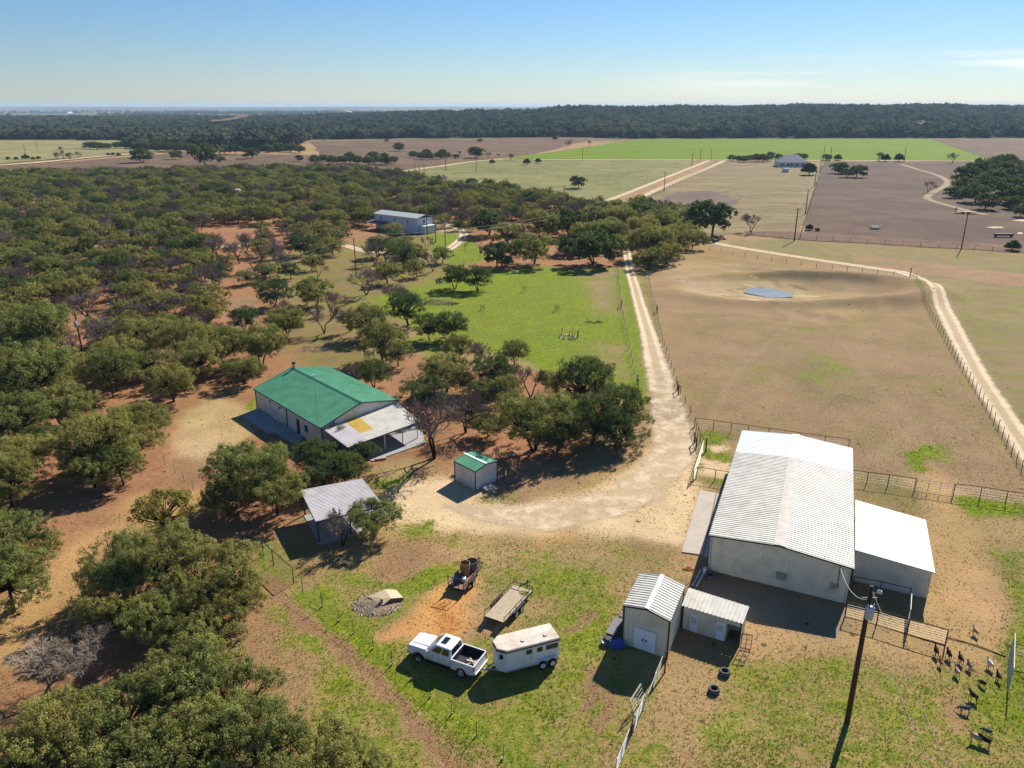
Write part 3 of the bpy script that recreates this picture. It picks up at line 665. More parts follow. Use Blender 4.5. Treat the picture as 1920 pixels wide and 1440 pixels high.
# ================================================================== buildings
def V2(a, z): return Vector((a[0], a[1], z))
def frame(q):
    def pt(u, v, z=0.0):
        a = q[0].lerp(q[1], u); b = q[3].lerp(q[2], u); p = a.lerp(b, v); return Vector((p.x, p.y, z))
    return pt
def inset(q, d):
    c = sum(q, Vector((0, 0, 0)))/4; out = []
    for i in range(4):
        e1 = (q[i-1]-q[i]); e2 = (q[(i+1) % 4]-q[i]); e1.z = e2.z = 0; out.append(q[i]+e1.normalized()*d+e2.normalized()*d)
    return out
def gable(root, q, ze, zr, wallmat, trimmat, sections, rib=.35, wrib=.32, ridge_w=.35, eave_in=.22, ridge_mats=None, wh=.025, trim_t=.07, rh=.045):
    """q: roof corners FL FR BR BL; ridge runs front to back. sections: [(v0, v1, material, name)]"""
    pt = frame(q); w = inset(q, eave_in); pw = frame(w); L = (q[3]-q[0]).length; Wd = (q[1]-q[0]).length
    zz = lambda u: ze+(zr-ze)*(1-abs(2*u-1))
    m = MB()
    for (u0, v0, u1, v1) in ((0, 0, 1, 0), (1, 0, 1, 1), (1, 1, 0, 1), (0, 1, 0, 0)):
        a = pw(u0, v0); b = pw(u1, v1); c = pw(.5, .5); nrm = (b-a).cross(Vector((0, 0, 1))); 
        if nrm.dot((a+b)/2-c) < 0: nrm = -nrm
        n = max(3, int((b-a).length/wrib))
        if u0 != u1: wallsheet(m, a, b, (lambda t, u0=u0, u1=u1: zz(u0+(u1-u0)*t)-.03), 0, n, wh, nrm)
        else: wallsheet(m, a, b, ze-.03, ze-.03, n, wh, nrm)
    m.build('wall', wallmat, root)
    for (v0, v1, mat, nm) in sections:
        m = MB(); n = max(2, int(L*(v1-v0)/rib))
        for u in (0, 1):
            corr(m, pt(u, v0, ze), pt(u, v1, ze), pt(.5, v1, zr), pt(.5, v0, zr), n, rh)
        m.build(nm, mat, root)
    for i, (v0, v1, mat, nm) in enumerate(sections):
        if ridge_w <= 0: break
        m = MB(); dz = (zr-ze)*ridge_w/(Wd/2); uu = ridge_w/Wd
        a0, b0, c0 = pt(.5-uu, v0, zr-dz+.05), pt(.5, v0, zr+.06), pt(.5+uu, v0, zr-dz+.05)
        a1, b1, c1 = pt(.5-uu, v1, zr-dz+.05), pt(.5, v1, zr+.06), pt(.5+uu, v1, zr-dz+.05)
        m.quad(a0, b0, b1, a1); m.quad(b0, c0, c1, b1); m.build('ridge_cap', (ridge_mats or [trimmat]*9)[i], root)
    m = MB()
    for v in (0, 1): m.bar(pt(0, v, ze-.06), pt(.5, v, zr-.06), trim_t, .14); m.bar(pt(.5, v, zr-.06), pt(1, v, ze-.06), trim_t, .14)
    for u in (0, 1): m.bar(pt(u, 0, ze-.08), pt(u, 1, ze-.08), trim_t, .12)
    m.build('eave_trim', trimmat, root)
    for (u, v) in ((0, 0), (1, 0), (1, 1), (0, 1)):
        p = pw(u, v); e = (p-pw(.5, .5)); e.z = 0; p = p+e.normalized()*.02
        m = MB(); m.box(p.x-.06, p.x+.06, p.y-.06, p.y+.06, 0, ze-.1); m.build('corner_trim', trimmat, root)
    return pt, pw
def face_panel(mb, a, b, u0, u1, z0, z1, out, off=.05, th=.03):
    """flat panel on the wall a-b"""
    a = Vector(a); b = Vector(b); n = Vector(out).normalized()
    p, q = a.lerp(b, u0), a.lerp(b, u1); p.z = q.z = 0
    Z0, Z1 = Vector((0, 0, z0)), Vector((0, 0, z1))
    mb.hexa([p+n*off+Z0, q+n*off+Z0, q+n*(off+th)+Z0, p+n*(off+th)+Z0], [p+n*off+Z1, q+n*off+Z1, q+n*(off+th)+Z1, p+n*(off+th)+Z1]); return mb
def outn(a, b, c):
    n = (b-a).cross(Vector((0, 0, 1))); n.z = 0
    return n.normalized() if n.dot((a+b)/2-c) > 0 else -n.normalized()

# --- the big barn
ZE = 3.70
q = [G(1329.5, 1003.4, ZE), G(1601.6, 1066, ZE), G(1598.7, 840.5, ZE), G(1391.8, 806.3, ZE)]
cen = sum(q, Vector())/4
barn = thing('metal_barn', 'largest building, long cream metal barn with ribbed low roof whose far end is bright white', 'barn', (cen.x, cen.y, 0))
vs = .745
pt, pw = gable(barn, q, ZE, 4.25, 'wall_cream', 'trim_dark', [(0, vs, 'roof_cream', 'roof'), (vs, 1, 'roof_white', 'roof')], .36, .36, .50, .22, ['ridge_rust', 'roof_white'], rh=.036)
for ch in barn.children:
    if ch.name.startswith('roof.') or ch.name == 'roof':
        ch['label'] = 'cream ribbed metal roof section' if ch.data.materials[0].name == 'roof_cream' else 'bright white far roof section'
a, b = pw(0, 0), pw(1, 0); on = outn(a, b, pw(.5, .5))
face_panel(MB(), a, b, .505, .575, 1.0, 1.55, on, .03, .3).build('window_cooler', 'galv', barn)
m = face_panel(MB(), a, b, .885, .915, 1.25, 1.75, on, .03, .15); face_panel(m, a, b, .925, .94, 1.35, 1.65, on, .03, .1); m.build('meter_box', 'galv', barn)
m = MB(); p = a.lerp(b, .93)+on*.06
m.tube(V2(p, 1.6), V2(p, 3.6), .03); m.build('conduit', 'trim_dark', barn)
for p in (a+on*.08, b+on*.08): m = MB(); m.tube(V2(p, 0), V2(p, 3.6), .05); m.build('downspout', 'trim_light', barn)
BARN_EAVE = V2(a.lerp(b, .93)+on*.2, 3.55)
# --- annex
q = [G(1604.5, 1031, 3.2), G(1752.7, 1073.6, 2.75), G(1735.1, 974.6, 2.75), G(1604.5, 937.5, 3.2)]
cen = sum(q, Vector())/4
annex = thing('lean_to_shed', 'bright white sloping-roofed cream metal shed set against the right side of the big barn', 'shed', (cen.x, cen.y, 0))
w = inset(q, .15); m = MB(); c = sum(w, Vector())/4; c.z = 0
zs = (3.15, 2.7, 2.7, 3.15)
for i in range(4):
    A, B = w[i].copy(), w[(i+1) % 4].copy(); A.z = B.z = 0; z0, z1 = zs[i], zs[(i+1) % 4]
    wallsheet(m, A, B, (lambda t, z0=z0, z1=z1: z0+(z1-z0)*t), 0, int((B-A).length/.34), .02, outn(A, B, c))
m.build('wall', 'wall_cream', annex)
m = MB(); corr(m, q[0], q[3], q[2], q[1], 24, .02); m.build('roof', 'roof_white', annex)
m = MB(); dn = Vector((0, 0, -.07))
for i in range(4): m.bar(q[i]+dn, q[(i+1) % 4]+dn, .06, .1)
m.build('eave_trim', 'trim_light', annex)
# --- tall shed
ZE = 3.55
q = [G(1168.5, 1135.4, ZE), G(1257, 1164.6, ZE), G(1284.2, 1099, ZE), G(1199.8, 1072.9, ZE)]
cen = sum(q, Vector())/4
tall = thing('storage_shed', 'tall cream metal shed with white double doors, in front of the barn', 'shed', (cen.x, cen.y, 0))
pt, pw = gable(tall, q, ZE, 3.95, 'wall_cream', 'trim_dark', [(0, 1, 'roof_cream', 'roof')], .33, .3, .17, .07, ['roof_white'])
a, b = pw(0, 0), pw(1, 0); on = outn(a, b, pw(.5, .5))
for u0, u1 in ((.26, .497), (.503, .74)):
    d = face_panel(MB(), a, b, u0, u1, .12, 2.0, on, .035, .04).build('door', 'white_door', tall)
    face_panel(MB(), a, b, (u1-.05 if u0 < .3 else u0+.02), (u1-.02 if u0 < .3 else u0+.05), .95, 1.15, on, .08, .04).build('handle', 'trim_dark', d)
TALL = (a, b, on)
# --- low shed
q = [G(1277.9, 1135.4, 2.2), G(1392.5, 1169.8, 2.2), G(1405, 1137.5, 2.5), G(1291.5, 1102, 2.5)]
cen = sum(q, Vector())/4
low = thing('low_shed', 'low cream shed with corrugated lean-to roof, two barred white doors and an open bay', 'shed', (cen.x, cen.y, 0))
m = MB(); corr(m, q[0], q[1], q[2], q[3], 15, .06); m.build('roof', 'roof_cream', low)
w = inset(q, .12); wf = [x.copy() for x in w]
for x in wf: x.z = 0
c = sum(wf, Vector())/4; m = MB(); spl = wf[0].lerp(wf[1], .76); on = outn(wf[0], wf[1], c)
wallsheet(m, wf[0], spl, 2.12, 2.12, 16, .015, on)
a3, b3 = spl, wf[1]; m.hexa([V2(a3, 1.75), V2(b3, 1.75), V2(b3+on*.02, 1.75), V2(a3+on*.02, 1.75)], [V2(a3, 2.12), V2(b3, 2.12), V2(b3+on*.02, 2.12), V2(a3+on*.02, 2.12)])
for i in (1, 2, 3):
    A, B = wf[i], wf[(i+1) % 4]; z0, z1 = ((2.12, 2.42), (2.42, 2.42), (2.42, 2.12))[i-1]
    wallsheet(m, A, B, (lambda t, z0=z0, z1=z1: z0+(z1-z0)*t), 0, max(5, int((B-A).length/.32)), .015, outn(A, B, c))
bi = wf[3].lerp(wf[2], .76); wallsheet(m, spl, bi, 2.12, 2.42, 5, .01, (spl-bi).cross(Vector((0, 0, 1))))
m.build('wall', 'wall_cream', low)
for u0, u1 in ((.14, .27), (.60, .74)):
    d = face_panel(MB(), wf[0], wf[1], u0, u1, .05, 1.7, on, .03, .03).build('door', 'white_door', low)
    m = MB()
    for k in range(3): face_panel(m, wf[0], wf[1], u0+.02+k*.036, u0+.042+k*.036, .85, 1.45, on, .065, .01)
    m.build('pane', 'transformer', d)
for p in wf[:2]: m = MB(); m.box(p.x-.05, p.x+.05, p.y-.05, p.y+.05, 0, 2.1); m.build('corner_trim', 'trim_dark', low)
# --- green-roofed house
ZE = 3.05; ZRD = 4.55
q = [G(601.6, 803, ZE), G(748.2, 749.4, ZE), G(618, 687, ZE), G(474.7, 728.6, ZE)]   # S E N W
q[2] = q[1]+q[3]-q[0]+(q[2]-(q[1]+q[3]-q[0]))*.3
cen = sum(q, Vector())/4
house = thing('green_roof_house', 'wide metal house with a green gabled roof and a patched porch roof at its end', 'house', (cen.x, cen.y, 0))
pt, pw = gable(house, q, ZE, ZRD, 'wall_white', 'trim_green', [(0, 1, 'roof_green', 'roof')], .42, .34, .22, .2, ['trim_green'], rh=.07)
a, b = pw(0, 0), pw(0, 1); on = outn(a, b, pw(.5, .5))
for u0, u1 in ((.632, .675), (.68, .723)):
    d = face_panel(MB(), a, b, u0, u1, .2, 2.2, on, .03, .04).build('door', 'white_door', house)
    face_panel(MB(), a, b, u0+.008, u1-.008, .6, 2.0, on, .075, .01).build('pane', 'transformer', d)
face_panel(MB(), a, b, .315, .355, .15, 2.2, on, .03, .04).build('door', 'trim_dark', house)['label'] = 'dark side door'
f = face_panel(MB(), a, b, .19, .24, 1.1, 2.1, on, .03, .04).build('window', 'trim_light', house); face_panel(MB(), a, b, .195, .235, 1.15, 2.05, on, .072, .01).build('pane', 'glass_dark', f)
m = face_panel(MB(), a, b, .497, .503, 0, 3.0, on, .02, .1); m.build('downspout', 'trim_green', house)
for u in (.59, .75): face_panel(MB(), a, b, u, u+.008, 2.3, 2.5, on, .03, .15).build('wall_lamp', 'trim_dark', house)
a2, b2 = pw(0, 0), pw(1, 0); on2 = outn(a2, b2, pw(.5, .5))
face_panel(MB(), a2, b2, .52, .535, 2.6, 2.8, on2, .03, .15).build('wall_lamp', 'trim_dark', house)
ch = MB(); cp = pt(.5, .955, ZRD); ch.tube(cp-Vector((0, 0, .1)), cp+Vector((0, 0, .75)), .2, .2, 12); st = ch.build('stovepipe', 'galv', house)
m = MB(); m.tube(cp+Vector((0, 0, .75)), cp+Vector((0, 0, 1.0)), .27, .24, 12); m.build('rain_cap', 'trim_dark', st)
# porch roof
pi0, pi1 = pw(0.02, 0)+on2*.03, pw(.99, 0)+on2*.03; po0, po1 = G(652, 839, 2.4), G(787.5, 790, 2.4)
pi0.z = pi1.z = 2.72
pp_ = frame([po0, po1, pi1, pi0])
def pz(u, v): return pp_(u, v, 2.4+.32*v)
for (u0, u1, v0, v1, mt, lab) in ((0, .27, 0, 1, 'roof_grey', 'weathered grey-green porch roof sheets'), (.27, .45, .34, 1, 'panel_yellow', 'yellow translucent porch roof sheets'), (.27, .45, 0, .34, 'roof_cream', 'pale porch roof sheets'), (.45, 1, 0, 1, 'roof_cream', 'pale porch roof sheets')):
    m = MB(); corr(m, pz(u0, v0), pz(u1, v0), pz(u1, v1), pz(u0, v1), max(3, int((u1-u0)*34)), .04); m.build('porch_roof', mt, house)['label'] = lab
for u in (.03, .27, .5, .75, .97):
    p = pz(u, .04); m = MB(); m.box(p.x-.06, p.x+.06, p.y-.06, p.y+.06, 0, 2.38); m.build('porch_post', 'wall_white', house)
m = MB(); m.bar(pz(0, .02)-Vector((0, 0, .1)), pz(1, .02)-Vector((0, 0, .1)), .1, .16); m.bar(pz(1, 0)-Vector((0, 0, .1)), pz(1, 1)-Vector((0, 0, .1)), .08, .16); m.build('porch_beam', 'trim_brown', house)
def slab(name, px, z, mat, kind='structure'):
    P = [G(*p) for p in px]; m = MB(); n = len(P)
    m.add([(p.x, p.y, -.15) for p in P]+[(p.x, p.y, z) for p in P], [tuple(range(n, 2*n))]+[(i, (i+1) % n, n+(i+1) % n, n+i) for i in range(n)])
    o = m.build(name, mat); tag(o, kind=kind); return o
slab('patio', [(455, 782), (483, 768), (528, 787), (585, 815), (552, 834), (515, 812), (503, 815)], .22, 'concrete_grey')
slab('porch_floor', [(640, 850), (700, 866), (797, 832), (790, 800), (748, 782), (640, 820)], .12, 'concrete_grey')
slab('concrete_apron', [(1312, 921), (1342, 925), (1318, 1042), (1278, 1036)], .1, 'concrete')
slab('concrete_pad', [(1344, 926), (1352, 927), (1330, 1046), (1319, 1043)], .09, 'concrete')
slab('carport_floor', [(570, 968), (598, 1022), (672, 1003), (735, 960), (690, 935)], .08, 'concrete_grey')
# --- antenna mast on the house
p = pt(.015, .03, 2.9)
m = MB(); ant = thing('antenna_mast', 'very thin tall metal mast standing against the near end of the green-roofed house', 'antenna', (p.x-.15, p.y-.15, 0))
m.tube((p.x-.15, p.y-.15, 0), (p.x-.15, p.y-.15, 9.6), .035, .03, 6); m.build('pole', 'galv', ant)
m = MB(); m.tube((p.x-.3, p.y-.15, 9.6), (p.x+.1, p.y-.05, 9.75), .22, .05, 8); m.build('head', 'trim_light', ant)
# --- small green-roofed shed
ZE = 2.42
q = [G(891, 884.2, ZE), G(933, 863.9, ZE), G(889.6, 844.9, ZE), G(851.2, 863.9, ZE)]  # S E N W
cen = sum(q, Vector())/4
sm = thing('small_green_roof_shed', 'small square white metal shed with green roof and pale ridge strip beside the drive', 'shed', (cen.x, cen.y, 0))
pt, pw = gable(sm, q, ZE, 2.72, 'wall_white', 'trim_green', [(0, 1, 'roof_green', 'roof')], .3, .25, .15, .06, ['roof_white'], .015, .05)
SMC = pw
# --- carport
q = [G(591.6, 977.7, 2.5), G(719.2, 947.4, 2.5), G(679, 897, 2.75), G(563, 919, 2.75)]
cen = sum(q, Vector())/4
cp = thing('open_carport', 'open-sided shelter under one sloping grey metal roof behind a round tree', 'carport', (cen.x, cen.y, 0))
m = MB(); corr(m, q[0], q[3], q[2], q[1], 24, .035); m.build('roof', 'roof_grey', cp)
for (u, v) in ((.03, .04), (.5, .04), (.97, .04), (.03, .96), (.5, .96), (.97, .96)):
    p = frame(q)(u, v); m = MB(); m.box(p.x-.07, p.x+.07, p.y-.07, p.y+.07, 0, 2.45+.25*v); m.build('post', 'trim_dark', cp)
m = MB(); dz = Vector((0, 0, -.1))
for i in range(4): m.bar(q[i]+dz, q[(i+1) % 4]+dz, .07, .13)
m.build('beam', 'trim_brown', cp)
# --- long white house in the wood
ZE = 5.4
A0 = G(690, 421); dirL = (G(804, 437)-G(697, 424)); 
la, lb = G(704, 411.5, 3.0), G(783, 421.5, 3.0); dd = (lb-la); dd.z = 0; perp = Vector((-dd.y, dd.x, 0)).normalized()
if perp.y < 0: perp = -perp
q = [la, lb, lb+perp*7, la+perp*7]
for x in q: x.z = 0
cen = sum(q, Vector())/4
lh = thing('two_storey_house', 'long white two-storey house with pale roof among the trees by the driveway bend', 'house', (cen.x, cen.y, 0))
pw = frame(q); m = MB(); m.hexa([pw(0, 0), pw(1, 0), pw(1, 1), pw(0, 1)], [pw(0, 0, 5), pw(1, 0, 5), pw(1, 1, 5), pw(0, 1, 5)]); m.build('wall', 'far_white', lh)
m = MB(); m.hexa([pw(-.02, -.08, 5.02), pw(1.02, -.08, 5.02), pw(1.02, .5, 5.9), pw(-.02, .5, 5.9)], [pw(-.02, -.08, 5.14), pw(1.02, -.08, 5.14), pw(1.02, .5, 6.02), pw(-.02, .5, 6.02)])
m.hexa([pw(-.02, .5, 5.9), pw(1.02, .5, 5.9), pw(1.02, 1.08, 5.02), pw(-.02, 1.08, 5.02)], [pw(-.02, .5, 6.02), pw(1.02, .5, 6.02), pw(1.02, 1.08, 5.14), pw(-.02, 1.08, 5.14)]); m.build('roof', 'far_roof_blue', lh)
m = MB(); m.hexa([pw(-.06, -.55, 2.3), pw(.35, -.55, 2.3), pw(.35, -.01, 2.75), pw(-.06, -.01, 2.75)], [pw(-.06, -.55, 2.4), pw(.35, -.55, 2.4), pw(.35, -.01, 2.85), pw(-.06, -.01, 2.85)]); m.build('porch_roof', 'roof_slate', lh)
on = outn(pw(0, 0), pw(1, 0), pw(.5, .5))
for u in (.12, .45, .76): 
    f = face_panel(MB(), pw(0, 0), pw(1, 0), u, u+.035, 3.2, 4.3, on, .0, .06).build('window', 'trim_light', lh); face_panel(MB(), pw(0, 0), pw(1, 0), u+.005, u+.03, 3.3, 4.2, on, .07, .02).build('pane', 'glass_dark', f)
on = outn(pw(1, 0), pw(1, 1), pw(.5, .5)); f = face_panel(MB(), pw(1, 0), pw(1, 1), .35, .5, 3.2, 4.3, on, .0, .06).build('window', 'trim_light', lh); face_panel(MB(), pw(1, 0), pw(1, 1), .37, .48, 3.3, 4.2, on, .07, .02).build('pane', 'glass_dark', f)
m = MB(); m.hexa([pw(1.005, .1), pw(1.12, .1), pw(1.12, .9), pw(1.005, .9)], [pw(1.005, .1, 2.6), pw(1.12, .1, 2.6), pw(1.12, .9, 2.6), pw(1.005, .9, 2.6)]); m.build('side_wing', 'far_white', lh)
# --- far white farmhouse
b0 = G(1459, 313.5); b1 = G(1514, 313.5); q = [b0, b1, b1+Vector((1.5, 14, 0)), b0+Vector((1.5, 14, 0))]; cen = sum(q, Vector())/4
fh = thing('farmhouse', 'distant white house with slate-grey hipped roof beside the bright green field', 'house', (cen.x, cen.y, 0)); pw = frame(q)
m = MB(); m.hexa([pw(0, 0), pw(1, 0), pw(1, 1), pw(0, 1)], [pw(0, 0, 3.2), pw(1, 0, 3.2), pw(1, 1, 3.2), pw(0, 1, 3.2)]); m.build('wall', 'far_white', fh)
m = MB(); r0, r1 = pw(.3, .5, 8.2), pw(.7, .5, 8.2); c = [pw(-.03, -.06, 3.25), pw(1.03, -.06, 3.25), pw(1.03, 1.06, 3.25), pw(-.03, 1.06, 3.25)]
m.add(c+[r0, r1], [(0, 1, 5, 4), (1, 2, 5), (2, 3, 4, 5), (3, 0, 4), (3, 2, 1, 0)]); m.build('roof', 'roof_slate', fh)
on = outn(pw(0, 0), pw(1, 0), pw(.5, .5))
for u in (.1, .3, .42, .6, .8): face_panel(MB(), pw(0, 0), pw(1, 0), u, u+.07, 1.0, 2.4, on, .0, .08).build('window', 'glass_dark', fh)
p = G(1472, 323); fs = thing('garden_shed', 'tiny white shed on the lawn below the distant farmhouse', 'shed', (p.x, p.y, 0))
m = MB(); m.box(p.x-1.8, p.x+1.8, p.y-1.4, p.y+1.4, 0, 2.2); m.build('wall', 'far_white', fs)
m = MB(); m.add([(p.x-2, p.y-1.6, 2.21), (p.x+2, p.y-1.6, 2.21), (p.x+2, p.y+1.6, 2.21), (p.x-2, p.y+1.6, 2.21), (p.x-2, p.y, 3), (p.x+2, p.y, 3)], [(0, 1, 5, 4), (2, 3, 4, 5), (0, 4, 3), (1, 2, 5), (3, 2, 1, 0)]); m.build('roof', 'roof_slate', fs)
# roof glimpsed in the wood & farm clutter at the right wood
for (px, py, w_, lab) in ((545, 354, 9, 'low pale roof just showing among the wood far left of the long white house'), (440, 357, 4, 'small pale roof showing through the middle of the wood')):
    p = G(px, py, 3); o = thing('cabin', lab, 'cabin', (p.x, p.y, 0)); m = MB(); m.box(p.x-w_/2, p.x+w_/2, p.y-2.5, p.y+2.5, 0, 2.8); m.build('wall', 'far_white', o)
    m = MB(); m.add([(p.x-w_/2-.3, p.y-2.8, 2.81), (p.x+w_/2+.3, p.y-2.8, 2.81), (p.x+w_/2+.3, p.y+2.8, 2.81), (p.x-w_/2-.3, p.y+2.8, 2.81), (p.x-w_/2-.3, p.y, 3.8), (p.x+w_/2+.3, p.y, 3.8)], [(0, 1, 5, 4), (2, 3, 4, 5), (0, 4, 3), (1, 2, 5)]); m.build('roof', 'far_white', o)

# ================================================================== vehicles
def wheel(root, x, y, r=.40, w=.27, rimmat='rim', side=1):
    M = Matrix.Translation((x, y, r)) @ Matrix.Rotation(R_(90), 4, 'X')
    wh = MB(); wh.lathe([(r*.62, -w/2), (r*.93, -w/2), (r, -w*.36), (r, w*.36), (r*.93, w/2), (r*.62, w/2)], 22, M, True)
    t = wh.build('wheel', 'rubber', root, True)
    rm = MB(); rm.lathe([(0.001, -w*.30), (r*.16, -w*.46), (r*.2, -w*.3), (r*.5, -w*.28), (r*.63, -w*.46)], 18, M); rm.lathe([(0.001, w*.30), (r*.16, w*.46), (r*.2, w*.3), (r*.5, w*.28), (r*.63, w*.46)], 18, M)
    rm.build('rim', rimmat, t)
    return t
def loft(mb, rings, cap=True):
    o = len(mb.v); n = len(rings[0])
    for r in rings: mb.v += [Vector(p) for p in r]
    for i in range(len(rings)-1):
        for j in range(n):
            k = (j+1) % n; mb.f.append((o+i*n+j, o+i*n+k, o+(i+1)*n+k, o+(i+1)*n+j))
    if cap: mb.f.append(tuple(o+j for j in range(n))[::-1]); mb.f.append(tuple(o+(len(rings)-1)*n+j for j in range(n)))
    return mb
def prism_y(mb, prof, y0, y1, inset_top=None):
    """profile in x-z extruded across y"""
    n = len(prof); mb.add([(x, y0, z) for x, z in prof]+[(x, y1, z) for x, z in prof], [tuple(range(n))[::-1], tuple(range(n, 2*n))]+[(i, (i+1) % n, n+(i+1) % n, n+i) for i in range(n)]); return mb
def make_truck():
    t = thing('pickup_truck', 'white crew-cab pickup truck with a sunroof, hitched to the white horse trailer', 'pickup truck')
    m = MB()
    ring = lambda x, wb, w, zt_, wt, zb=.56: [(x, -wb, zb), (x, -w, zb+.22), (x, -w, zt_-.20), (x, -wt, zt_), (x, wt, zt_), (x, w, zt_-.20), (x, w, zb+.22), (x, wb, zb)]
    loft(m, [ring(2.95, .76, .86, 1.06, .70, .66), ring(2.88, .88, .95, 1.17, .80, .58), ring(2.5, .94, 1.0, 1.25, .86), ring(1.2, .95, 1.01, 1.32, .90), ring(1.0, .95, 1.01, 1.30, .90), ring(-.96, .95, 1.01, 1.30, .93)])
    # bed shell: two walls, front wall, tailgate, floor
    for s in (-1, 1):
        y = s*.985
        prism_y(m, [(-.97, .50), (-.97, 1.34), (-2.93, 1.34), (-2.93, .58), (-2.6, .50)], y-.045, y+.045)
    m.box(-1.03, -.97, -.94, .94, .5, 1.36); m.box(-2.95, -2.87, -.93, .93, .62, 1.33)
    # hood bulge
    m.hexa([(1.1, -.62, 1.28), (2.75, -.56, 1.16), (2.75, .56, 1.16), (1.1, .62, 1.28)], [(1.1, -.48, 1.37), (2.6, -.42, 1.27), (2.6, .42, 1.27), (1.1, .48, 1.37)])
    m.build('body', 'paint_white', t, False, .035)
    c = MB(); B = [(-1.0, .93, 1.28), (1.08, .92, 1.28)]; T = [(-.86, .74, 1.90), (.32, .73, 1.92)]
    c.hexa([(-1.0, -.95, 1.28), (1.30, -.94, 1.28), (1.30, .94, 1.28), (-1.0, .95, 1.28)], [(-.86, -.78, 1.95), (.42, -.76, 1.97), (.42, .76, 1.97), (-.86, .78, 1.95)])
    c.build('cab', 'paint_white', t, False, .06)
    def onface(p00, p10, p11, p01, u0, u1, v0, v1, off, nm, mat, par):
        p00, p10, p11, p01 = map(Vector, (p00, p10, p11, p01)); n = (p10-p00).cross(p01-p00).normalized()
        f = lambda u, v: (p00.lerp(p10, u)).lerp(p01.lerp(p11, u), v)
        ctr = Vector((.1, 0, 1.5)); 
        if n.dot(f(.5, .5)-ctr) < 0: n = -n
        k = MB(); k.hexa([f(u0, v0)+n*(off-.015), f(u1, v0)+n*(off-.015), f(u1, v1)+n*(off-.015), f(u0, v1)+n*(off-.015)], [f(u0, v0)+n*off, f(u1, v0)+n*off, f(u1, v1)+n*off, f(u0, v1)+n*off])
        return k.build(nm, mat, par)
    b = [(-1.0, -.95, 1.28), (1.30, -.94, 1.28), (1.30, .94, 1.28), (-1.0, .95, 1.28)]; tp = [(-.86, -.78, 1.95), (.42, -.76, 1.97), (.42, .76, 1.97), (-.86, .78, 1.95)]
    onface(b[1], b[2], tp[2], tp[1], .06, .94, .10, .92, .012, 'windshield', 'glass_dark', t)
    onface(b[0], b[3], tp[3], tp[0], .08, .92, .25, .88, .012, 'rear_window', 'glass_dark', t)
    for s in (0, 1):
        e = (b[0], b[1], tp[1], tp[0]) if s == 0 else (b[3], b[2], tp[2], tp[3])
        onface(*e, .10, .42, .16, .86, .012, 'side_window', 'glass_dark', t); onface(*e, .47, .83, .16, .86, .012, 'side_window', 'glass_dark', t)
    m = MB(); m.box(-.22, .22, -.40, .40, 1.96, 1.985); m.build('sunroof', 'glass_dark', t)
    m = MB(); m.box(-2.87, -1.03, -.93, .93, .80, .84)
    for s in (-1, 1): m.box(-2.87, -1.03, s*.925-.012, s*.925+.012, .8, 1.30); m.box(-2.3, -1.5, s*.80-.12, s*.80+.12, .8, 1.05)
    m.box(-2.868, -2.84, -.91, .91, .8, 1.28); m.box(-1.06, -1.032, -.91, .91, .8, 1.3); m.build('bed_liner', 'bed_black', t)
    for x in (1.86, -1.86):
        for y in (-.93, .93): wheel(t, x, y, .43, .28)
    for x in (1.86, -1.86):
        for s in (-1, 1):
            a = MB(); n = 14; R1 = .50
            pr = [(x+R1*math.cos(math.pi*i/n), .46+R1*math.sin(math.pi*i/n)) for i in range(n+1)]
            prism_y(a, pr, s*.99-.03, s*.99+.03); a.build('wheel_arch', 'plastic_black', t)
    m = MB(); m.box(2.86, 3.02, -.95, .95, .46, .66); m.build('bumper', 'chrome', t, False, .03)
    m = MB(); m.box(-3.08, -2.94, -.95, .95, .50, .66); m.build('bumper', 'chrome', t, False, .03)
    m = MB(); m.box(2.90, 2.95, -.55, .55, .68, 1.02); m.build('grille', 'plastic_black', t)
    for s in (-1, 1):
        m = MB(); m.box(2.86, 2.935, s*.74-.14, s*.74+.14, .78, 1.02); m.build('headlight', 'lamp_clear', t)
        m = MB(); m.box(-2.965, -2.90, s*.96-.06, s*.96+.075, .88, 1.26); m.build('tail_light', 'lamp_red', t)
        m = MB(); m.hexa([(.98, s*1.0, 1.32), (1.10, s*1.0, 1.32), (1.08, s*1.20, 1.32), (1.0, s*1.20, 1.32)], [(.98, s*1.0, 1.42), (1.10, s*1.0, 1.42), (1.06, s*1.20, 1.48), (1.0, s*1.20, 1.48)]); m.build('wing_mirror', 'paint_white', t)
        m = MB(); m.box(-1.1, 1.2, s*1.02-.08, s*1.02+.08, .40, .45); m.build('running_board', 'plastic_black', t)
        for x in (.62, -.32):
            m = MB(); m.box(x-.09, x+.09, s*1.02-.012, s*1.02+.012, 1.10, 1.14); m.build('door_handle', 'chrome', t)
        for x in (1.02, .08, -.95): m = MB(); m.box(x-.01, x+.01, s*1.014-.003, s*1.014+.003, .6, 1.25); m.build('door_seam', 'plastic_black', t)
    m = MB(); m.bar((-2.9, 0, .45), (-3.2, 0, .45), .07, .07); m.build('tow_hitch', 'steel_black', t)
    return t
wr = G(866, 1271); wf_ = G(784, 1242); hd = (wf_-wr).normalized(); lat = Vector((-hd.y, hd.x, 0)); ctr = (wr+wf_)/2-lat*1.02
TH_T = math.atan2(hd.y, hd.x); truck = make_truck(); place(truck, ctr, TH_T)
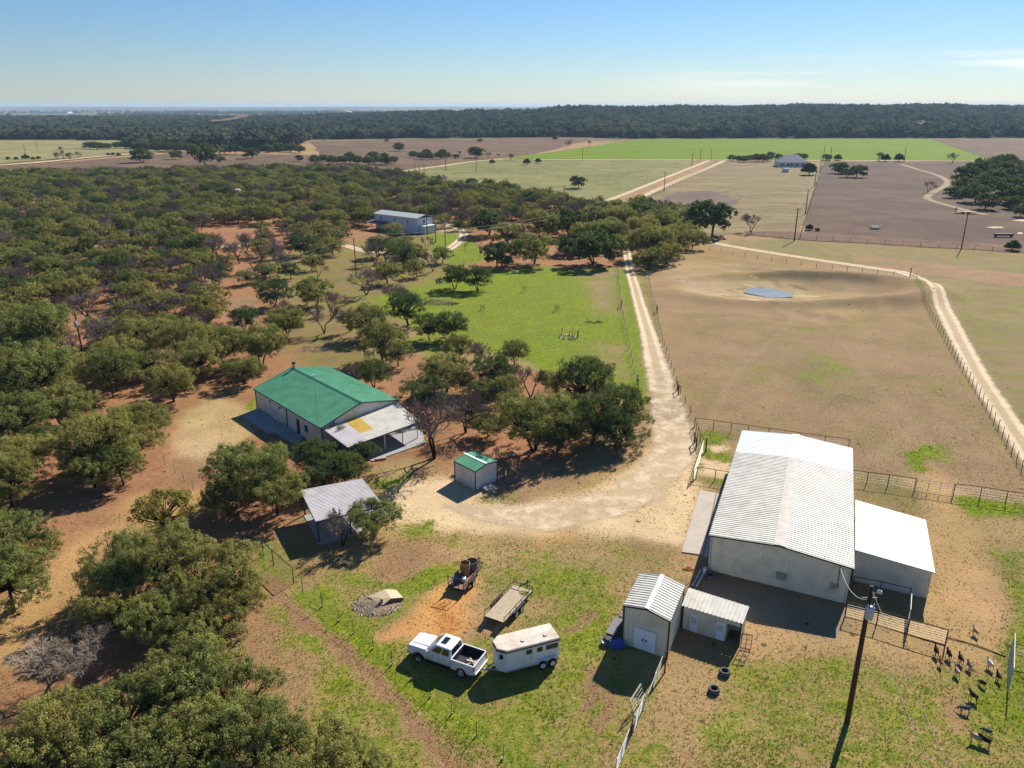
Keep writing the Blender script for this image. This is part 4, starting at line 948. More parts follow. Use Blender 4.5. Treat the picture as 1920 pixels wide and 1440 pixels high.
# wooden pieces lying in the truck bed
def in_frame(root_loc, ang, x, y, z): return Vector(root_loc)+Matrix.Rotation(ang, 4, 'Z') @ Vector((x, y, z))
wx_ = in_frame(ctr, TH_T, -2.35, .1, .9); wp = thing('wood_offcuts', 'crossed brown and white boards lying in the truck bed', 'boards', wx_)
for k, (an, mt) in enumerate(((.5, 'wood_pink'), (2.0, 'wood_tan'), (2.7, 'stone_white'))):
    d = Vector((math.cos(an), math.sin(an), 0))*.5; m = MB(); z = Vector((0, 0, .03*k)); m.bar(wx_-d+z, wx_+d+z, .12, .03); m.build('board', mt, wp)
def make_horse_trailer(L, Wd):
    t = thing('horse_trailer', 'white enclosed horse trailer with tan roof, four dark windows and twin wheels', 'horse trailer')
    x0, x1, w = -L/2, L/2, Wd/2; m = MB(); zb, z1 = .42, 2.28
    pl = [(x0, -w), (x0, w), (x1, w), (x1+.55, .45), (x1+.55, -.45), (x1, -w)]
    n = len(pl); m.add([(x, y, zb) for x, y in pl]+[(x, y, z1) for x, y in pl], [tuple(range(n))[::-1], tuple(range(n, 2*n))]+[(i, (i+1) % n, n+(i+1) % n, n+i) for i in range(n)])
    m.build('body', 'paint_white', t, False, .03)
    def ringp(k, z): return [(x+math.copysign(k, x), y+math.copysign(k*(1 if abs(y) > .5 else .6), y), z) for x, y in pl]
    m = MB(); m.add(ringp(.04, 2.15)+ringp(.04, 2.30), [tuple(range(n, 2*n))]+[(i, (i+1) % n, n+(i+1) % n, n+i) for i in range(n)]); m.build('roof_trim', 'trim_brown', t)
    m = MB(); k = [(x0-.02, -w-.02), (x0-.02, w+.02), (x1, w+.02), (x1+.56, .47), (x1+.56, -.47), (x1, -w-.02)]
    m.add([(x, y, 2.305) for x, y in k]+[(x*.99, y*.93, 2.37) for x, y in k]+[(x*.985, y*.05, 2.42) for x, y in k], [(i, (i+1) % n, n+(i+1) % n, n+i) for i in range(n)]+[(n+i, n+(i+1) % n, 2*n+(i+1) % n, 2*n+i) for i in range(n)]+[tuple(range(2*n, 3*n))]); m.build('roof', 'frp_roof', t)
    for s in (-1, 1):
        for (a, b) in ((-2.0, -1.05), (-.75, -.32), (.1, .55)):
            f = MB(); f.box(a, b, s*w-.02, s*w+.018, 1.58, 1.98); f = f.build('window', 'plastic_black', t)
            g = MB(); g.box(a+.05, b-.05, s*w-.02, s*w+.026, 1.62, 1.94); g.build('pane', 'glass_dark', f)
        f = MB(); a = Vector((x1+.12, s*(w-.18), 0)); b = Vector((x1+.42, s*(.45+.22), 0)); o = Vector((.02, s*.03, 0))
        f.hexa([a+Vector((0, 0, 1.55)), b+Vector((0, 0, 1.55)), b+o+Vector((0, 0, 1.55)), a+o+Vector((0, 0, 1.55))], [a+Vector((0, 0, 1.95)), b+Vector((0, 0, 1.95)), b+o+Vector((0, 0, 1.95)), a+o+Vector((0, 0, 1.95))]); f.build('window', 'glass_dark', t)
        for (a, b, c, e) in ((.08, .10, .60, 2.09), (.72, .74, .60, 2.09), (.08, .74, 2.10, 2.12)): d = MB(); d.box(a, b, s*w-.01, s*w+.012, c, e); d.build('door_seam', 'transformer', t)
        d = MB(); d.box(.16, .22, s*w-.01, s*w+.05, 1.2, 1.28); d.build('door_handle', 'steel_black', t)
        d = MB(); d.box(x0, x1, s*w-.01, s*w+.02, .46, .60); d.build('side_trim', 'transformer', t)
        fd = MB(); pr = [(-2.0, .62), (-1.85, .92), (-.45, .92), (-.25, .62)]; th = .04
        for (p, q2) in zip(pr[:-1], pr[1:]): fd.hexa([(p[0], s*(w-.02), p[1]), (q2[0], s*(w-.02), q2[1]), (q2[0], s*(w+.24), q2[1]), (p[0], s*(w+.24), p[1])], [(p[0], s*(w-.02), p[1]+th), (q2[0], s*(w-.02), q2[1]+th), (q2[0], s*(w+.24), q2[1]+th), (p[0], s*(w+.24), p[1]+th)])
        fd.build('fender', 'paint_white', t)
        for x in (-1.55, -.75): wheel(t, x, s*(w+.10), .34, .2, 'rim_white')
    m = MB(); m.bar((x1, .6, .42), (x1+1.45, 0, .42), .08, .1); m.bar((x1, -.6, .42), (x1+1.45, 0, .42), .08, .1); m.tube((x1+1.1, 0, 0.05), (x1+1.1, 0, .8), .04); m.build('tongue', 'galv', t)
    for x in (-1.2, .6): m = MB(); m.box(x-.12, x+.12, .25, .45, 2.40, 2.47); m.build('roof_vent', 'stone_white', t)
    return t
zr_ = 2.33
ra, rb, rc, rd = G(931.2, 1191.2, zr_), G(1033.7, 1167.5, zr_), G(1050, 1196.2, zr_), G(947.5, 1223.7, zr_)
tc_ = (ra+rb+rc+rd)/4; tc_.z = 0; hd2 = ((ra+rd)-(rb+rc)).normalized(); ht = make_horse_trailer(4.3, 1.95); place(ht, tc_+hd2*(.02), math.atan2(hd2.y, hd2.x))

def make_flatbed(L, w, gate, name, lab):
    t = thing(name, lab, 'utility trailer'); h = w/2
    m = MB(); m.box(-L/2, L/2, -h, h, .55, .60); m.build('deck', 'deck_wood' if not gate else 'rust_deck', t)
    m = MB()
    for s in (-1, 1): m.bar((-L/2, s*h, .53), (L/2, s*h, .53), .06, .12)
    for x in (-L/2, 0, L/2): m.bar((x, -h, .52), (x, h, .52), .06, .1)
    m.bar((L/2, h*.6, .5), (L/2+1.3, 0, .5), .07, .1); m.bar((L/2, -h*.6, .5), (L/2+1.3, 0, .5), .07, .1); m.tube((L/2+.8, 0, 0), (L/2+.8, 0, 1.0), .04)
    m.build('frame', 'steel_black', t)
    m = MB(); zt_ = 1.0 if not gate else .95
    for s in (-1, 1):
        m.bar((-L/2, s*h, zt_), (L/2, s*h, zt_), .05, .05)
        for k in range(6 if not gate else 5):
            x = -L/2+k*L/(5 if not gate else 4); m.bar((x, s*h, .56), (x, s*h, zt_), .04, .04)
    m.bar((L/2, -h, zt_), (L/2, h, zt_), .05, .05)
    for y in (-h*.3, h*.3): m.bar((L/2, y, .56), (L/2, y, zt_), .04, .04)
    m.build('side_rail', 'steel_black', t)
    ax = (-.1-.45, -.1+.45) if not gate else (-.2,)
    for x in ax:
        for s in (-1, 1): wheel(t, x-.2, s*(h+.16), .34, .2, 'rim_white')
    for s in (-1, 1):
        m = MB(); m.box(ax[0]-.65, ax[-1]+.3, s*(h+.16)-.13, s*(h+.16)+.13, .72, .745); m.build('fender', 'steel_black', t)
        m = MB(); m.box(-L/2-.03, -L/2, s*h*.85-.1, s*h*.85+.1, .46, .54); m.build('tail_light', 'lamp_red', t)
    if gate:
        m = MB()
        for y in np.linspace(-h, h, 4): m.bar((-L/2, y, .56), (-L/2-.12, y, 1.72), .05, .05)
        for z in (.6, 1.70): m.bar((-L/2-.12*(z-.56)/1.16, -h, z), (-L/2-.12*(z-.56)/1.16, h, z), .05, .05)
        m.build('ramp_gate', 'steel_black', t)
    else:
        for s in (-1, 1):
            m = MB(); y = s*h*.68
            for e in (-.17, .17): m.bar((-L/2-.02, y+e, .55), (-L/2-1.35, y+e, .06), .05, .06)
            for k in range(7):
                x = -L/2-.08-1.2*k/6; z = .53-.45*k/6; m.bar((x, y-.17, z), (x, y+.17, z), .05, .04)
            m.build('ramp', 'steel_black', t)
    return t
fb = [G(640+1075/4, 960+775/4, .6), G(640+1220/4, 960+830/4, .6), G(640+1440/4, 960+600/4, .6), G(640+1285/4, 960+540/4, .6)]
cc = sum(fb, Vector())/4; cc.z = 0; hh = ((fb[3]+fb[2])-(fb[0]+fb[1])).normalized()
flat = make_flatbed(5.0, 1.85, False, 'flatbed_trailer', 'empty flatbed trailer with plank deck, black side rails and two ramps let down'); FANG = math.atan2(hh.y, hh.x); place(flat, cc, FANG)
FLATC = cc
ub = [G(640+800/4, 960+562/4, .6), G(640+910/4, 960+602/4, .6), G(640+1065/4, 960+400/4, .6), G(640+950/4, 960+362/4, .6)]
cu = sum(ub, Vector())/4; cu.z = 0; hu = ((ub[3]+ub[2])-(ub[0]+ub[1])).normalized(); UANG = math.atan2(hu.y, hu.x)
util = make_flatbed(4.1, 1.45, True, 'utility_trailer', 'small black utility trailer with raised ramp gate, loaded with open bins'); place(util, cu, UANG)
uf = lambda x, y, z: in_frame(cu, UANG, x, y, z)
def bin_thing(name, lab, cat, loc, r, h, mat, sq, tiltx=0, open_top=True):
    t = thing(name, lab, cat, loc); n = 6 if sq else 20; m = MB()
    Mx = Matrix.Translation(loc) @ Matrix.Rotation(UANG+tiltx, 4, 'Z')
    m.lathe([(r*.86, 0), (r, h), (r-.04, h), (r*.86-.04, .05)], n, Mx); m.build('shell', mat, t)
    m = MB(); m.lathe([(0.001, .04), (r*.84, .04)], n, Mx); m.build('base', 'bed_black', t); return t
bin_thing('open_bin', 'tall tan six-sided open-topped bin standing in the middle of the utility trailer', 'bin', uf(.15, .12, .6), .50, 1.25, 'rust_tube', True, .3)
bin_thing('round_tub', 'dark grey round open-topped tub at the front of the utility trailer', 'tub', uf(1.25, -.1, .6), .52, .85, 'tube_grey', False)
p = uf(-1.05, .38, .62); m = MB(); t_ = thing('metal_sheet', 'dark metal sheet leaning along the left side of the utility trailer', 'sheet', p)
d = Vector((math.cos(UANG), math.sin(UANG), 0)); l_ = Vector((-d.y, d.x, 0)); m.hexa([p-d*.8, p+d*.8, p+d*.8+l_*.04, p-d*.8+l_*.04], [p-d*.8+l_*.22+Vector((0, 0, .6)), p+d*.8+l_*.22+Vector((0, 0, .6)), p+d*.8+l_*.26+Vector((0, 0, .6)), p-d*.8+l_*.26+Vector((0, 0, .6))]); m.build('panel', 'tube_grey', t_)
p = uf(-.75, -.15, .62); m = MB(); m.box(-.22, .22, -.18, .18, 0, .3); m.tf(Matrix.Translation(p) @ Matrix.Rotation(UANG+.4, 4, 'Z')); o = m.build('carton', 'white_door'); tag(o, 'small white carton on the utility trailer beside the tan bin', 'box')
# yellow weeds lying on the flatbed corner
m = MB()
for i in range(90):
    r = random.random()*.42; a = random.random()*6.28; p = in_frame(cc, FANG, 1.85+r*math.cos(a), -.45+r*math.sin(a), .62); an = random.random()*6.28
    e = Vector((math.cos(an)*.13, math.sin(an)*.13, random.uniform(.02, .12))); s_ = Vector((-e.y, e.x, 0))*.3; m.add([p-s_, p+s_, p+e], [(0, 1, 2)])
tag(m.build('cut_weeds', 'yellow_weed'), 'heap of yellow-green cut weeds on the front corner of the flatbed', 'weeds')

# ================================================================== small things in the yard
def tyre(px, py, lab, r=.42, h=.34):
    p = G(px, py); m = MB(); m.lathe([(r*.62, 0), (r*.95, 0), (r, .08), (r, h-.08), (r*.95, h), (r*.62, h), (r*.58, h*.5)], 26, Matrix.Translation(p), True)
    o = m.build('tyre', 'rubber_grey', None, True); tag(o, lab, 'tyre', 'loose tyres on the ground'); return o
tyre(1358.5, 1264, 'black tyre lying flat on the ground nearest the low shed'); tyre(1338.5, 1297, 'black tyre lying flat, farther from the low shed than its pair'); tyre(1331, 1083, 'tyre in the shade at the left corner of the barn wall', .42, .34)
# stone heap with tan cover
ph = G(712, 1128); rp = thing('stone_pile', 'low mound of pale rubble around the tan well cover', 'stone pile', ph)
m = MB(); m2 = MB(); r0 = np.random.RandomState(3)
def rock(mb, p, s, seed):
    rr = np.random.RandomState(seed); o = []
    for (a, b, c) in ((1, 0, 0), (-1, 0, 0), (0, 1, 0), (0, -1, 0), (0, 0, 1), (0, 0, -1)): o.append(Vector(p)+Vector((a, b, c))*s*(.6+.6*rr.rand())+Vector(rr.rand(3)-.5)*s*.6)
    mb.add(o, [(0, 2, 4), (2, 1, 4), (1, 3, 4), (3, 0, 4), (2, 0, 5), (1, 2, 5), (3, 1, 5), (0, 3, 5)])
pa, pb_ = G(672, 1118), G(755, 1140); midp = (pa+pb_)/2
for i in range(620):
    a = r0.rand()*6.28; r = math.sqrt(r0.rand()); p = midp+Vector((2.15*r*math.cos(a)-.15, 1.75*r*math.sin(a)-.35, .36*(1-r)))
    rock(m if i % 3 else m2, p, .05+.10*r0.rand()**2, i)
md_ = MB(); md_.lathe([(2.25, -.05), (1.7, .12), (1.0, .25), (.01, .34)], 24, Matrix.Translation(midp+Vector((-.15, -.35, 0))) @ Matrix.Diagonal((1, .82, 1, 1))); simple('mound_dirt', (.27, .19, .115), .95, 0, .25, 2); md_.build('mound', 'mound_dirt', rp, True)
m.build('rubble', 'stone', rp)['label'] = 'grey-brown stones'; m2.build('rubble', 'stone_white', rp)['label'] = 'white stones'
cv = thing('well_cover', 'tan peaked sheet cover lying on the rubble mound', 'cover', midp)
A = [G(690, 1119, .34), G(718, 1134.5, .34), G(733, 1122, .62), G(722, 1104.5, .62), G(756, 1120, .36), G(743, 1106, .42)]
m = MB(); th = Vector((0, 0, -.05))
m.hexa([A[0]+th, A[1]+th, A[2]+th, A[3]+th], [A[0], A[1], A[2], A[3]]); m.hexa([A[2]+th, A[4]+th, A[5]+th, A[3]+th], [A[2]+Vector((0, 0, .002)), A[4], A[5], A[3]+Vector((0, 0, .002))]); m.build('sheet', 'cover_tan', cv)
m = MB()
for a_, b_ in ((A[0], A[1]), (A[1], A[2]), (A[2], A[4])): m.hexa([V2(a_, .05), V2(b_, .05), V2(b_+Vector((0, .05, 0)), .05), V2(a_+Vector((0, .05, 0)), .05)], [a_+th, b_+th, b_+th+Vector((0, .05, 0)), a_+th+Vector((0, .05, 0))])
m.build('side_board', 'trim_brown', cv)
p = G(716, 1136); m = MB(); m.hexa([p+Vector((-.14, -.1, .3)), p+Vector((.14, -.1, .3)), p+Vector((.12, .12, .3)), p+Vector((-.12, .12, .3))], [p+Vector((-.1, -.05, .75)), p+Vector((.16, -.08, .7)), p+Vector((.1, .12, .72)), p+Vector((-.12, .1, .8))]); tag(m.build('timber_stump', 'wood_tan'), 'short brown stump leaning on the front of the well cover', 'stump')
# pallets of blocks by small shed
p0 = G(917, 918); st = thing('block_stack', 'small stack of pale blocks on the grass by the small green-roofed shed', 'blocks', p0)
m = MB()
for i in range(9):
    x, y = (i % 3-1)*.42, (i//3-1)*.3; z = .12+.05*random.random(); m.box(-.18, .18, -.11, .11, 0, .2); 
    for v in m.v[-8:]: v += Vector((x, y, z))
m.tf(Matrix.Translation(p0) @ Matrix.Rotation(.6, 4, 'Z')); m.build('block', 'stone_white', st)
m = MB(); m.box(-.75, .75, -.5, .5, .02, .12); m.tf(Matrix.Translation(p0) @ Matrix.Rotation(.6, 4, 'Z')); m.build('pallet', 'wood_tan', st)
p = G(714, 862); m = MB(); m.box(-.65, .65, -.2, .2, 0, .25); m.tf(Matrix.Translation(p) @ Matrix.Rotation(.35, 4, 'Z')); tag(m.build('doorstep', 'wood_pink'), 'pale pink step block at the edge of the house porch', 'step')
p = G(741, 1); 
# scrap beside the tall shed
a, b, on = TALL
def blockthing(name, lab, cat, px, py, sx_, sy_, sz, rot, mat, z0=0, parts=None):
    p = G(px, py); t = thing(name, lab, cat, p); m = MB(); m.box(-sx_/2, sx_/2, -sy_/2, sy_/2, z0, z0+sz); m.tf(Matrix.Translation(p) @ Matrix.Rotation(rot, 4, 'Z')); m.build('body', mat, t, False, .02)
    m = MB(); m.box(-sx_/2-.04, sx_/2+.04, -sy_/2-.04, sy_/2+.04, z0+sz, z0+sz+.05); m.tf(Matrix.Translation(p) @ Matrix.Rotation(rot, 4, 'Z')); m.build('top', mat, t); return t
blockthing('stock_tank', 'long grey metal tank lying beside the left wall of the tall shed', 'tank', 1152, 1186, 2.2, .7, .6, 1.1, 'tube_grey')
blockthing('machine_box', 'dark machine box at the near left corner of the tall shed', 'machine', 1143, 1204, .8, .6, .5, .4, 'plastic_black')
blockthing('grey_crate', 'pale grey crate farthest left of the tall shed', 'crate', 1137, 1208, .7, .45, .3, .1, 'galv')
blockthing('blue_barrel_cover', 'blue tarp-covered box in the shade left of the tall shed doors', 'box', 1156, 1213, 1.0, .7, .45, .2, 'blue_plastic')
p = G(1166, 1160); m = MB()
for i in range(14): m.bar(p+Vector((random.uniform(-.4, .4), random.uniform(-.5, .5), .1)), p+Vector((random.uniform(-.4, .4), random.uniform(-.5, .5), .5)), .08, .06)
tag(m.build('scrap_heap', 'stone'), 'heap of pale scrap pieces behind the grey tank', 'scrap')
# hose, boat-like white trough by the barn corner
p = G(1290, 1067); m = MB()
for k in range(3): m.path([p+Vector(((.45-.1*k)*math.cos(i*.5)+.1*math.sin(i*1.7), (.3-.06*k)*math.sin(i*.5), .05+.03*k)) for i in range(13)], .035, 5)
tag(m.build('hose', 'hose'), 'coiled orange hose on the grass left of the barn', 'hose')
a_, b_ = G(1306, 1103), G(1321, 1075); m = MB(); d = (b_-a_).normalized(); s_ = Vector((-d.y, d.x, 0))
m.bar(a_+Vector((0, 0, .25)), b_+Vector((0, 0, .25)), .12, .1); m.bar(a_+s_*.35+Vector((0, 0, .25)), b_+s_*.35+Vector((0, 0, .25)), .08, .1); m.tube(b_, b_+Vector((0, 0, .6)), .18, .16, 8)
tag(m.build('pipe_trough', 'trim_light'), 'white pipes in the shade between the barn corner and low shed', 'pipes')
# fire ring in the lawn
p = G(1064, 633); fr = thing('fire_ring', 'ring of pale stones and stakes in the middle of the lawn', 'fire ring', p); m = MB()
for i in range(16): rock(m, p+Vector((1.3*math.cos(i*.4)+random.uniform(-.3, .3), 1.3*math.sin(i*.4), .1)), .28, i+900)
m.build('stone', 'stone_white', fr); m = MB()
for i in range(7): q_ = p+Vector((random.uniform(-1.5, 2), random.uniform(-1, 2), 0)); m.tube(q_, q_+Vector((random.uniform(-.2, .2), 0, 1.4)), .05)
m.build('stake', 'pole_wood', fr)
for px, py in ((983, 547), (905, 582), (1044, 583)):
    p = G(px, py); o = thing('young_tree_cage', 'lone wire cage guarding a sapling on the green lawn, '+{983: 'the farthest of three', 905: 'the left one of three', 1044: 'the right one of three'}[px], 'tree cage', p, 'sapling cages on the lawn')
    m = MB(); 
    for i in range(10): a = i*.628; m.tube(p+Vector((.5*math.cos(a), .5*math.sin(a), 0)), p+Vector((.5*math.cos(a), .5*math.sin(a), 1.3)), .02, .02, 3)
    m.build('cage', 'post_wood', o); m = MB()
    for i in range(14): m.bar(p+Vector((0, 0, .4+.05*i)), p+Vector((random.uniform(-.5, .5), random.uniform(-.5, .5), .8+random.random()*.6)), .02, .02)
    m.build('sapling', 'twig', o)
def brush_pile(px, py, rx, ry, h, lab, mat='brush', n=260, pn='branch'):
    p = G(px, py); o = MB()
    for i in range(n):
        a = random.random()*6.28; r = math.sqrt(random.random()); c = p+Vector((rx*r*math.cos(a), ry*r*math.sin(a), h*(1-r)*random.random())); an = random.random()*6.28; L = random.uniform(.4, 1.3)
        d = Vector((math.cos(an), math.sin(an), random.uniform(-.1, .5)))*L/2; o.tube(c-d, c+d, random.uniform(.02, .06), .01, 3, False)
    return tag(o.build('brush_pile', mat), lab, 'brush pile')
brush_pile(818, 568, 3.6, 2.4, 1.3, 'pile of grey and reddish cut branches at the left edge of the lawn', 'twig_pale')
brush_pile(846, 570, 1.6, 1.4, .8, 'small reddish brush pile right of the bigger one by the lawn', 'rust_deck', 90)
brush_pile(1247, 605, 1.8, 1.2, .25, 'flat patch of dark cut brush on the lawn by the fence', 'bark', 60).location = G(1112, 604)-G(1247, 605)
brush_pile(590, 655, 3, 2, .5, 'low heap of pale stones and sticks behind the green-roofed house', 'twig_pale', 160)
brush_pile(1360, 361, 7, 4, .9, 'dark brush heap in the tan stubble field', 'twig', 160)
# field objects: hay trailer, feeder, sheet
def far_trailer(px, py, L, ang, lab):
    p = G(px, py); t = thing('hay_trailer', lab, 'trailer', p); Mx = Matrix.Translation(p) @ Matrix.Rotation(ang, 4, 'Z')
    m = MB(); m.box(-L/2, L/2, -1.2, 1.2, .8, 1.0); m.tf(Mx); m.build('deck', 'wood_tan', t)
    m = MB(); m.box(-L/2-.1, -L/2, -1.2, 1.2, 1.0, 2.4); m.box(L/2, L/2+1.4, -.1, .1, .6, .75); m.tf(Mx); m.build('frame', 'steel_black', t)
    for x in (-1, 1):
        for y in (-1.25, 1.25):
            w_ = MB(); w_.lathe([(.1, -.12), (.4, -.12), (.42, 0), (.4, .12), (.1, .12)], 12, Mx @ Matrix.Translation((x, y, .42)) @ Matrix.Rotation(R_(90), 4, 'X'), True); w_.build('wheel', 'rubber', t)
far_trailer(1810, 401, 7, -.35, 'flat pale-decked trailer parked in the purple field below the right wood')
p = G(1640, 430); t = thing('feed_rack', 'grey feeder rack alone in the purple-brown field', 'feeder', p); m = MB(); 
for x in (-1.6, 0, 1.6):
    for y in (-.8, .8): m.tube(p+Vector((x, y, 0)), p+Vector((x, y, 1.3)), .06)
for z in (.6, 1.3):
    for y in (-.8, .8): m.bar(p+Vector((-1.6, y, z)), p+Vector((1.6, y, z)), .08, .08)
m.build('frame', 'galv', t); m = MB(); m.box(p.x-1.5, p.x+1.5, p.y-.6, p.y+.6, .3, .8); m.build('trough', 'tube_grey', t)
p = G(1881, 445); t = thing('feed_trough', 'long dark feed trough on legs near the right field fence', 'trough', p); m = MB(); m.box(p.x-3, p.x+3, p.y-.6, p.y+.6, .6, 1.2); m.build('basin', 'bed_black', t); m = MB()
for x in (-2.5, 2.5): m.box(p.x+x-.1, p.x+x+.1, p.y-.5, p.y+.5, 0, .6)
m.build('leg', 'steel_black', t)
for px, py, w_ in ((1865, 427, 24), (1915, 414, 24), (1912, 438, 8)):
    sheet('bare_patch', [(px-w_*.75, py), (px-w_*.2, py-1.6), (px+w_*.6, py-1.2), (px+w_*.75, py+.8), (px, py+1.8)], 'road', .14, .3, 3)
# vehicles half hidden at the right wood
def far_car(px, py, mat, lab, ang=.2):
    p = G(px, py); t = thing('parked_car', lab, 'car', p); Mx = Matrix.Translation(p) @ Matrix.Rotation(ang, 4, 'Z')
    m = MB(); m.hexa([(-2.2, -.9, .4), (2.2, -.9, .4), (2.2, .9, .4), (-2.2, .9, .4)], [(-2.2, -.85, 1.0), (2.1, -.85, .95), (2.1, .85, .95), (-2.2, .85, 1.0)]); m.tf(Mx); m.build('body', mat, t, False, .05)
    m = MB(); m.hexa([(-1.7, -.8, 1.0), (1.0, -.8, 1.0), (1.0, .8, 1.0), (-1.7, .8, 1.0)], [(-1.3, -.65, 1.55), (.4, -.65, 1.55), (.4, .65, 1.55), (-1.3, .65, 1.55)]); m.tf(Mx); m.build('cabin', 'glass_dark', t, False, .05)
    for x in (-1.4, 1.4):
        for y in (-.85, .85):
            w_ = MB(); w_.lathe([(.1, -.1), (.33, -.1), (.33, .1), (.1, .1)], 12, Mx @ Matrix.Translation((x, y, .33)) @ Matrix.Rotation(R_(90), 4, 'X'), True); w_.build('wheel', 'rubber', t)
far_car(1886, 386, 'paint_white', 'white car half hidden under the right-hand trees'); far_car(1905, 389, 'wood_pink', 'reddish car at the edge of the right-hand trees', -.1)

# ================================================================== fences, gates, poles
def zg(x, y): return float(zt(np.array([x]), np.array([y]))[0])
def run_points(px, step):
    P = [G(*p) for p in px]; out = [P[0]]
    for a, b in zip(P[:-1], P[1:]):
        k = max(1, int(round((b-a).length/step)))
        for j in range(1, k+1): out.append(a.lerp(b, j/k))
    return out
def fence(name, label, cat, px, step, h, r, postmat, wires, wiremat='wire', wr=.012, group=None, sq=False, base=None, jitter=.05, mesh_wire=False, rail=None):
    P = run_points(px, step); root = thing(name, label, cat, P[0], group)
    pm = MB(); pm.tube((0, 0, -.05), (0, 0, h), r, r*.9, 4 if sq else 6); me = pm.mesh('post'); me.materials.append(MATS[postmat])
    bm_ = None
    if base: b = MB(); b.box(-base, base, -base*.7, base*.7, 0, .18); bm_ = b.mesh('post_base'); bm_.materials.append(MATS['stone_white'])
    tops = []
    for p in P:
        z = zg(p.x, p.y); o = bpy.data.objects.new('post', me); COL.objects.link(o); o.parent = root
        l = p-P[0]; o.location = (l.x, l.y, z); o.rotation_euler = (random.uniform(-jitter, jitter), random.uniform(-jitter, jitter), random.random()*3); tops.append(Vector((p.x, p.y, z)))
        if bm_: o2 = bpy.data.objects.new('post_base', bm_); COL.objects.link(o2); o2.parent = o; o2.location = (.05, .05, 0)
    w = MB()
    for k in wires: w.path([t+Vector((0, 0, k*h)) for t in tops], wr, 3)
    if mesh_wire:
        for a, b in zip(tops[:-1], tops[1:]):
            n = int((b-a).length/.3)
            for j in range(1, n): q_ = a.lerp(b, j/n); w.tube(q_, q_+Vector((0, 0, h*max(wires))), wr*.8, wr*.8, 3, False)
    if w.v: w.build('wire', wiremat, root)
    if rail:
        m = MB()
        for k in rail: m.path([t+Vector((0, 0, k*h)) for t in tops], r*.8, 5)
        m.build('rail', postmat, root)
    return root
fence('wire_fence', 'thin wire fence along the left side of the gravel drive beside the green lawn', 'fence', [(1158, 505), (1165, 580), (1178, 640), (1190, 700), (1196, 735)], 4, 1.3, .05, 'post_wood', (.35, .65, .95))
fence('wire_fence', 'thin wire fence along the right side of the gravel drive', 'fence', [(1212, 515), (1228, 580), (1245, 650), (1268, 720), (1303, 800)], 4, 1.3, .05, 'post_wood', (.35, .65, .95))
fence('wire_fence', 'weedy wire fence beside the curving gravel road at the right edge of the pasture', 'fence', [(1706, 521), (1745, 592), (1790, 668), (1850, 765), (1925, 900)], 2.6, 1.35, .05, 'post_wood', (.3, .6, .95), mesh_wire=False)
fence('wire_fence', 'wire fence along the top of the pasture behind the pond', 'fence', [(1310, 466), (1420, 486), (1560, 506), (1705, 521)], 4, 1.3, .06, 'post_wood', (.3, .6, .95))
fence('wire_fence', 'wire fence of thin stakes with white block bases across the lower grass', 'fence', [(604, 1139), (636, 1166), (663, 1189), (699.5, 1218), (735, 1248), (770, 1276), (807, 1309), (846, 1341), (893, 1382), (943, 1425), (1000, 1475)], 9, 1.35, .028, 'tpost', (.5, .9), 'wire', .007, base=.055)
fence('wire_fence', 'faint wire fence of thin stakes running down from the sandy patch left of the house', 'fence', [(309, 872), (328, 889), (346, 905), (363, 920), (380, 930)], 9, 1.3, .025, 'tpost', (.5, .9), 'wire', .006)
fence('field_fence', 'fence line of dark posts between the purple field and the pale pasture', 'fence', [(1400, 441), (1500, 449), (1760, 465), (1930, 476)], 5, 1.4, .07, 'post_wood', (.4, .9), 'post_wood', .03)
fence('field_fence', 'fence line climbing between the tan and purple fields', 'fence', [(1500, 447), (1515, 398), (1530, 350), (1543, 306)], 8, 1.6, .09, 'post_wood', (.4, .9), 'post_wood', .03)
fence('roadside_fence', 'fence along the near edge of the two straight far gravel roads', 'fence', [(1190, 386), (1255, 352), (1345, 305)], 9, 1.6, .10, 'post_wood', (.9,), 'post_wood', .04)
fence('pipe_fence', 'rusty pipe and wire fence behind the big barn', 'pipe fence', [(1302, 802), (1337, 806.5), (1370, 812), (1402, 816), (1440, 822), (1500, 831), (1545, 837), (1590, 843)], 9, 1.45, .045, 'pipe_rust', (.25, .45, .65), 'wire', .008, rail=(.98,), mesh_wire=True, jitter=0)
fence('pipe_fence', 'rusty pipe fence stepping down from the drive to the left wall of the barn', 'pipe fence', [(1302, 802), (1308, 820), (1317, 842)], 2, 1.45, .045, 'pipe_rust', (.25, .5, .75), 'wire', .01, rail=(.98,), jitter=0)
fence('pipe_fence', 'short pipe fence between the tan gate and the left side of the barn', 'pipe fence', [(1299, 905), (1306, 896), (1340, 902), (1364, 906)], 9, 1.45, .045, 'pipe_rust', (.25, .5, .75), 'wire', .008, rail=(.98,), mesh_wire=True, jitter=0)
fence('pipe_fence', 'rusty pipe and wire fence from the barn corner to the field gate', 'pipe fence', [(1597, 903), (1624.7, 907.5), (1664, 912), (1713.8, 919.7)], 9, 1.5, .05, 'pipe_rust', (.2, .4, .6, .8), 'wire', .008, rail=(.98,), mesh_wire=True, jitter=0)
fence('pipe_fence', 'rusty pipe and wire fence from the field gate to the right edge', 'pipe fence', [(1787, 930), (1836.6, 935.6), (1885, 943.7), (1940, 951)], 9, 1.5, .05, 'pipe_rust', (.2, .4, .6, .8), 'wire', .008, rail=(.98,), mesh_wire=True, jitter=0)
fence('pipe_fence', 'dark pipe pen fence in front of the white-roofed lean-to', 'pipe fence', [(1584, 1157), (1643, 1172), (1700, 1189.6), (1771.9, 1210)], 9, 1.5, .055, 'pipe_rust', (.14, .28, .42, .56, .70, .84), 'wire_pale', .01, rail=(.98, .02), jitter=0)
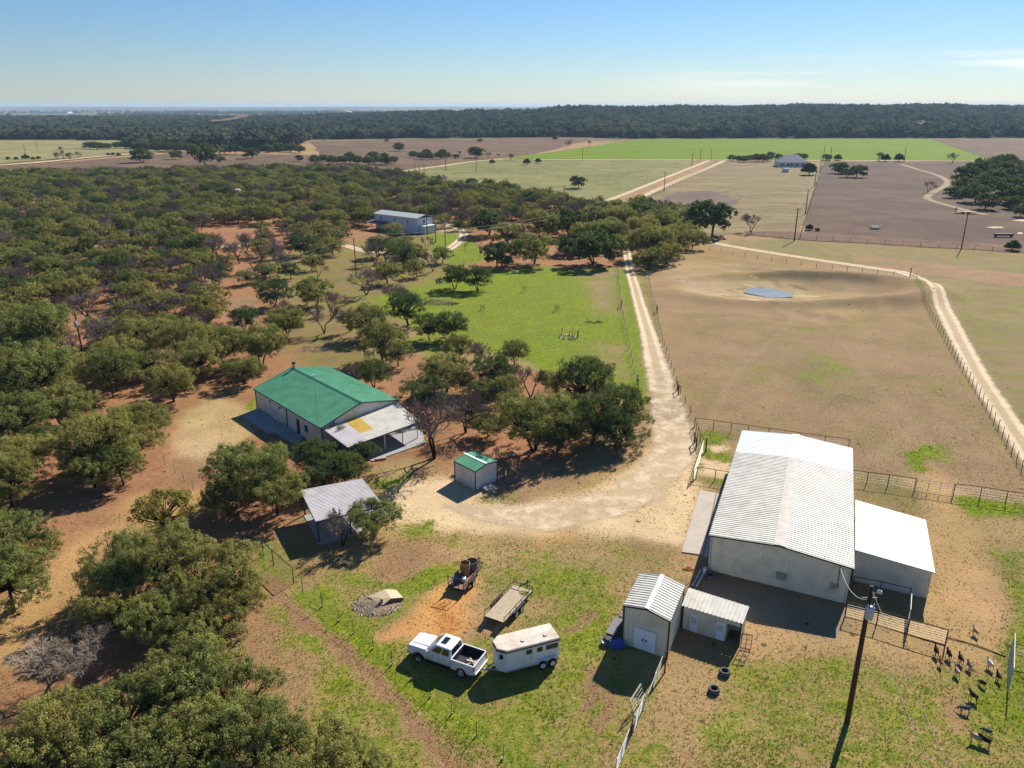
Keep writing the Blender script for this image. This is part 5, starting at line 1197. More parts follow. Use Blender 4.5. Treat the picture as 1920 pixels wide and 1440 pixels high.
fence('pipe_fence', 'dark pipe fence tight along the lean-to wall inside the pen', 'pipe fence', [(1597, 1108), (1648, 1118), (1703, 1131)], 9, 1.5, .045, 'pipe_rust', (.3, .5, .7), 'wire', .01, rail=(.98,), jitter=0)
fence('pipe_fence', 'dark pipe fence closing the right end of the pen', 'pipe fence', [(1703, 1131), (1702, 1160), (1700, 1189)], 9, 1.5, .045, 'pipe_rust', (.3, .5, .7), 'wire', .01, rail=(.98,), jitter=0)
fence('pipe_fence', 'pipe fence running off the right edge behind the tall tilted gate', 'pipe fence', [(1893, 1232), (1925, 1238), (1960, 1244)], 9, 1.3, .05, 'pipe_rust', (.3, .6), 'wire', .01, rail=(.98,), jitter=0)
fence('chain_link_fence', 'chain-link dog fence between dark posts below the open carport', 'fence', [(494, 1042), (513, 1060), (551, 1094)], 9, 1.7, .05, 'tpost', tuple(i/12 for i in range(1, 13)), 'chain_link', .007, rail=(.97,), mesh_wire=True, jitter=0)
fence('chain_link_fence', 'wire fence continuing from the chain-link down to the block-based stakes', 'fence', [(551, 1094), (568, 1112), (604, 1139)], 9, 1.6, .03, 'tpost', (.3, .6, .9), 'wire', .008, jitter=0)
fence('wire_fence', 'wire fence with leaning posts under the oaks left of the carport', 'fence', [(455, 985), (512, 960), (562, 945)], 4, 1.5, .04, 'post_wood', (.5, .95), 'wire_pale', .012)
fence('wire_fence', 'garden fence round a bare plot beside the far driveway', 'fence', [(872, 467), (882, 452), (905, 452), (900, 470), (872, 470)], 5, 1.8, .08, 'post_wood', (.9,), 'post_wood', .03)
fence('wire_fence', 'faint fence through the grass below the garden plot', 'fence', [(870, 497), (900, 486), (925, 470)], 4, 1.2, .05, 'post_wood', (.9,), 'wire', .02)

def panel(mb, a, b, z0, z1, rails, r, off0=Vector((0, 0, 0)), off1=Vector((0, 0, 0)), stiles=(0, 1), rr=None):
    f = lambda t, k: a.lerp(b, t)+off0.lerp(off1, k)+Vector((0, 0, z0+(z1-z0)*k))
    for i in range(rails): k = i/(rails-1); mb.tube(f(0, k), f(1, k), rr or r, rr or r, 5)
    for t in stiles: mb.tube(f(t, 0), f(t, 1), r, r, 5)
def gate(name, label, pa, pb_, z0, z1, rails, mat, group=None, lean=Vector((0, 0, 0)), mesh=False, stiles=(0, .5, 1), cat='gate', r=.028):
    a, b = G(*pa), G(*pb_); t = thing(name, label, cat, a, group); m = MB()
    panel(m, a, b, z0, z1, 2, r, Vector((0, 0, 0)), lean, stiles); m.build('frame', mat, t)
    m = MB(); panel(m, a, b, z0+.08, z1-.08, rails, r*.7, lean*.1, lean*.9, ()); m.build('bars', mat, t); return t
gate('farm_gate', 'pale metal farm gate between two dark posts in the field fence right of the barn', (1716, 920), (1785, 930), .12, 1.45, 5, 'gate_cream', stiles=(0, .33, .66, 1))
gate('farm_gate', 'pale pole gate beside the drive at the barn corral', (1299, 905), (1318, 846), .15, 1.45, 5, 'gate_cream', stiles=(0, .5, 1))
gate('swung_gate', 'white metal gate swung open inside the lean-to pen', (1702, 1172), (1704, 1142), .2, 1.5, 5, 'pipe_white')
gate('tall_gate', 'tall dark-framed gate with pale mesh standing at the right edge near the goats', (1889, 1300), (1892, 1232), .1, 2.2, 8, 'gate_cream', stiles=(0, .33, .66, 1), r=.04)
gate('pen_gate', 'rusty barred gate projecting from the open end of the low shed', (1388, 1217), (1407, 1221), .1, 1.5, 4, 'pipe_rust')
for (pa, pb2, ln, lab, mt) in (((1238, 1258), (1224, 1292), (.1, 0, 0), 'livestock panel leaning by the right corner of the tall shed, nearest the shed', 'gate_cream'),
        ((1223, 1288), (1206, 1330), (.25, 0, 0), 'second livestock panel from the tall shed, overlapping the first', 'gate_cream'),
        ((1209, 1312), (1189, 1345), (-.35, .1, 0), 'leaning livestock panel in the middle of the row below the tall shed', 'gate_cream'),
        ((1204, 1330), (1188, 1372), (.1, 0, 0), 'narrow pale panel just below the leaning middle one', 'pipe_white'),
        ((1184, 1375), (1177, 1398), (.05, 0, 0), 'short dark panel low in the row under the tall shed', 'pipe_rust'),
        ((1176, 1396), (1152, 1455), (.1, 0, 0), 'white metal gate cut by the bottom edge, last of the panel row', 'pipe_white')):
    gate('livestock_panel', lab, pa, pb2, .1, 1.35, 5, mt, 'livestock panels in a row below the tall shed', Vector(ln), stiles=(0, .5, 1), cat='panel')
p = G(1246, 1262); m = MB(); m.tube(p, p+Vector((0, 0, 2.0)), .06); tag(m.build('gate_post', 'pipe_rust'), 'tall rusty post at the right corner of the tall shed', 'post')
p = G(1323, 848); m = MB(); m.tube(p, p+Vector((0, 0, 1.9)), .09); tag(m.build('gate_post', 'pole_wood'), 'thick dark post at the corral by the drive', 'post')
for px, py, lab in ((1779, 1199, 1), (1887, 1218, 2)): pass
a, b = G(1776, 1196), G(1885, 1232); m = MB(); m.path([a.lerp(b, i/12)+Vector((0, .25*math.sin(i/12*math.pi), .05)) for i in range(13)], .04, 5); tag(m.build('ground_pipe', 'pipe_rust'), 'dark pipe lying on the ground from the pen to the tall gate', 'pipe')
# H-braces on the drive fences
for (px, py, lab) in ((1272, 740, 'dark wooden brace posts on the fence right of the drive bend'), (1196, 728, 'dark gate posts at the lower end of the lawn fence'), (1232, 588, 'pale gate brace on the right drive fence near the pond'), (1165, 578, 'green brace posts on the lawn fence'), (1305, 842, 'dark brace posts by the corral at the drive bend')):
    p = G(px, py); t = thing('brace_post', lab, 'fence brace', p); 
    for k in (0, 1): m = MB(); q_ = p+Vector((.2*k, 1.8*k, 0)); m.tube(q_, q_+Vector((0, 0, 1.5)), .09); m.build('post', 'pole_wood' if 'pale' not in lab else 'post_wood', t)
    m = MB(); m.tube(p+Vector((0, 0, 1.3)), p+Vector((.2, 1.8, 1.3)), .06); m.tube(p+Vector((0, 0, .2)), p+Vector((.2, 1.8, 1.3)), .03); m.build('rail', 'pole_wood', t)
p = G(1706, 521); m = MB(); m.tube(p, p+Vector((0, 0, 2.6)), .1); tag(m.build('corner_post', 'pole_wood'), 'tall corner post where the pasture fences meet at the road bend', 'post')

def pole(px, py, h, r, lab, arm=False, can=0, light=False, group=None):
    p = G(px, py); t = thing('utility_pole', lab, 'utility pole', p, group); m = MB(); m.tube(p, p+Vector((0, 0, h)), r, r*.72, 10); m.build('pole', 'pole_wood', t, True)
    if arm: m = MB(); m.bar(p+Vector((-1, 0, h-.5)), p+Vector((1, 0, h-.5)), .1, .12); m.build('crossarm', 'pole_wood', t)
    if can:
        c = p+Vector((-.02, -.36, h-can)); m = MB(); m.lathe([(.001, -.45), (.24, -.45), (.26, -.40), (.26, .40), (.20, .47), (.001, .5)], 16, Matrix.Translation(c)); m.build('transformer', 'transformer', t, True)
        m = MB()
        for s in (-1, 1): m.tube(c+Vector((s*.14, 0, .45)), c+Vector((s*.2, 0, .68)), .045, .03, 6)
        m.tube(p+Vector((-.5, 0, h-can+.9)), p+Vector((.5, 0, h-can+.9)), .03); m.build('insulator', 'trim_light', t)
    if light:
        c = p+Vector((.55, -.05, h-.35)); m = MB(); m.tube(p+Vector((0, 0, h-.6)), c, .025); m.build('lamp_arm', 'galv', t); m = MB(); m.lathe([(.03, .14), (.14, .05), (.17, -.1), (.02, -.12)], 12, Matrix.Translation(c)); m.build('lamp_head', 'trim_light', t)
    return p+Vector((0, 0, h))
T1 = pole(1588, 1355, 11.0, .19, 'large dark utility pole with grey transformer and lamp in front of the pen', False, 1.75, True)
T2 = pole(156, 668, 7.6, .16, 'utility pole with grey transformer can standing in the left wood', False, 1.9)
T3 = pole(1802, 468, 10.5, .16, 'lone dark pole at the edge of the purple field right of the road'); 
T4 = pole(1489, 452, 10.3, .2, 'tall pole at the lower corner of the tan and purple fields', True)
T5 = pole(1510, 402, 9.6, .2, 'pole halfway up the tan and purple field boundary', True)
T6 = pole(1527, 350, 9.6, .2, 'third pole up the tan and purple field boundary', True); T7 = pole(1537, 322, 9.6, .22, 'fourth pole up the field boundary near the distant farmhouse', True)
T8 = pole(1245, 335+24, 9.5, .2, 'pole standing beside the two straight far gravel roads', True); pole(1297, 335-22, 9, .22, 'smaller pole farther up the straight far gravel roads', True); pole(1695, 303, 10, .25, 'pole at the near edge of the bright green field')
pole(1543, 303, 12, .25, 'left one of two poles beside the trees right of the farmhouse'); pole(1556, 303, 11, .25, 'right one of two poles beside the trees right of the farmhouse')
for px, py, lab in ((779, 335, 'leftmost of three bare poles behind the wood'), (787, 338, 'middle of three bare poles behind the wood'), (796, 338, 'rightmost of three bare poles behind the wood'), (836, 321, 'pole beside the dirt lane past the wood'), (893, 323, 'pole under the round dark oak of the olive field'), (1057, 388, 'pole poking out of the trees left of the far gravel roads'), (1092, 299, 'pole before the left end of the green field'), (48, 290, 'slanting pole in the far left yellow field'), (70, 280, 'farther pole in the far left yellow field'), (1313, 300, 'pole where the far gravel roads meet the county road'), (1333, 300, 'pole beside the county road left of the farmhouse')):
    pole(px, py, 9, .2, lab)
pole(801, 441, 8, .14, 'dark pole at the right end of the two-storey house'); pole(817, 455, 8, .14, 'dark pole on the small green lawn by the far driveway'); pole(835, 461, 8, .14, 'pole with a box nearest the far driveway fork', False, 1.2)
T9 = pole(668, 516, 9.5, .13, 'grey pole among the bare trees below the two-storey house')
pole(212, 745, 5.4, .1, 'short pole in the shade of the left wood'); pole(0, 0, 9, .2, '') if False else None
def wire_run(pts, sag, r, label, mat='wire_pale', offs=(0,)):
    m = MB()
    for o_ in offs:
        for a, b in zip(pts[:-1], pts[1:]):
            m.path([a.lerp(b, i/16)+Vector((0, 0, o_-sag*4*(i/16)*(1-i/16))) for i in range(17)], r, 3)
    return tag(m.build('power_line', mat), label, 'power line')
TF = G(1040, 403, 9)
wire_run([T2, T9+Vector((0, 0, .5)), TF], 1.2, .03, 'power lines crossing the left wood from the transformer pole', offs=(0, -.9))
wire_run([T1-Vector((0, 0, 1.0)), BARN_EAVE], .9, .014, 'service cable from the large pole to the barn corner')
wire_run([T1-Vector((0, 0, .2)), Vector((T1.x+2.5, T1.y-17, 0))], 0, .022, 'right guy wire running down from the large pole')
wire_run([T1-Vector((0, 0, 1.9)), Vector((T1.x+1.2, T1.y-17, 0.0))], 0, .022, 'left guy wire running down from the large pole')
wire_run([T4, T5, T6, T7], .8, .04, 'power line along the tan and purple field boundary', 'wire')

# ================================================================== goats
def goat_mesh(pose):
    # one skinned body: pelvis root, spine, neck, head, four jointed legs, tail
    V = []; E = []; Rr = []
    def v(p, r, par=None):
        V.append(p); Rr.append(r); i = len(V)-1
        if par is not None: E.append((par, i))
        return i
    pel = v((-.30, 0, .56), (.145, .160)); mid = v((-.02, 0, .53), (.195, .190), pel); che = v((.26, 0, .55), (.150, .175), mid)
    hd = pose['head']; nk = v((.40, 0, .59+.55*(hd-.55)), (.065, .085), che); he = v((.50, 0, hd), (.055, .065), nk); mz = v((.64, 0, hd-.07), (.030, .035), he)
    tl = v((-.44, 0, .68), (.022, .022), pel)
    for s in (-1, 1):
        sw = pose['swing']*s
        h = v((-.31, s*.085, .52), (.070, .085), pel); k = v((-.25+sw*.4, s*.10, .38), (.045, .055), h); ho = v((-.35+sw*.7, s*.10, .22), (.026, .026), k); f = v((-.32+sw, s*.10, .02), (.022, .022), ho)
        h = v((.26, s*.085, .47), (.055, .06), che); k = v((.27-sw*.5, s*.09, .25), (.028, .028), h); f = v((.26-sw, s*.09, .02), (.022, .022), k)
        v((.47, s*.11, hd+.02), (.018, .012), he)
    me = bpy.data.meshes.new('goat_src'); me.from_pydata(V, E, []); me.update()
    ob = bpy.data.objects.new('goat_src', me); COL.objects.link(ob)
    ob.modifiers.new('skin', 'SKIN'); me.skin_vertices or None
    for i, sv in enumerate(me.skin_vertices[0].data): sv.radius = Rr[i]; sv.use_root = (i == 0)
    ss = ob.modifiers.new('sub', 'SUBSURF'); ss.levels = 1; ss.render_levels = 1
    dg = bpy.context.evaluated_depsgraph_get(); dg.update(); res = bpy.data.meshes.new_from_object(ob.evaluated_get(dg)); res.name = 'body'
    bpy.data.objects.remove(ob); bpy.data.meshes.remove(me)
    for p_ in res.polygons: p_.use_smooth = True
    return res
GM = [goat_mesh({'head': .86, 'swing': .07}), goat_mesh({'head': .80, 'swing': -.09}), goat_mesh({'head': .30, 'swing': .04})]
hm = MB()
for s in (-1, 1): hm.path([Vector((.47, s*.035, .90)), Vector((.41, s*.06, 1.0)), Vector((.33, s*.08, 1.04))], .016, 5)
goats = [((1828, 1190), 'tan', 95, 0, 'lone tan goat standing apart, nearest the lean-to shed'), ((1754, 1228), 'black', 80, 0, 'black goat at the left end of the herd'), ((1778, 1234), 'black', 78, 1, 'black goat second from the left in the back row'), ((1800, 1242), 'black', 80, 0, 'black goat third from the left in the back row'), ((1762, 1248), 'brown', 84, 1, 'reddish-brown goat just below the leftmost black goat'), ((1793, 1266), 'tan', 80, 0, 'tan goat in the middle of the back rows'), ((1816, 1254), 'grey', 82, 1, 'dark grey goat at the right end of the back row'), ((1855, 1252), 'white', 95, 0, 'white goat in front of the tall gate'), ((1841, 1286), 'black', 110, 2, 'black goat below the white goat'), ((1871, 1275), 'dark brown', 86, 0, 'dark brown goat nearest the tall gate'), ((1824, 1313), 'dark brown', 120, 1, 'dark brown goat in the middle of the line of stragglers'), ((1808, 1335), 'grey', 150, 2, 'grey goat grazing on the lower grass'), ((1849, 1377), 'grey', 140, 2, 'bluish-grey goat near the bottom right'), ((1828, 1390), 'tan', 145, 0, 'long tan goat walking diagonally near the bottom'), ((1846, 1396), 'black', 130, 1, 'black goat beside the long tan goat')]
for (pp2, colr, ang, ps, lab) in goats:
    p = G(*pp2); t = thing('goat', lab, 'goat', (0, 0, 0), 'goats walking across the yard'); me = GM[ps].copy(); me.materials.append(MATS['goat_'+colr.replace(' ', '_')])
    o = bpy.data.objects.new('body', me); COL.objects.link(o); o.parent = t
    if ps < 2: h_ = hm.mesh('horns'); h_.materials.append(MATS['horn']); o2 = bpy.data.objects.new('horns', h_); COL.objects.link(o2); o2.parent = t; o2.location = (0, 0, (-.06 if ps else 0))
    place(t, p, R_(ang+random.uniform(-8, 8)), random.uniform(.68, .85))

# ================================================================== trees
def tubes_mesh(segs, n=5):
    m = MB()
    for a, b, r0, r1 in segs: m.tube(a, b, r0, r1, n, False)
    return m
def np_leaves(P, Nn, size, rs, aspect=.6):
    """one small pointed leaf spray per point, facing roughly along Nn"""
    k = len(P); up = rs.normal(size=(k, 3)); n = Nn+rs.normal(size=(k, 3))*.55; n /= np.linalg.norm(n, axis=1)[:, None]+1e-9
    a = np.cross(n, up); a /= np.linalg.norm(a, axis=1)[:, None]+1e-9; b = np.cross(n, a)
    s = size*(.6+.8*rs.rand(k))[:, None]
    v = np.stack([P-a*s, P-b*s*aspect+n*s*.15, P+a*s, P+b*s*aspect+n*s*.15], 1).reshape(-1, 3)
    return v
def leaf_mesh(name, v, tone, mat):
    me = bpy.data.meshes.new(name); k = len(v)//4
    me.vertices.add(len(v)); me.vertices.foreach_set('co', v.astype(np.float32).ravel())
    me.loops.add(len(v)); me.loops.foreach_set('vertex_index', np.arange(len(v), dtype=np.int32))
    me.polygons.add(k); me.polygons.foreach_set('loop_start', np.arange(0, len(v), 4, dtype=np.int32)); me.update(calc_edges=True)
    A = me.attributes.new('tone', 'FLOAT', 'POINT'); A.data.foreach_set('value', np.repeat(tone, 4).astype(np.float32)); me.materials.append(MATS[mat]); return me
def oak(seed, R=4.6, Ht=6.6, nc=34, nt=17, nl=26, leaf=.13, mat='leaf_olive', flat=.40, open_=0.04, zcf=.50):
    rs = np.random.RandomState(seed); rnd = random.Random(seed)
    C = []; zc = Ht*zcf
    for i in range(nc*8):
        if len(C) >= nc: break
        az = rs.rand()*6.283; u = rs.rand()**.62; el = rs.rand()
        rr = R*(.18+.70*u)*(1+.14*math.sin(az*3+seed)+.08*math.sin(az*5+seed*2))
        top = Ht*flat*math.sqrt(max(0, 1-(rr/(R*1.02))**2)); z = zc+top*(.55+.45*el) if i % 4 else zc-Ht*.10+top*.2*el
        z += rs.normal()*.18; p = np.array([rr*math.cos(az), rr*math.sin(az), z]); cr = R*(.15+.12*rs.rand())
        if all(np.linalg.norm((p-q)*np.array([1, 1, 1.3])) > .66*(cr+r)*.8 for q, r in C): C.append((p, cr))
    P = []; Nn = []; T = []
    for (c, r) in C:
        ct = rs.rand()*.45
        for j in range(nt):
            d = rs.normal(size=3); d[2] = abs(d[2])*.9-.25 if rs.rand() < .8 else -abs(d[2]); d /= np.linalg.norm(d)
            tcn = c+d*r*np.array([1, 1, .72])*(.80+.28*rs.rand()); tr = .22+.20*rs.rand()
            if rs.rand() < open_: continue
            q = rs.normal(size=(nl, 3)); q /= np.linalg.norm(q, axis=1)[:, None]; pos = tcn+q*(tr*(.5+.6*rs.rand(nl)))[:, None]
            P.append(pos); Nn.append(q*.5+d*.55+np.array([0, 0, .45])); T.append(np.clip(ct+rs.rand(nl)*.55, 0, 1))
    P = np.concatenate(P); Nn = np.concatenate(Nn); T = np.concatenate(T)
    crown = leaf_mesh('crown', np_leaves(P, Nn, leaf, rs), T, mat)
    segs = []; ns = rnd.choice((1, 2, 3)); stems = []
    for s in range(ns):
        a = rnd.random()*6.28; b = Vector((.18*math.cos(a)*(ns > 1), .18*math.sin(a)*(ns > 1), -.1)); ln = .5 if ns > 1 else .2
        m1 = b+Vector((math.cos(a)*ln, math.sin(a)*ln, Ht*.22)); m2 = m1+Vector((math.cos(a+.5)*ln, math.sin(a+.5)*ln, Ht*.16))
        segs += [(b, m1, .24/ns**.4, .18/ns**.4), (m1, m2, .18/ns**.4, .15/ns**.4)]; stems.append(m2)
    for (c, r) in C:
        c = Vector(c); st = min(stems, key=lambda q: (q-c).length+rnd.random()*.6); mid = st.lerp(c, .5)+Vector((rnd.uniform(-.35, .35), rnd.uniform(-.35, .35), rnd.uniform(-.3, .15)))
        segs += [(st, mid, .10, .065), (mid, c, .065, .03)]
        for k in range(3): segs.append((c, c+Vector((rnd.uniform(-1, 1), rnd.uniform(-1, 1), rnd.uniform(-.2, .8)))*r*.9, .03, .01))
    tm = tubes_mesh(segs, 5).mesh('trunk'); tm.materials.append(MATS['bark'])
    return tm, crown
def bare(seed, R=4.2, Ht=6.5, mat='twig', depth=6, dens=1.0):
    rnd = random.Random(seed); segs = []; tw = []
    def grow(p, d, L, r, k):
        b = p+d*L*.5+Vector((rnd.uniform(-1, 1), rnd.uniform(-1, 1), rnd.uniform(-.5, .5)))*L*.10; e = b+(d+Vector((rnd.uniform(-1, 1), rnd.uniform(-1, 1), rnd.uniform(-.6, .8)))*.28).normalized()*L*.55
        if k >= 4: tw.append((p, b, r)); tw.append((b, e, r*.75))
        else: segs.append((p, b, r, r*.85)); segs.append((b, e, r*.85, r*.7))
        if k >= depth: return
        nb = 2 if k < 1 else rnd.choice((2, 3, 3) if k != 3 else (3, 3, 4))
        for i in range(nb):
            nd = (d*.75+Vector((rnd.uniform(-1, 1), rnd.uniform(-1, 1), rnd.uniform(-.35, .75)))*.80).normalized()
            if e.z < Ht*.25: nd.z = abs(nd.z)
            grow(e, nd, L*rnd.uniform(.68, .86), max(r*.62, .011), k+1)
        if k >= 3:
            nd = (d*.3+Vector((rnd.uniform(-1, 1), rnd.uniform(-1, 1), rnd.uniform(-.5, .8)))).normalized(); grow(b, nd, L*.6, max(r*.5, .010), max(k+1, 5))
    for s in range(rnd.choice((2, 2, 3))):
        a = rnd.random()*6.28; grow(Vector((0, 0, -.1)), Vector((math.cos(a)*.45, math.sin(a)*.45, .9)).normalized(), Ht*.26, .16, 0)
    mx_ = max(math.hypot(b.x, b.y) for _, b, _ in tw); mz_ = max(b.z for _, b, _ in tw); sx_, sz_ = R/mx_*1.12, Ht/mz_
    f = lambda v: Vector((v.x*sx_, v.y*sx_, v.z*sz_))
    tm = tubes_mesh([(f(a), f(b), r0, r1) for a, b, r0, r1 in segs], 5).mesh('trunk'); tm.materials.append(MATS['bark'if mat == 'twig' else 'bark_pale'])
    m = MB()
    for a, b, r in tw: m.tube(f(a), f(b), max(r*(.6 if mat == 'twig_pale' else 1), .021 if mat == 'twig' else .009), max(r*.7, .017) if mat == 'twig' else .008, 3, False)
    cm = m.mesh('branches'); cm.materials.append(MATS[mat]); return tm, cm
PROTO = {}
def proto(k, lst): PROTO[k] = lst
proto('n', [oak(s, nc=50, nt=17, nl=44, leaf=.072, Ht=h_, R=4.6, zcf=z_, flat=f_) for s, h_, z_, f_ in ((1, 7.0, .50, .44), (2, 6.4, .52, .40), (3, 7.4, .46, .50), (4, 6.8, .50, .46), (5, 7.0, .48, .48), (6, 6.2, .54, .38))])                              # near olive oaks
proto('d', [oak(s, nc=50, nt=16, nl=40, leaf=.075, mat='leaf_dark', flat=.50, Ht=7.0, zcf=.46) for s in (11, 12, 13)])
proto('o', [oak(s, nc=40, nt=12, nl=26, leaf=.115, Ht=h_, flat=.50, zcf=.44, open_=.1) for s, h_ in ((21, 7.4), (22, 6.6), (23, 7.0), (24, 8.0), (25, 6.8))])
proto('q', [oak(s, R=4.6, Ht=h_, nc=44, nt=13, nl=26, leaf=.11, flat=.50, open_=0, zcf=.40) for s, h_ in ((91, 6.2), (92, 6.8), (93, 5.8))])
proto('l', [oak(s, R=3.4, Ht=6.0, nc=26, nt=15, nl=24, leaf=.10, mat='leaf_lime', open_=.25) for s in (31,)])
proto('b', [bare(s) for s in (41, 42, 43, 44)])
proto('w', [bare(s, mat='twig_pale', Ht=5.0, R=4.8, depth=6) for s in (51, 52)])
proto('r', [oak(s, R=4.6, Ht=5.8, nc=34, nt=14, nl=20, leaf=.17, mat='leaf_dark', flat=.50, open_=0, zcf=.40) for s in (61, 62, 63)])          # for the far distance
def roundbush(seed, mat='leaf_dark'):
    rs = np.random.RandomState(seed); d = rs.normal(size=(5200, 3)); d /= np.linalg.norm(d, axis=1)[:, None]; d[:, 2] = np.abs(d[:, 2])*1.25-.25
    w_ = 1+.16*np.sin(d[:, 0]*7+seed)+.14*np.sin(d[:, 1]*8)*np.cos(d[:, 2]*6)
    P = d*(1.7*w_*(.85+.2*rs.rand(5200)))[:, None]*np.array([1, 1, .85])+np.array([0, 0, 1.15])
    me = leaf_mesh('foliage', np_leaves(P, d+np.array([0, 0, .3]), .13, rs), rs.rand(5200), mat)
    t = tubes_mesh([(Vector((0, 0, -.1)), Vector((0, 0, 1.1)), .12, .08)]+[(Vector((0, 0, .4)), Vector((math.cos(a)*.8, math.sin(a)*.8, 1.5)), .05, .02) for a in (0, 1.3, 2.6, 4, 5.2)]).mesh('trunk'); t.materials.append(MATS['bark']); return t, me
proto('s', [roundbush(71), roundbush(72)])
TREES = []
def tree(x, y, kind, R, lab, cat='tree', group=None, name=None, zs=1.0, i=None):
    P = PROTO[kind]; tm, cm = P[random.randrange(len(P)) if i is None else i]; base = {'l': 3.4, 's': 1.7, 'w': 4.8, 'b': 4.2}.get(kind, 4.6)
    nm = name or {'b': 'bare_tree', 'w': 'bare_tree', 's': 'shrub'}.get(kind, 'oak_tree')
    t = thing(nm, lab, cat, (x, y, zg(x, y) if y < 300 else 0.1), group); sc = R/base
    t.rotation_euler = (0, 0, random.random()*6.28); t.scale = (sc*random.uniform(.93, 1.07), sc*random.uniform(.93, 1.07), sc*zs*random.uniform(.92, 1.1))
    for me in (tm, cm): o = bpy.data.objects.new(me.name.split('.')[0], me); COL.objects.link(o); o.parent = t
    TREES.append((x, y, R)); return t
def tree_px(cx, cy, rpx, kind, lab, group=None, **k):
    """crown centre and crown radius as seen: solve size and foot"""
    if kind == 'd' and cy < 485: kind = 'r'
    if kind == 'n' and cy < 560: kind = 'q'
    R = 4.5
    hk = {'l': 1.5, 's': .62, 'w': .6, 'b': 1.05, 'r': .62, 'q': .66}.get(kind, .90)
    for _ in range(6):
        zc = min(R*hk, 7); g = G(cx, cy, zc); R = rpx*(g-Vector((0, 0, HC))).length/FPX
    return tree(g.x, g.y, kind, R, lab, 'shrub' if kind == 's' else 'tree', group, **k)
OK_ = 'live oaks around the yard'
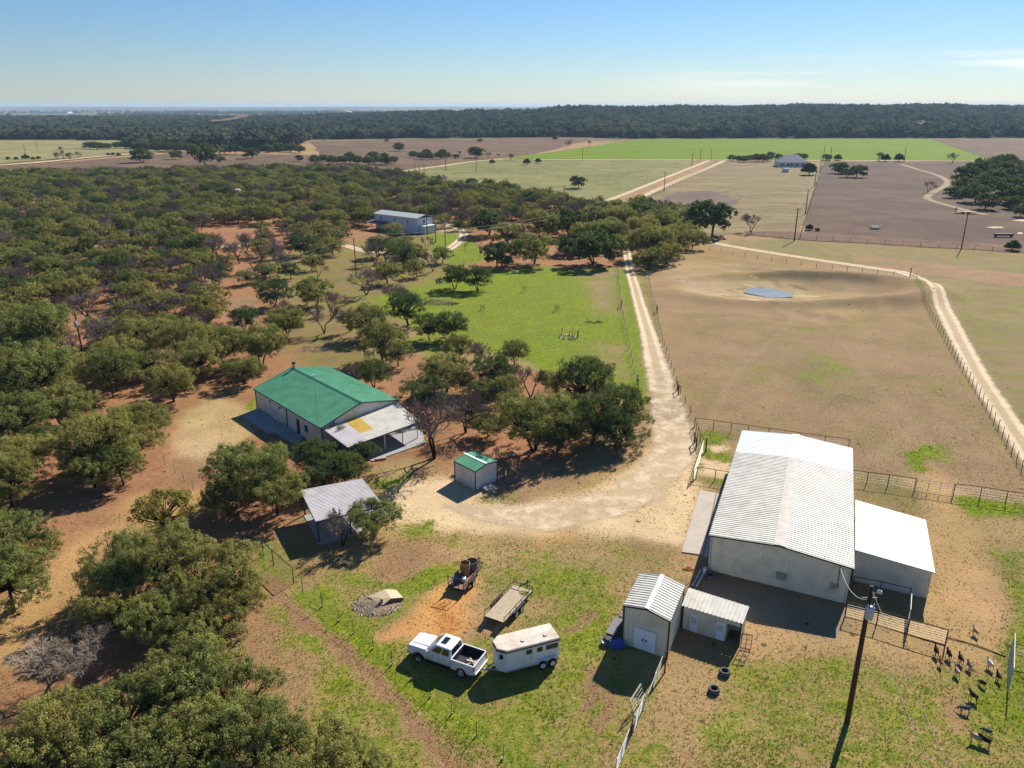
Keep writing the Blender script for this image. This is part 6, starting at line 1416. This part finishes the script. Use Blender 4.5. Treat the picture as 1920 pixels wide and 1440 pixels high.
hand = [
 # bottom left
 (110, 1385, 95, 'n', 'olive-green oak cut by the bottom-left corner'), (235, 1345, 105, 'n', 'broad olive oak at the bottom left, beside the corner one'), (355, 1285, 100, 'n', 'broad oak above the bottom-left clump with a forked trunk showing'), (430, 1330, 90, 'n', 'oak in the bottom-left clump bordering the grass'), (350, 1405, 105, 'n', 'oak at the bottom edge in the middle of the lower-left clump'), (480, 1400, 100, 'n', 'olive oak at the bottom edge next to the grass'), (590, 1425, 90, 'n', 'rightmost oak along the bottom edge'), (250, 1440, 95, 'n', 'oak crown cut by the bottom edge between its neighbours'), (680, 1450, 60, 'n', 'small crown cut by the bottom edge right of the others'), (30, 1430, 70, 'n', 'oak crown filling the very bottom-left corner'),
 # mid-left clump
 (228, 1062, 78, 'n', 'upper-left oak of the big clump left of the grass'), (300, 1050, 85, 'n', 'top oak of the big clump left of the grass'), (400, 1075, 85, 'n', 'upper-right oak of the big clump left of the grass'), (205, 1130, 62, 'n', 'left oak of the big clump left of the grass'), (285, 1152, 66, 'n', 'dark-shaded oak in the middle of the big left clump'), (440, 1120, 58, 'n', 'right-hand oak of the big left clump'), (395, 1175, 62, 'n', 'lower-right oak of the big left clump'), (340, 1115, 60, 'n', 'central oak of the big left clump'),
 # left edge
 (5, 1000, 70, 'n', 'oak at the left edge above the leaf-strewn track'), (75, 1020, 38, 'n', 'small oak bulging over the leaf-strewn track'), (10, 1085, 75, 'n', 'oak cut by the left edge below the leaf-strewn track bend'), (10, 900, 60, 'n', 'oak cut by the left edge above the leaf-strewn track'),
 (50, 700, 85, 'n', 'large oak at the left edge, level with the green-roofed house'), (110, 750, 60, 'n', 'oak overlapping the large left-edge oak'), (20, 780, 65, 'n', 'oak at the left edge below the large one'), (95, 690, 50, 'n', 'oak behind the large left-edge oak'),
 (175, 830, 75, 'n', 'spreading oak with visible limbs left of the sandy patch'), (245, 800, 65, 'n', 'oak beside the sandy patch left of the house'), (170, 870, 52, 'n', 'oak casting long shade over the leaf litter'), (225, 872, 46, 'n', 'lower oak of the group left of the sandy patch'), (290, 790, 35, 'n', 'small oak at the edge of the sandy patch'),
 (305, 935, 55, 'l', 'small pale open-crowned tree with forked stems on the tan track'),
 (465, 880, 78, 'n', 'oak left of the open carport, upper one'), (515, 915, 66, 'n', 'oak touching the open carport on its left'), (425, 925, 52, 'n', 'oak left of the carport beside the track'), (500, 860, 45, 'n', 'oak above the carport near the sandy patch'),
 (595, 855, 42, 'd', 'dark green tree below the front corner of the house'), (645, 875, 42, 'd', 'dark green tree in front of the porch roof'), (680, 845, 28, 'd', 'small dark tree against the porch edge'), (600, 895, 35, 'd', 'dark tree between the house and the carport roof'),
 (625, 805, 34, 'b', 'small bare tree against the front gable of the house'), (700, 962, 58, 'n', 'round grey-green oak at the right end of the carport'), (640, 985, 42, 'b', 'small bare tree before the carport opening'),
 # bare and middle clump
 (812, 778, 84, 'b', 'large bare brown tree beside the porch with branching shadow'), (872, 755, 58, 'b', 'bare brown tree just right of the large one by the porch'), (1002, 776, 92, 'n', 'broad oak behind the small green-roofed shed'), (915, 790, 38, 'n', 'oak between the bare trees and the small green-roofed shed'),
 (1100, 712, 64, 'd', 'dark top oak of the clump at the inside of the drive bend'), (1168, 765, 58, 'd', 'dark rightmost oak of the clump nearest the drive'), (1110, 785, 58, 'd', 'dark oak in the heart of the clump by the drive bend'), (1070, 765, 42, 'd', 'dark left oak of the clump by the drive bend'), (1160, 798, 48, 'd', 'lower right oak of the clump by the drive bend'),
 (795, 735, 46, 'd', 'dark oak at the right corner of the house'), (835, 695, 52, 'n', 'grey-green oak behind the house corner oak'), (700, 695, 36, 'd', 'dark oak tight behind the green roof'), (925, 695, 42, 'd', 'dark oak in the middle of the clump below the lawn'), (965, 660, 32, 'n', 'small oak at the lower edge of the lawn'), (995, 705, 40, 'b', 'brownish bare tree between the clump and the lawn'), (950, 740, 40, 'b', 'bare tree above the broad oak'), (895, 655, 30, 'b', 'small bare tree below the pair on the lawn'), (905, 735, 34, 'd', 'small dark oak left of the broad one'), (868, 715, 30, 'n', 'small oak in the clump right of the house'),
 (805, 612, 31, 'd', 'left oak of the pair with bare trunks at the lawn edge'), (846, 608, 33, 'd', 'right oak of the pair with bare trunks at the lawn edge'), (852, 515, 30, 'd', 'left dark oak of the upper lawn pair'), (896, 518, 30, 'd', 'right dark oak of the upper lawn pair'),
 (715, 640, 48, 'n', 'tall oak with leaning trunks behind the house'), (745, 660, 34, 'n', 'small oak right of the leaning-trunked one'), (690, 600, 38, 'n', 'oak behind the bare trees above the house'), (765, 575, 40, 'd', 'dark oak left of the brush pile'), (735, 545, 34, 'b', 'bare tree at the upper left lawn corner'),
 (605, 590, 34, 'b', 'bare tree left of the twin ones above the house'), (655, 590, 30, 'b', 'slender bare tree in the grassy gap above the house'), (685, 580, 24, 'b', 'small bare tree right of the slender one'), (625, 560, 28, 'b', 'bare tree farther up the grassy gap'), (660, 690, 20, 'b', 'small reddish bare bush against the back of the green roof'),
 (320, 712, 50, 'n', 'yellowish oak left of the sandy patch and house'), (205, 690, 55, 'n', 'green oak behind the short pole in the left wood'), (410, 640, 58, 'n', 'oak at the left rear corner of the house'), (485, 640, 55, 'n', 'oak at the rear of the green-roofed house'), (340, 635, 55, 'n', 'oak left of the pair behind the house'), (265, 625, 55, 'n', 'oak right of the transformer pole in the wood'), (455, 690, 38, 'n', 'oak trunked against the left corner of the green roof'), (70, 610, 70, 'n', 'oak at the left edge above the large one'), (535, 600, 38, 'n', 'rounded oak above the green roof left of the gap'), (590, 550, 36, 'n', 'rounded oak above the grassy gap'),
 # around the top of the drive
 (932, 478, 36, 'd', 'wide-crowned oak on the upper left of the lawn'), (1000, 468, 42, 'n', 'wide oak at the top of the lawn'), (975, 445, 32, 'b', 'half-bare tree behind the wide lawn oak'), (1115, 465, 50, 'd', 'multi-trunked oak at the lawn end left of the drive'), (1075, 455, 34, 'd', 'dark oak behind the multi-trunked one'), (1140, 435, 42, 'n', 'oak beside the drive where it enters the trees'), (1165, 455, 26, 'n', 'small oak on the left lip of the drive'), (1222, 455, 45, 'n', 'bushy oak right of the drive where it enters the trees'), (1260, 450, 40, 'n', 'bushy oak at the head of the pasture'), (1217, 487, 27, 'n', 'small round oak nearest the drive by the pasture'), (1205, 430, 38, 'n', 'oak behind the bushy one right of the drive'), (1285, 435, 30, 'n', 'oak at the right end of the tree belt'), (1338, 410, 46, 'd', 'big round dark tree alone right of the tree belt'), (1410, 410, 23, 'b', 'round bare tree beside the big dark one'),
 (1085, 342, 17, 'd', 'lone round oak in the middle of the olive field'), (893, 285, 17, 'd', 'lone dark oak by the dirt lane'), (748, 276, 11, 'd', 'small lone tree left of the dirt lane hedge'), (265, 290, 20, 'd', 'wide low tree in the far left brown field'), (328, 291, 11, 'd', 'small round tree right of the wide low one in the brown field'), (385, 292, 28, 'd', 'largest clump-like tree in the far left brown field'), (470, 286, 16, 'd', 'rounded tree before the far wood, right of the largest field tree'), (561, 297, 8, 'd', 'tiny tree at the edge of the brown field'),
 (1518, 320, 12, 's', 'dense round bush right of the distant farmhouse'), (1573, 314, 16, 'd', 'left tree of the pair in the purple field'), (1608, 322, 15, 'd', 'right tree of the pair in the purple field'), (1588, 325, 11, 'd', 'low tree between the pair in the purple field'), (1551, 295, 9, 'd', 'small tree right of the distant farmhouse poles'), (1571, 297, 6, 's', 'small dark bush left of the bare field tree'), (1649, 290, 10, 'b', 'bare tree on the near edge of the green field'), (1661, 298, 7, 's', 'dark bush under the bare field-edge tree'), (1686, 298, 7, 's', 'dark bush beside the pole at the green field'), (1788, 293, 10, 'b', 'bare forked tree at the right part of the green field edge'),
 (1900, 462, 10, 's', 'rough shrub by the fence near the right edge'), (1518, 428, 6, 's', 'small round bush at the lower corner of the purple field'), (1533, 431, 4, 's', 'tiny bush right of the small round one'), (1742, 345, 13, 'b', 'faint bare tree by the two-track lane'), (1009, 303, 5, 's', 'left of two dark bushes in the olive field'), (988, 305, 6, 's', 'right bush with long shadow in the olive field'), (957, 291, 9, 'b', 'bare tree where the dirt lane meets the county road'), (923, 304, 5, 's', 'low dark bush beside the dirt lane'),
]
hand += [(945, 735, 44, 'n', 'oak filling the clump just above the broad oak'), (1035, 712, 40, 'n', 'oak between the bare tree and the dark top oak'), (1045, 812, 42, 'd', 'low dark oak below the clump beside the broad oak'), (860, 650, 36, 'n', 'oak between the lawn pair and the house clump'), (1160, 408, 42, 'n', 'oak at the back of the belt just left of the hidden drive'), (1118, 410, 40, 'n', 'oak at the back of the belt below the far gravel roads'), (1065, 420, 40, 'd', 'dark oak in the belt above the multi-trunked one'), (1015, 425, 38, 'n', 'oak in the belt above the wide lawn oak'), (955, 435, 36, 'n', 'oak in the belt beside the garden plot'), (1235, 415, 42, 'n', 'oak at the back of the belt right of the hidden drive'), (1275, 412, 36, 'n', 'oak at the rear right end of the belt'), (1250, 475, 30, 'n', 'bushy low oak at the pasture corner by the drive'), (1300, 450, 24, 'n', 'smallest oak where the gravel road leaves the belt'), (1195, 400, 34, 'd', 'dark oak over the drive at the rear of the belt'), (915, 420, 34, 'd', 'dark oak in the belt right of the driveway fork'), (1100, 440, 36, 'n', 'oak between the two dark ones of the belt')]
for h in hand: tree_px(h[0], h[1], h[2]*(.90 if h[3] == 'n' and h[1] > 600 else 1), *h[3:])
tree_px(65, 1262, 92, 'w', 'pale bare spreading tree in the left clearing, nearer the left edge')
tree_px(170, 1225, 80, 'w', 'pale bare spreading tree against the shade of the big left clump')
# rows and groups farther off
def cluster(pts, kind, lab, group, nm=None):
    for (x, y, r) in pts: tree_px(x, y, r, kind, lab, group)
cluster([(1372, 296, 8), (1384, 297, 8), (1395, 298, 9), (1407, 297, 9), (1419, 296, 10), (1430, 296, 11), (1441, 296, 8)], 'd', 'dark tree in the row left of the distant farmhouse', 'trees in a row left of the distant farmhouse')
cluster([(1460, 294, 8), (1497, 293, 8), (1508, 293, 8), (1446, 291, 8)], 'd', 'tree just behind the distant farmhouse', 'trees behind the distant farmhouse')
cluster([(1880, 305, 24), (1858, 312, 20), (1900, 320, 24), (1838, 318, 22), (1815, 328, 20), (1870, 332, 24), (1905, 345, 24), (1848, 345, 24), (1812, 350, 22), (1790, 360, 15), (1830, 362, 24), (1880, 362, 24), (1920, 368, 24), (1850, 378, 20), (1898, 378, 18), (1915, 395, 15), (1930, 330, 30)], 'd', 'dark oak in the clump at the right edge beyond the purple field', 'oaks in the clump at the right edge')
cluster([(590, 299, 11), (605, 298, 10), (622, 300, 12), (640, 299, 12), (655, 298, 12), (670, 300, 11), (690, 302, 12), (705, 300, 12), (722, 301, 12), (738, 300, 10), (655, 292, 10), (700, 292, 10), (720, 293, 9)], 'd', 'dark tree in the band just behind the wood, left of the olive field', 'trees in the band behind the wood')
cluster([(775, 290, 9), (790, 292, 10), (805, 293, 10), (822, 292, 10), (838, 291, 9), (855, 293, 7), (800, 285, 8), (830, 286, 8)], 'd', 'tree in the thicket left of the lone dark oak by the lane', 'trees in the thicket by the dirt lane')
cluster([(862, 285, 6), (915, 290, 7), (935, 290, 5), (1065, 268, 8), (1105, 267, 6), (1072, 264, 6)], 'b', 'small bare tree near the left end of the green field', 'bare trees near the left end of the green field')
cluster([(105, 290, 8), (118, 287, 9), (130, 289, 9), (145, 289, 7), (113, 277, 6)], 'b', 'bare tree in the thin row of the far left field', 'bare trees in the far left field')
cluster([(48, 296, 5), (30, 298, 3), (62, 298, 3), (72, 297, 3), (15, 298, 3), (203, 290, 3), (212, 290, 3), (222, 290, 3)], 's', 'small dark bush in the hedge of the far left field', 'bushes in the far left hedge')
cluster([(165, 272, 9), (180, 273, 11), (200, 274, 9), (218, 273, 8), (235, 271, 10), (255, 272, 11), (275, 275, 12), (295, 275, 13), (315, 276, 12), (335, 277, 12), (355, 277, 12), (420, 280, 12), (440, 280, 12), (500, 278, 12), (520, 276, 12), (545, 277, 12), (562, 280, 10)], 'd', 'dark tree in the hedge between the far left fields and the far wood', 'trees along the far left field edge')

# ---- the wood: individuals nearest, the rest one mass
def inpoly(x, y, P):
    c = False; n = len(P)
    for i in range(n):
        ax, ay = P[i]; bx, by = P[(i+1) % n]
        if (ay > y) != (by > y) and x < (bx-ax)*(y-ay)/(by-ay)+ax: c = not c
    return c
WOOD = [(-340, 760), (-340, 337), (0, 334), (300, 327), (480, 322), (640, 322), (740, 330), (830, 352), (950, 362), (1050, 385), (1110, 395), (1200, 400), (1290, 402), (1300, 430), (1230, 450), (1090, 450), (960, 452), (900, 462), (850, 500), (790, 520), (740, 530), (690, 610), (560, 660), (480, 690), (300, 740), (130, 790), (60, 900), (-60, 1000)]
HOLES = [[(700, 412), (800, 420), (910, 450), (900, 490), (840, 490), (815, 470), (700, 440)], [(425, 555), (490, 550), (510, 610), (440, 625)], [(640, 440), (730, 440), (740, 480), (640, 480)], [(380, 450), (480, 448), (480, 474), (380, 474)], [(560, 590), (700, 560), (780, 540), (800, 640), (640, 690), (560, 690), (520, 640)], [(640, 425), (790, 425), (800, 445), (650, 448)], [(400, 745), (330, 740), (350, 900), (300, 900), (300, 780)], [(1162, 430), (1195, 430), (1190, 500), (1170, 500)], [(120, 600), (170, 600), (170, 690), (120, 690)], [(500, 620), (560, 610), (560, 660), (500, 690)], [(610, 480), (700, 490), (730, 540), (620, 560)]]
WOODg = GP(WOOD); HOLg = [GP(h) for h in HOLES]
cand = []; cell = {}
def nearok(x, y, d):
    cx, cy = int(x//8), int(y//8)
    for i in (-2, -1, 0, 1, 2):
        for j in (-2, -1, 0, 1, 2):
            for (a, b, r) in cell.get((cx+i, cy+j), ()):
                if (a-x)**2+(b-y)**2 < (d+r*.55)**2: return False
    return True
for (x, y, r) in TREES: cell.setdefault((int(x//8), int(y//8)), []).append((x, y, r))
bb = np.array(WOODg); rs = np.random.RandomState(5)
for _ in range(26000):
    x = rs.uniform(bb[:, 0].min(), bb[:, 0].max()); y = rs.uniform(bb[:, 1].min(), bb[:, 1].max())
    if not inpoly(x, y, WOODg) or any(inpoly(x, y, h) for h in HOLg): continue
    px, py = PX(x, y)
    openw = 1.0 if (px > 400 and py > 425) else 0.0
    if px < -260 or px > 1400: continue
    R = rs.uniform(2.5, 4.5)
    nz_ = vnoise(np.array([x/22.]), np.array([y/22.]), 8)[0]
    if rs.rand() < .35*openw+.7*(nz_ > .70): continue
    if nearok(x, y, R*(.70+.50*openw)):
        kd = 'b' if rs.rand() < (.22+.30*(nz_ < .40)+.12*openw) else ('d' if rs.rand() < .28 else 'o')
        cand.append((x, y, R, kd, px, py)); cell.setdefault((int(x//8), int(y//8)), []).append((x, y, R))
cand.sort(key=lambda c: math.hypot(c[0], c[1])/c[2] + (1000 if (c[4] < -20) else 0))
cnt = {'oak': 0, 'bare': 0}; rest = []
noak = sum(1 for o in bpy.data.objects if o.name.startswith('oak_tree')); nbare = sum(1 for o in bpy.data.objects if o.name.startswith('bare_tree'))
for c in cand:
    x, y, R, kd, px, py = c; cls = 'bare' if kd == 'b' else 'oak'
    lim = (300-nbare) if cls == 'bare' else (299-noak)
    if cnt[cls] >= lim or px < -20: rest.append(c); continue
    cnt[cls] += 1
    sizew = 'large' if R > 4.5 else ('mid-sized' if R > 3.6 else 'small')
    col_ = {'b': 'bare grey tree', 'd': 'dark green oak', 'o': 'olive oak'}[kd]
    where = ('at the far left' if px < 160 else 'left of the grassy gap' if px < 420 else 'above the green-roofed house' if px < 640 else 'around the two-storey house' if px < 860 else 'beyond the top of the lawn' if px < 1080 else 'at the head of the drive')
    depth = ('far back' if py < 375 else 'behind its middle' if py < 440 else 'in its middle' if py < 530 else 'near side')
    lab = f'{sizew} {col_} in the wood, {depth}, {where}'
    k2 = kd if kd != 'o' else ('n' if math.hypot(x, y) < 150 else 'o')
    tree(x, y, k2, R, lab, 'tree', lab.replace('tree in', 'trees in').replace('oak in', 'oaks in'))
print('wood individuals', cnt, 'rest', len(rest), 'hand', noak, nbare)

def scatter_stuff(name, pts, protos, kindlabel):
    """pts: x, y, z, scale, rot, index; instances of the given (trunk, crown) meshes, one object"""
    n = len(pts); A = np.array(pts, float); me = bpy.data.meshes.new(name); me.vertices.add(n); me.vertices.foreach_set('co', A[:, :3].astype(np.float32).ravel())
    a = me.attributes.new('sc', 'FLOAT', 'POINT'); a.data.foreach_set('value', A[:, 3].astype(np.float32))
    a = me.attributes.new('rt', 'FLOAT', 'POINT'); a.data.foreach_set('value', A[:, 4].astype(np.float32))
    a = me.attributes.new('ix', 'INT', 'POINT'); a.data.foreach_set('value', A[:, 5].astype(np.int32)); me.update()
    ob = bpy.data.objects.new(name, me); COL.objects.link(ob)
    ng = bpy.data.node_groups.new(name, 'GeometryNodeTree'); ng.interface.new_socket('Geometry', in_out='INPUT', socket_type='NodeSocketGeometry'); ng.interface.new_socket('Geometry', in_out='OUTPUT', socket_type='NodeSocketGeometry')
    gi = ng.nodes.new('NodeGroupInput'); go = ng.nodes.new('NodeGroupOutput'); iop = ng.nodes.new('GeometryNodeInstanceOnPoints'); jn = ng.nodes.new('GeometryNodeJoinGeometry')
    for pr in reversed(protos):
        j2 = ng.nodes.new('GeometryNodeJoinGeometry')
        for o in pr:
            oi = ng.nodes.new('GeometryNodeObjectInfo'); oi.transform_space = 'ORIGINAL'; oi.inputs['Object'].default_value = o; ng.links.new(oi.outputs['Geometry'], j2.inputs[0])
        g2 = ng.nodes.new('GeometryNodeGeometryToInstance'); ng.links.new(j2.outputs[0], g2.inputs[0]); ng.links.new(g2.outputs[0], jn.inputs[0])
    def attr(nm, ty):
        x = ng.nodes.new('GeometryNodeInputNamedAttribute'); x.data_type = ty; x.inputs['Name'].default_value = nm; return x.outputs['Attribute']
    ng.links.new(gi.outputs[0], iop.inputs['Points']); ng.links.new(jn.outputs[0], iop.inputs['Instance']); iop.inputs['Pick Instance'].default_value = True
    ng.links.new(attr('ix', 'INT'), iop.inputs['Instance Index']); cx = ng.nodes.new('ShaderNodeCombineXYZ'); ng.links.new(attr('rt', 'FLOAT'), cx.inputs[2])
    ng.links.new(cx.outputs[0], iop.inputs['Rotation']); ng.links.new(attr('sc', 'FLOAT'), iop.inputs['Scale']); ng.links.new(iop.outputs[0], go.inputs[0])
    md = ob.modifiers.new('scatter', 'NODES'); md.node_group = ng; tag(ob, kind='stuff'); return ob
def placed(meshes):
    out = []
    for tm, cm in meshes:
        a = next((o for o in COL.objects if o.data is tm), None); b = next((o for o in COL.objects if o.data is cm), None)
        if a and b: out.append((a, b))
    return out
if rest:
    P_o = placed(PROTO['o']); P_d = placed(PROTO['d']); P_b = placed(PROTO['b']); allp = P_o+P_d+P_b; no, nd_, nb_ = len(P_o), len(P_d), len(P_b)
    pts = []
    for (x, y, R, kd, px, py) in rest:
        ix = {'o': lambda: random.randrange(no), 'd': lambda: no+random.randrange(nd_), 'b': lambda: no+nd_+random.randrange(nb_)}[kd]()
        pts.append((x, y, 0, R/(4.2 if kd == 'b' else 4.6), random.random()*6.28, ix))
    w_ = scatter_stuff('woodland', pts, allp, 'wood'); w_['label'] = 'rest of the oak wood, too many trees to count'
# ---- far wooded hills
def fmesh(seed, mat, n=420, size=.62):
    rs = np.random.RandomState(seed); d = rs.normal(size=(n, 3)); d /= np.linalg.norm(d, axis=1)[:, None]; d[:, 2] = np.abs(d[:, 2])
    w_ = 1+.2*np.sin(d[:, 0]*6+seed)+.15*np.sin(d[:, 1]*7+seed)
    P = d*(3.9*w_*(.8+.25*rs.rand(n)))[:, None]*np.array([1, 1, .9])+np.array([0, 0, 1.6]); me = leaf_mesh('crown', np_leaves(P, d+np.array([0, 0, .4]), size, rs, .8), .15+.7*rs.rand(n), mat)
    t = tubes_mesh([(Vector((0, 0, -.1)), Vector((0, 0, 3)), .3, .2)], 4).mesh('trunk'); t.materials.append(MATS['bark']); return t, me
simple('far_bare', (.085, .072, .062), 1, 0, .2, .5, .0)
PROTO['ff'] = [fmesh(81, 'leaf_far'), fmesh(82, 'leaf_far'), fmesh(83, 'leaf_far'), fmesh(84, 'far_bare'), fmesh(85, 'leaf_far')]
for i_, (px, py, r) in enumerate(((610, 258, 5), (725, 262, 4), (900, 262, 5), (425, 262, 6), (1040, 258, 5))):
    tree_px(px, py, r, 'ff', 'small tree at the foot of the wooded hills, '+('fourth', 'third', 'second', 'leftmost', 'rightmost')[i_]+(' of five from the right' if i_ in (1, 2) else ' of five' if i_ else ' of five from the right'), 'lone trees at the foot of the far hills', i=i_, name='far_tree')
fp = placed(PROTO['ff']); rs = np.random.RandomState(9); pts = []
EDGE = [(-2600, 245), (-700, 262), (0, 263), (235, 264), (245, 281), (540, 284), (560, 272), (580, 262), (1060, 257), (1180, 260), (1920, 259), (4200, 255)]
def edge_y(x, y):  # nearest ground Y of the wood edge in this direction
    px = 960+FPX*x/(y*_c+HC*_s)
    return float(np.interp(px, [e[0] for e in EDGE], [G(e[0], e[1]).y for e in EDGE]))
NF = 44000; ys_ = 560+2000*rs.rand(NF)**.95; xs_ = (rs.rand(NF)*2-1)*(ys_*.78+60)
px_ = 960+FPX*xs_/(ys_*_c+HC*_s); ed = np.interp(px_, [e[0] for e in EDGE], [G(e[0], e[1]).y for e in EDGE])
keep = (ys_ > ed+8); xs_, ys_, px_ = xs_[keep], ys_[keep], px_[keep]
zz_ = np.where(ys_ > 1150, zhill(xs_, ys_), 0); nn = fbm(xs_/90, ys_/140, 15); n2_ = fbm(xs_/400, ys_/500, 16)
py_ = np.array([PX(a, b, c)[1] for a, b, c in zip(xs_, ys_, zz_)])
skip = (n2_ > .66) & (rs.rand(len(xs_)) < .75)
for i in range(len(xs_)):
    if skip[i]: continue
    if 395 < px_[i] < 475 and 221 < py_[i] < 243 and abs(px_[i]-(400+(243-py_[i])*3.0)) < 14: continue
    bareq = rs.rand() < (.50 if ys_[i] < 1350 and nn[i] > .45 else .16)
    ix = 3 if bareq else ((2, 4)[rs.randint(2)] if n2_[i] > .5 else (0, 1)[rs.randint(2)])
    pts.append((xs_[i], ys_[i], zz_[i]-.4, rs.uniform(1.0, 2.3), rs.rand()*6.28, ix))
fo = scatter_stuff('far_wood', pts, fp, 'wood'); fo['label'] = 'wooded hills across the horizon'
pts = []
for _ in range(9000):
    y = 2600+5000*rs.rand(); x = (rs.rand()*2-1)*y*.78
    if fbm(np.array([x/500.]), np.array([y/900.]), 19)[0] < .5: continue
    pts.append((x, y, 0, rs.uniform(1.2, 2.6), rs.rand()*6.28, (0, 1, 2, 4)[rs.randint(4)]))
fo = scatter_stuff('distant_wood', pts, fp, 'wood'); fo['label'] = 'distant wooded plain beyond the hills'
print('far', len(pts))
# distant pale buildings and masts
for (px, py, w_, lab) in ((95, 212.5, 60, 'long white roofs far off on the plain at the left'), (300, 215, 30, 'white roofs far off on the plain, right of the longer ones'), (565, 210.5, 20, 'small white speck of a building far off near the quarry scar')):
    p = G(px, py); k = p.y/1456; m = MB(); m.box(p.x-w_*k*.5, p.x+w_*k*.5, p.y, p.y+60, 0, 9); tag(m.build('warehouse', 'far_white'), lab, 'building')
for (px, lab) in ((68, 'left of two tiny masts on the horizon'), (133, 'right of two tiny masts on the horizon')):
    p = G(px, 205.5); m = MB(); m.tube(p, p+Vector((0, 0, 45)), 2.2, 2.2, 5); m.lathe([(.1, 42), (9, 45), (9, 50), (.1, 54)], 10, Matrix.Translation(p)); tag(m.build('water_tower', 'towers'), lab, 'water tower')
p = G(640, 214.5); m = MB(); k = p.y/1456; 
m.add([p+Vector((-22*k, 0, 0)), p+Vector((22*k, 0, 0)), p+Vector((14*k, 80, 5*k)), p+Vector((-2*k, 80, 7.5*k)), p+Vector((-15*k, 80, 4*k))], [(0, 1, 2, 3, 4)]); 
simple('quarry', (.5, .33, .22), .9, 0, .1, .01); tag(m.build('quarry_scar', 'quarry'), kind='structure')

# ================================================================== air
mh, nth = newmat('haze'); oh = N(nth, 'ShaderNodeOutputMaterial'); vh = N(nth, 'ShaderNodeVolumePrincipled')
vh.inputs['Color'].default_value = (.52, .76, 1.0, 1); vh.inputs['Density'].default_value = .00007; vh.inputs['Anisotropy'].default_value = 0.1
link(nth, vh.outputs[0], oh.inputs['Volume'])
m = MB(); m.box(-16000, 16000, -500, 23000, -3, 75); hz = m.build('haze', 'haze'); tag(hz, kind='stuff'); hz['label'] = 'thin pale air over the whole country'
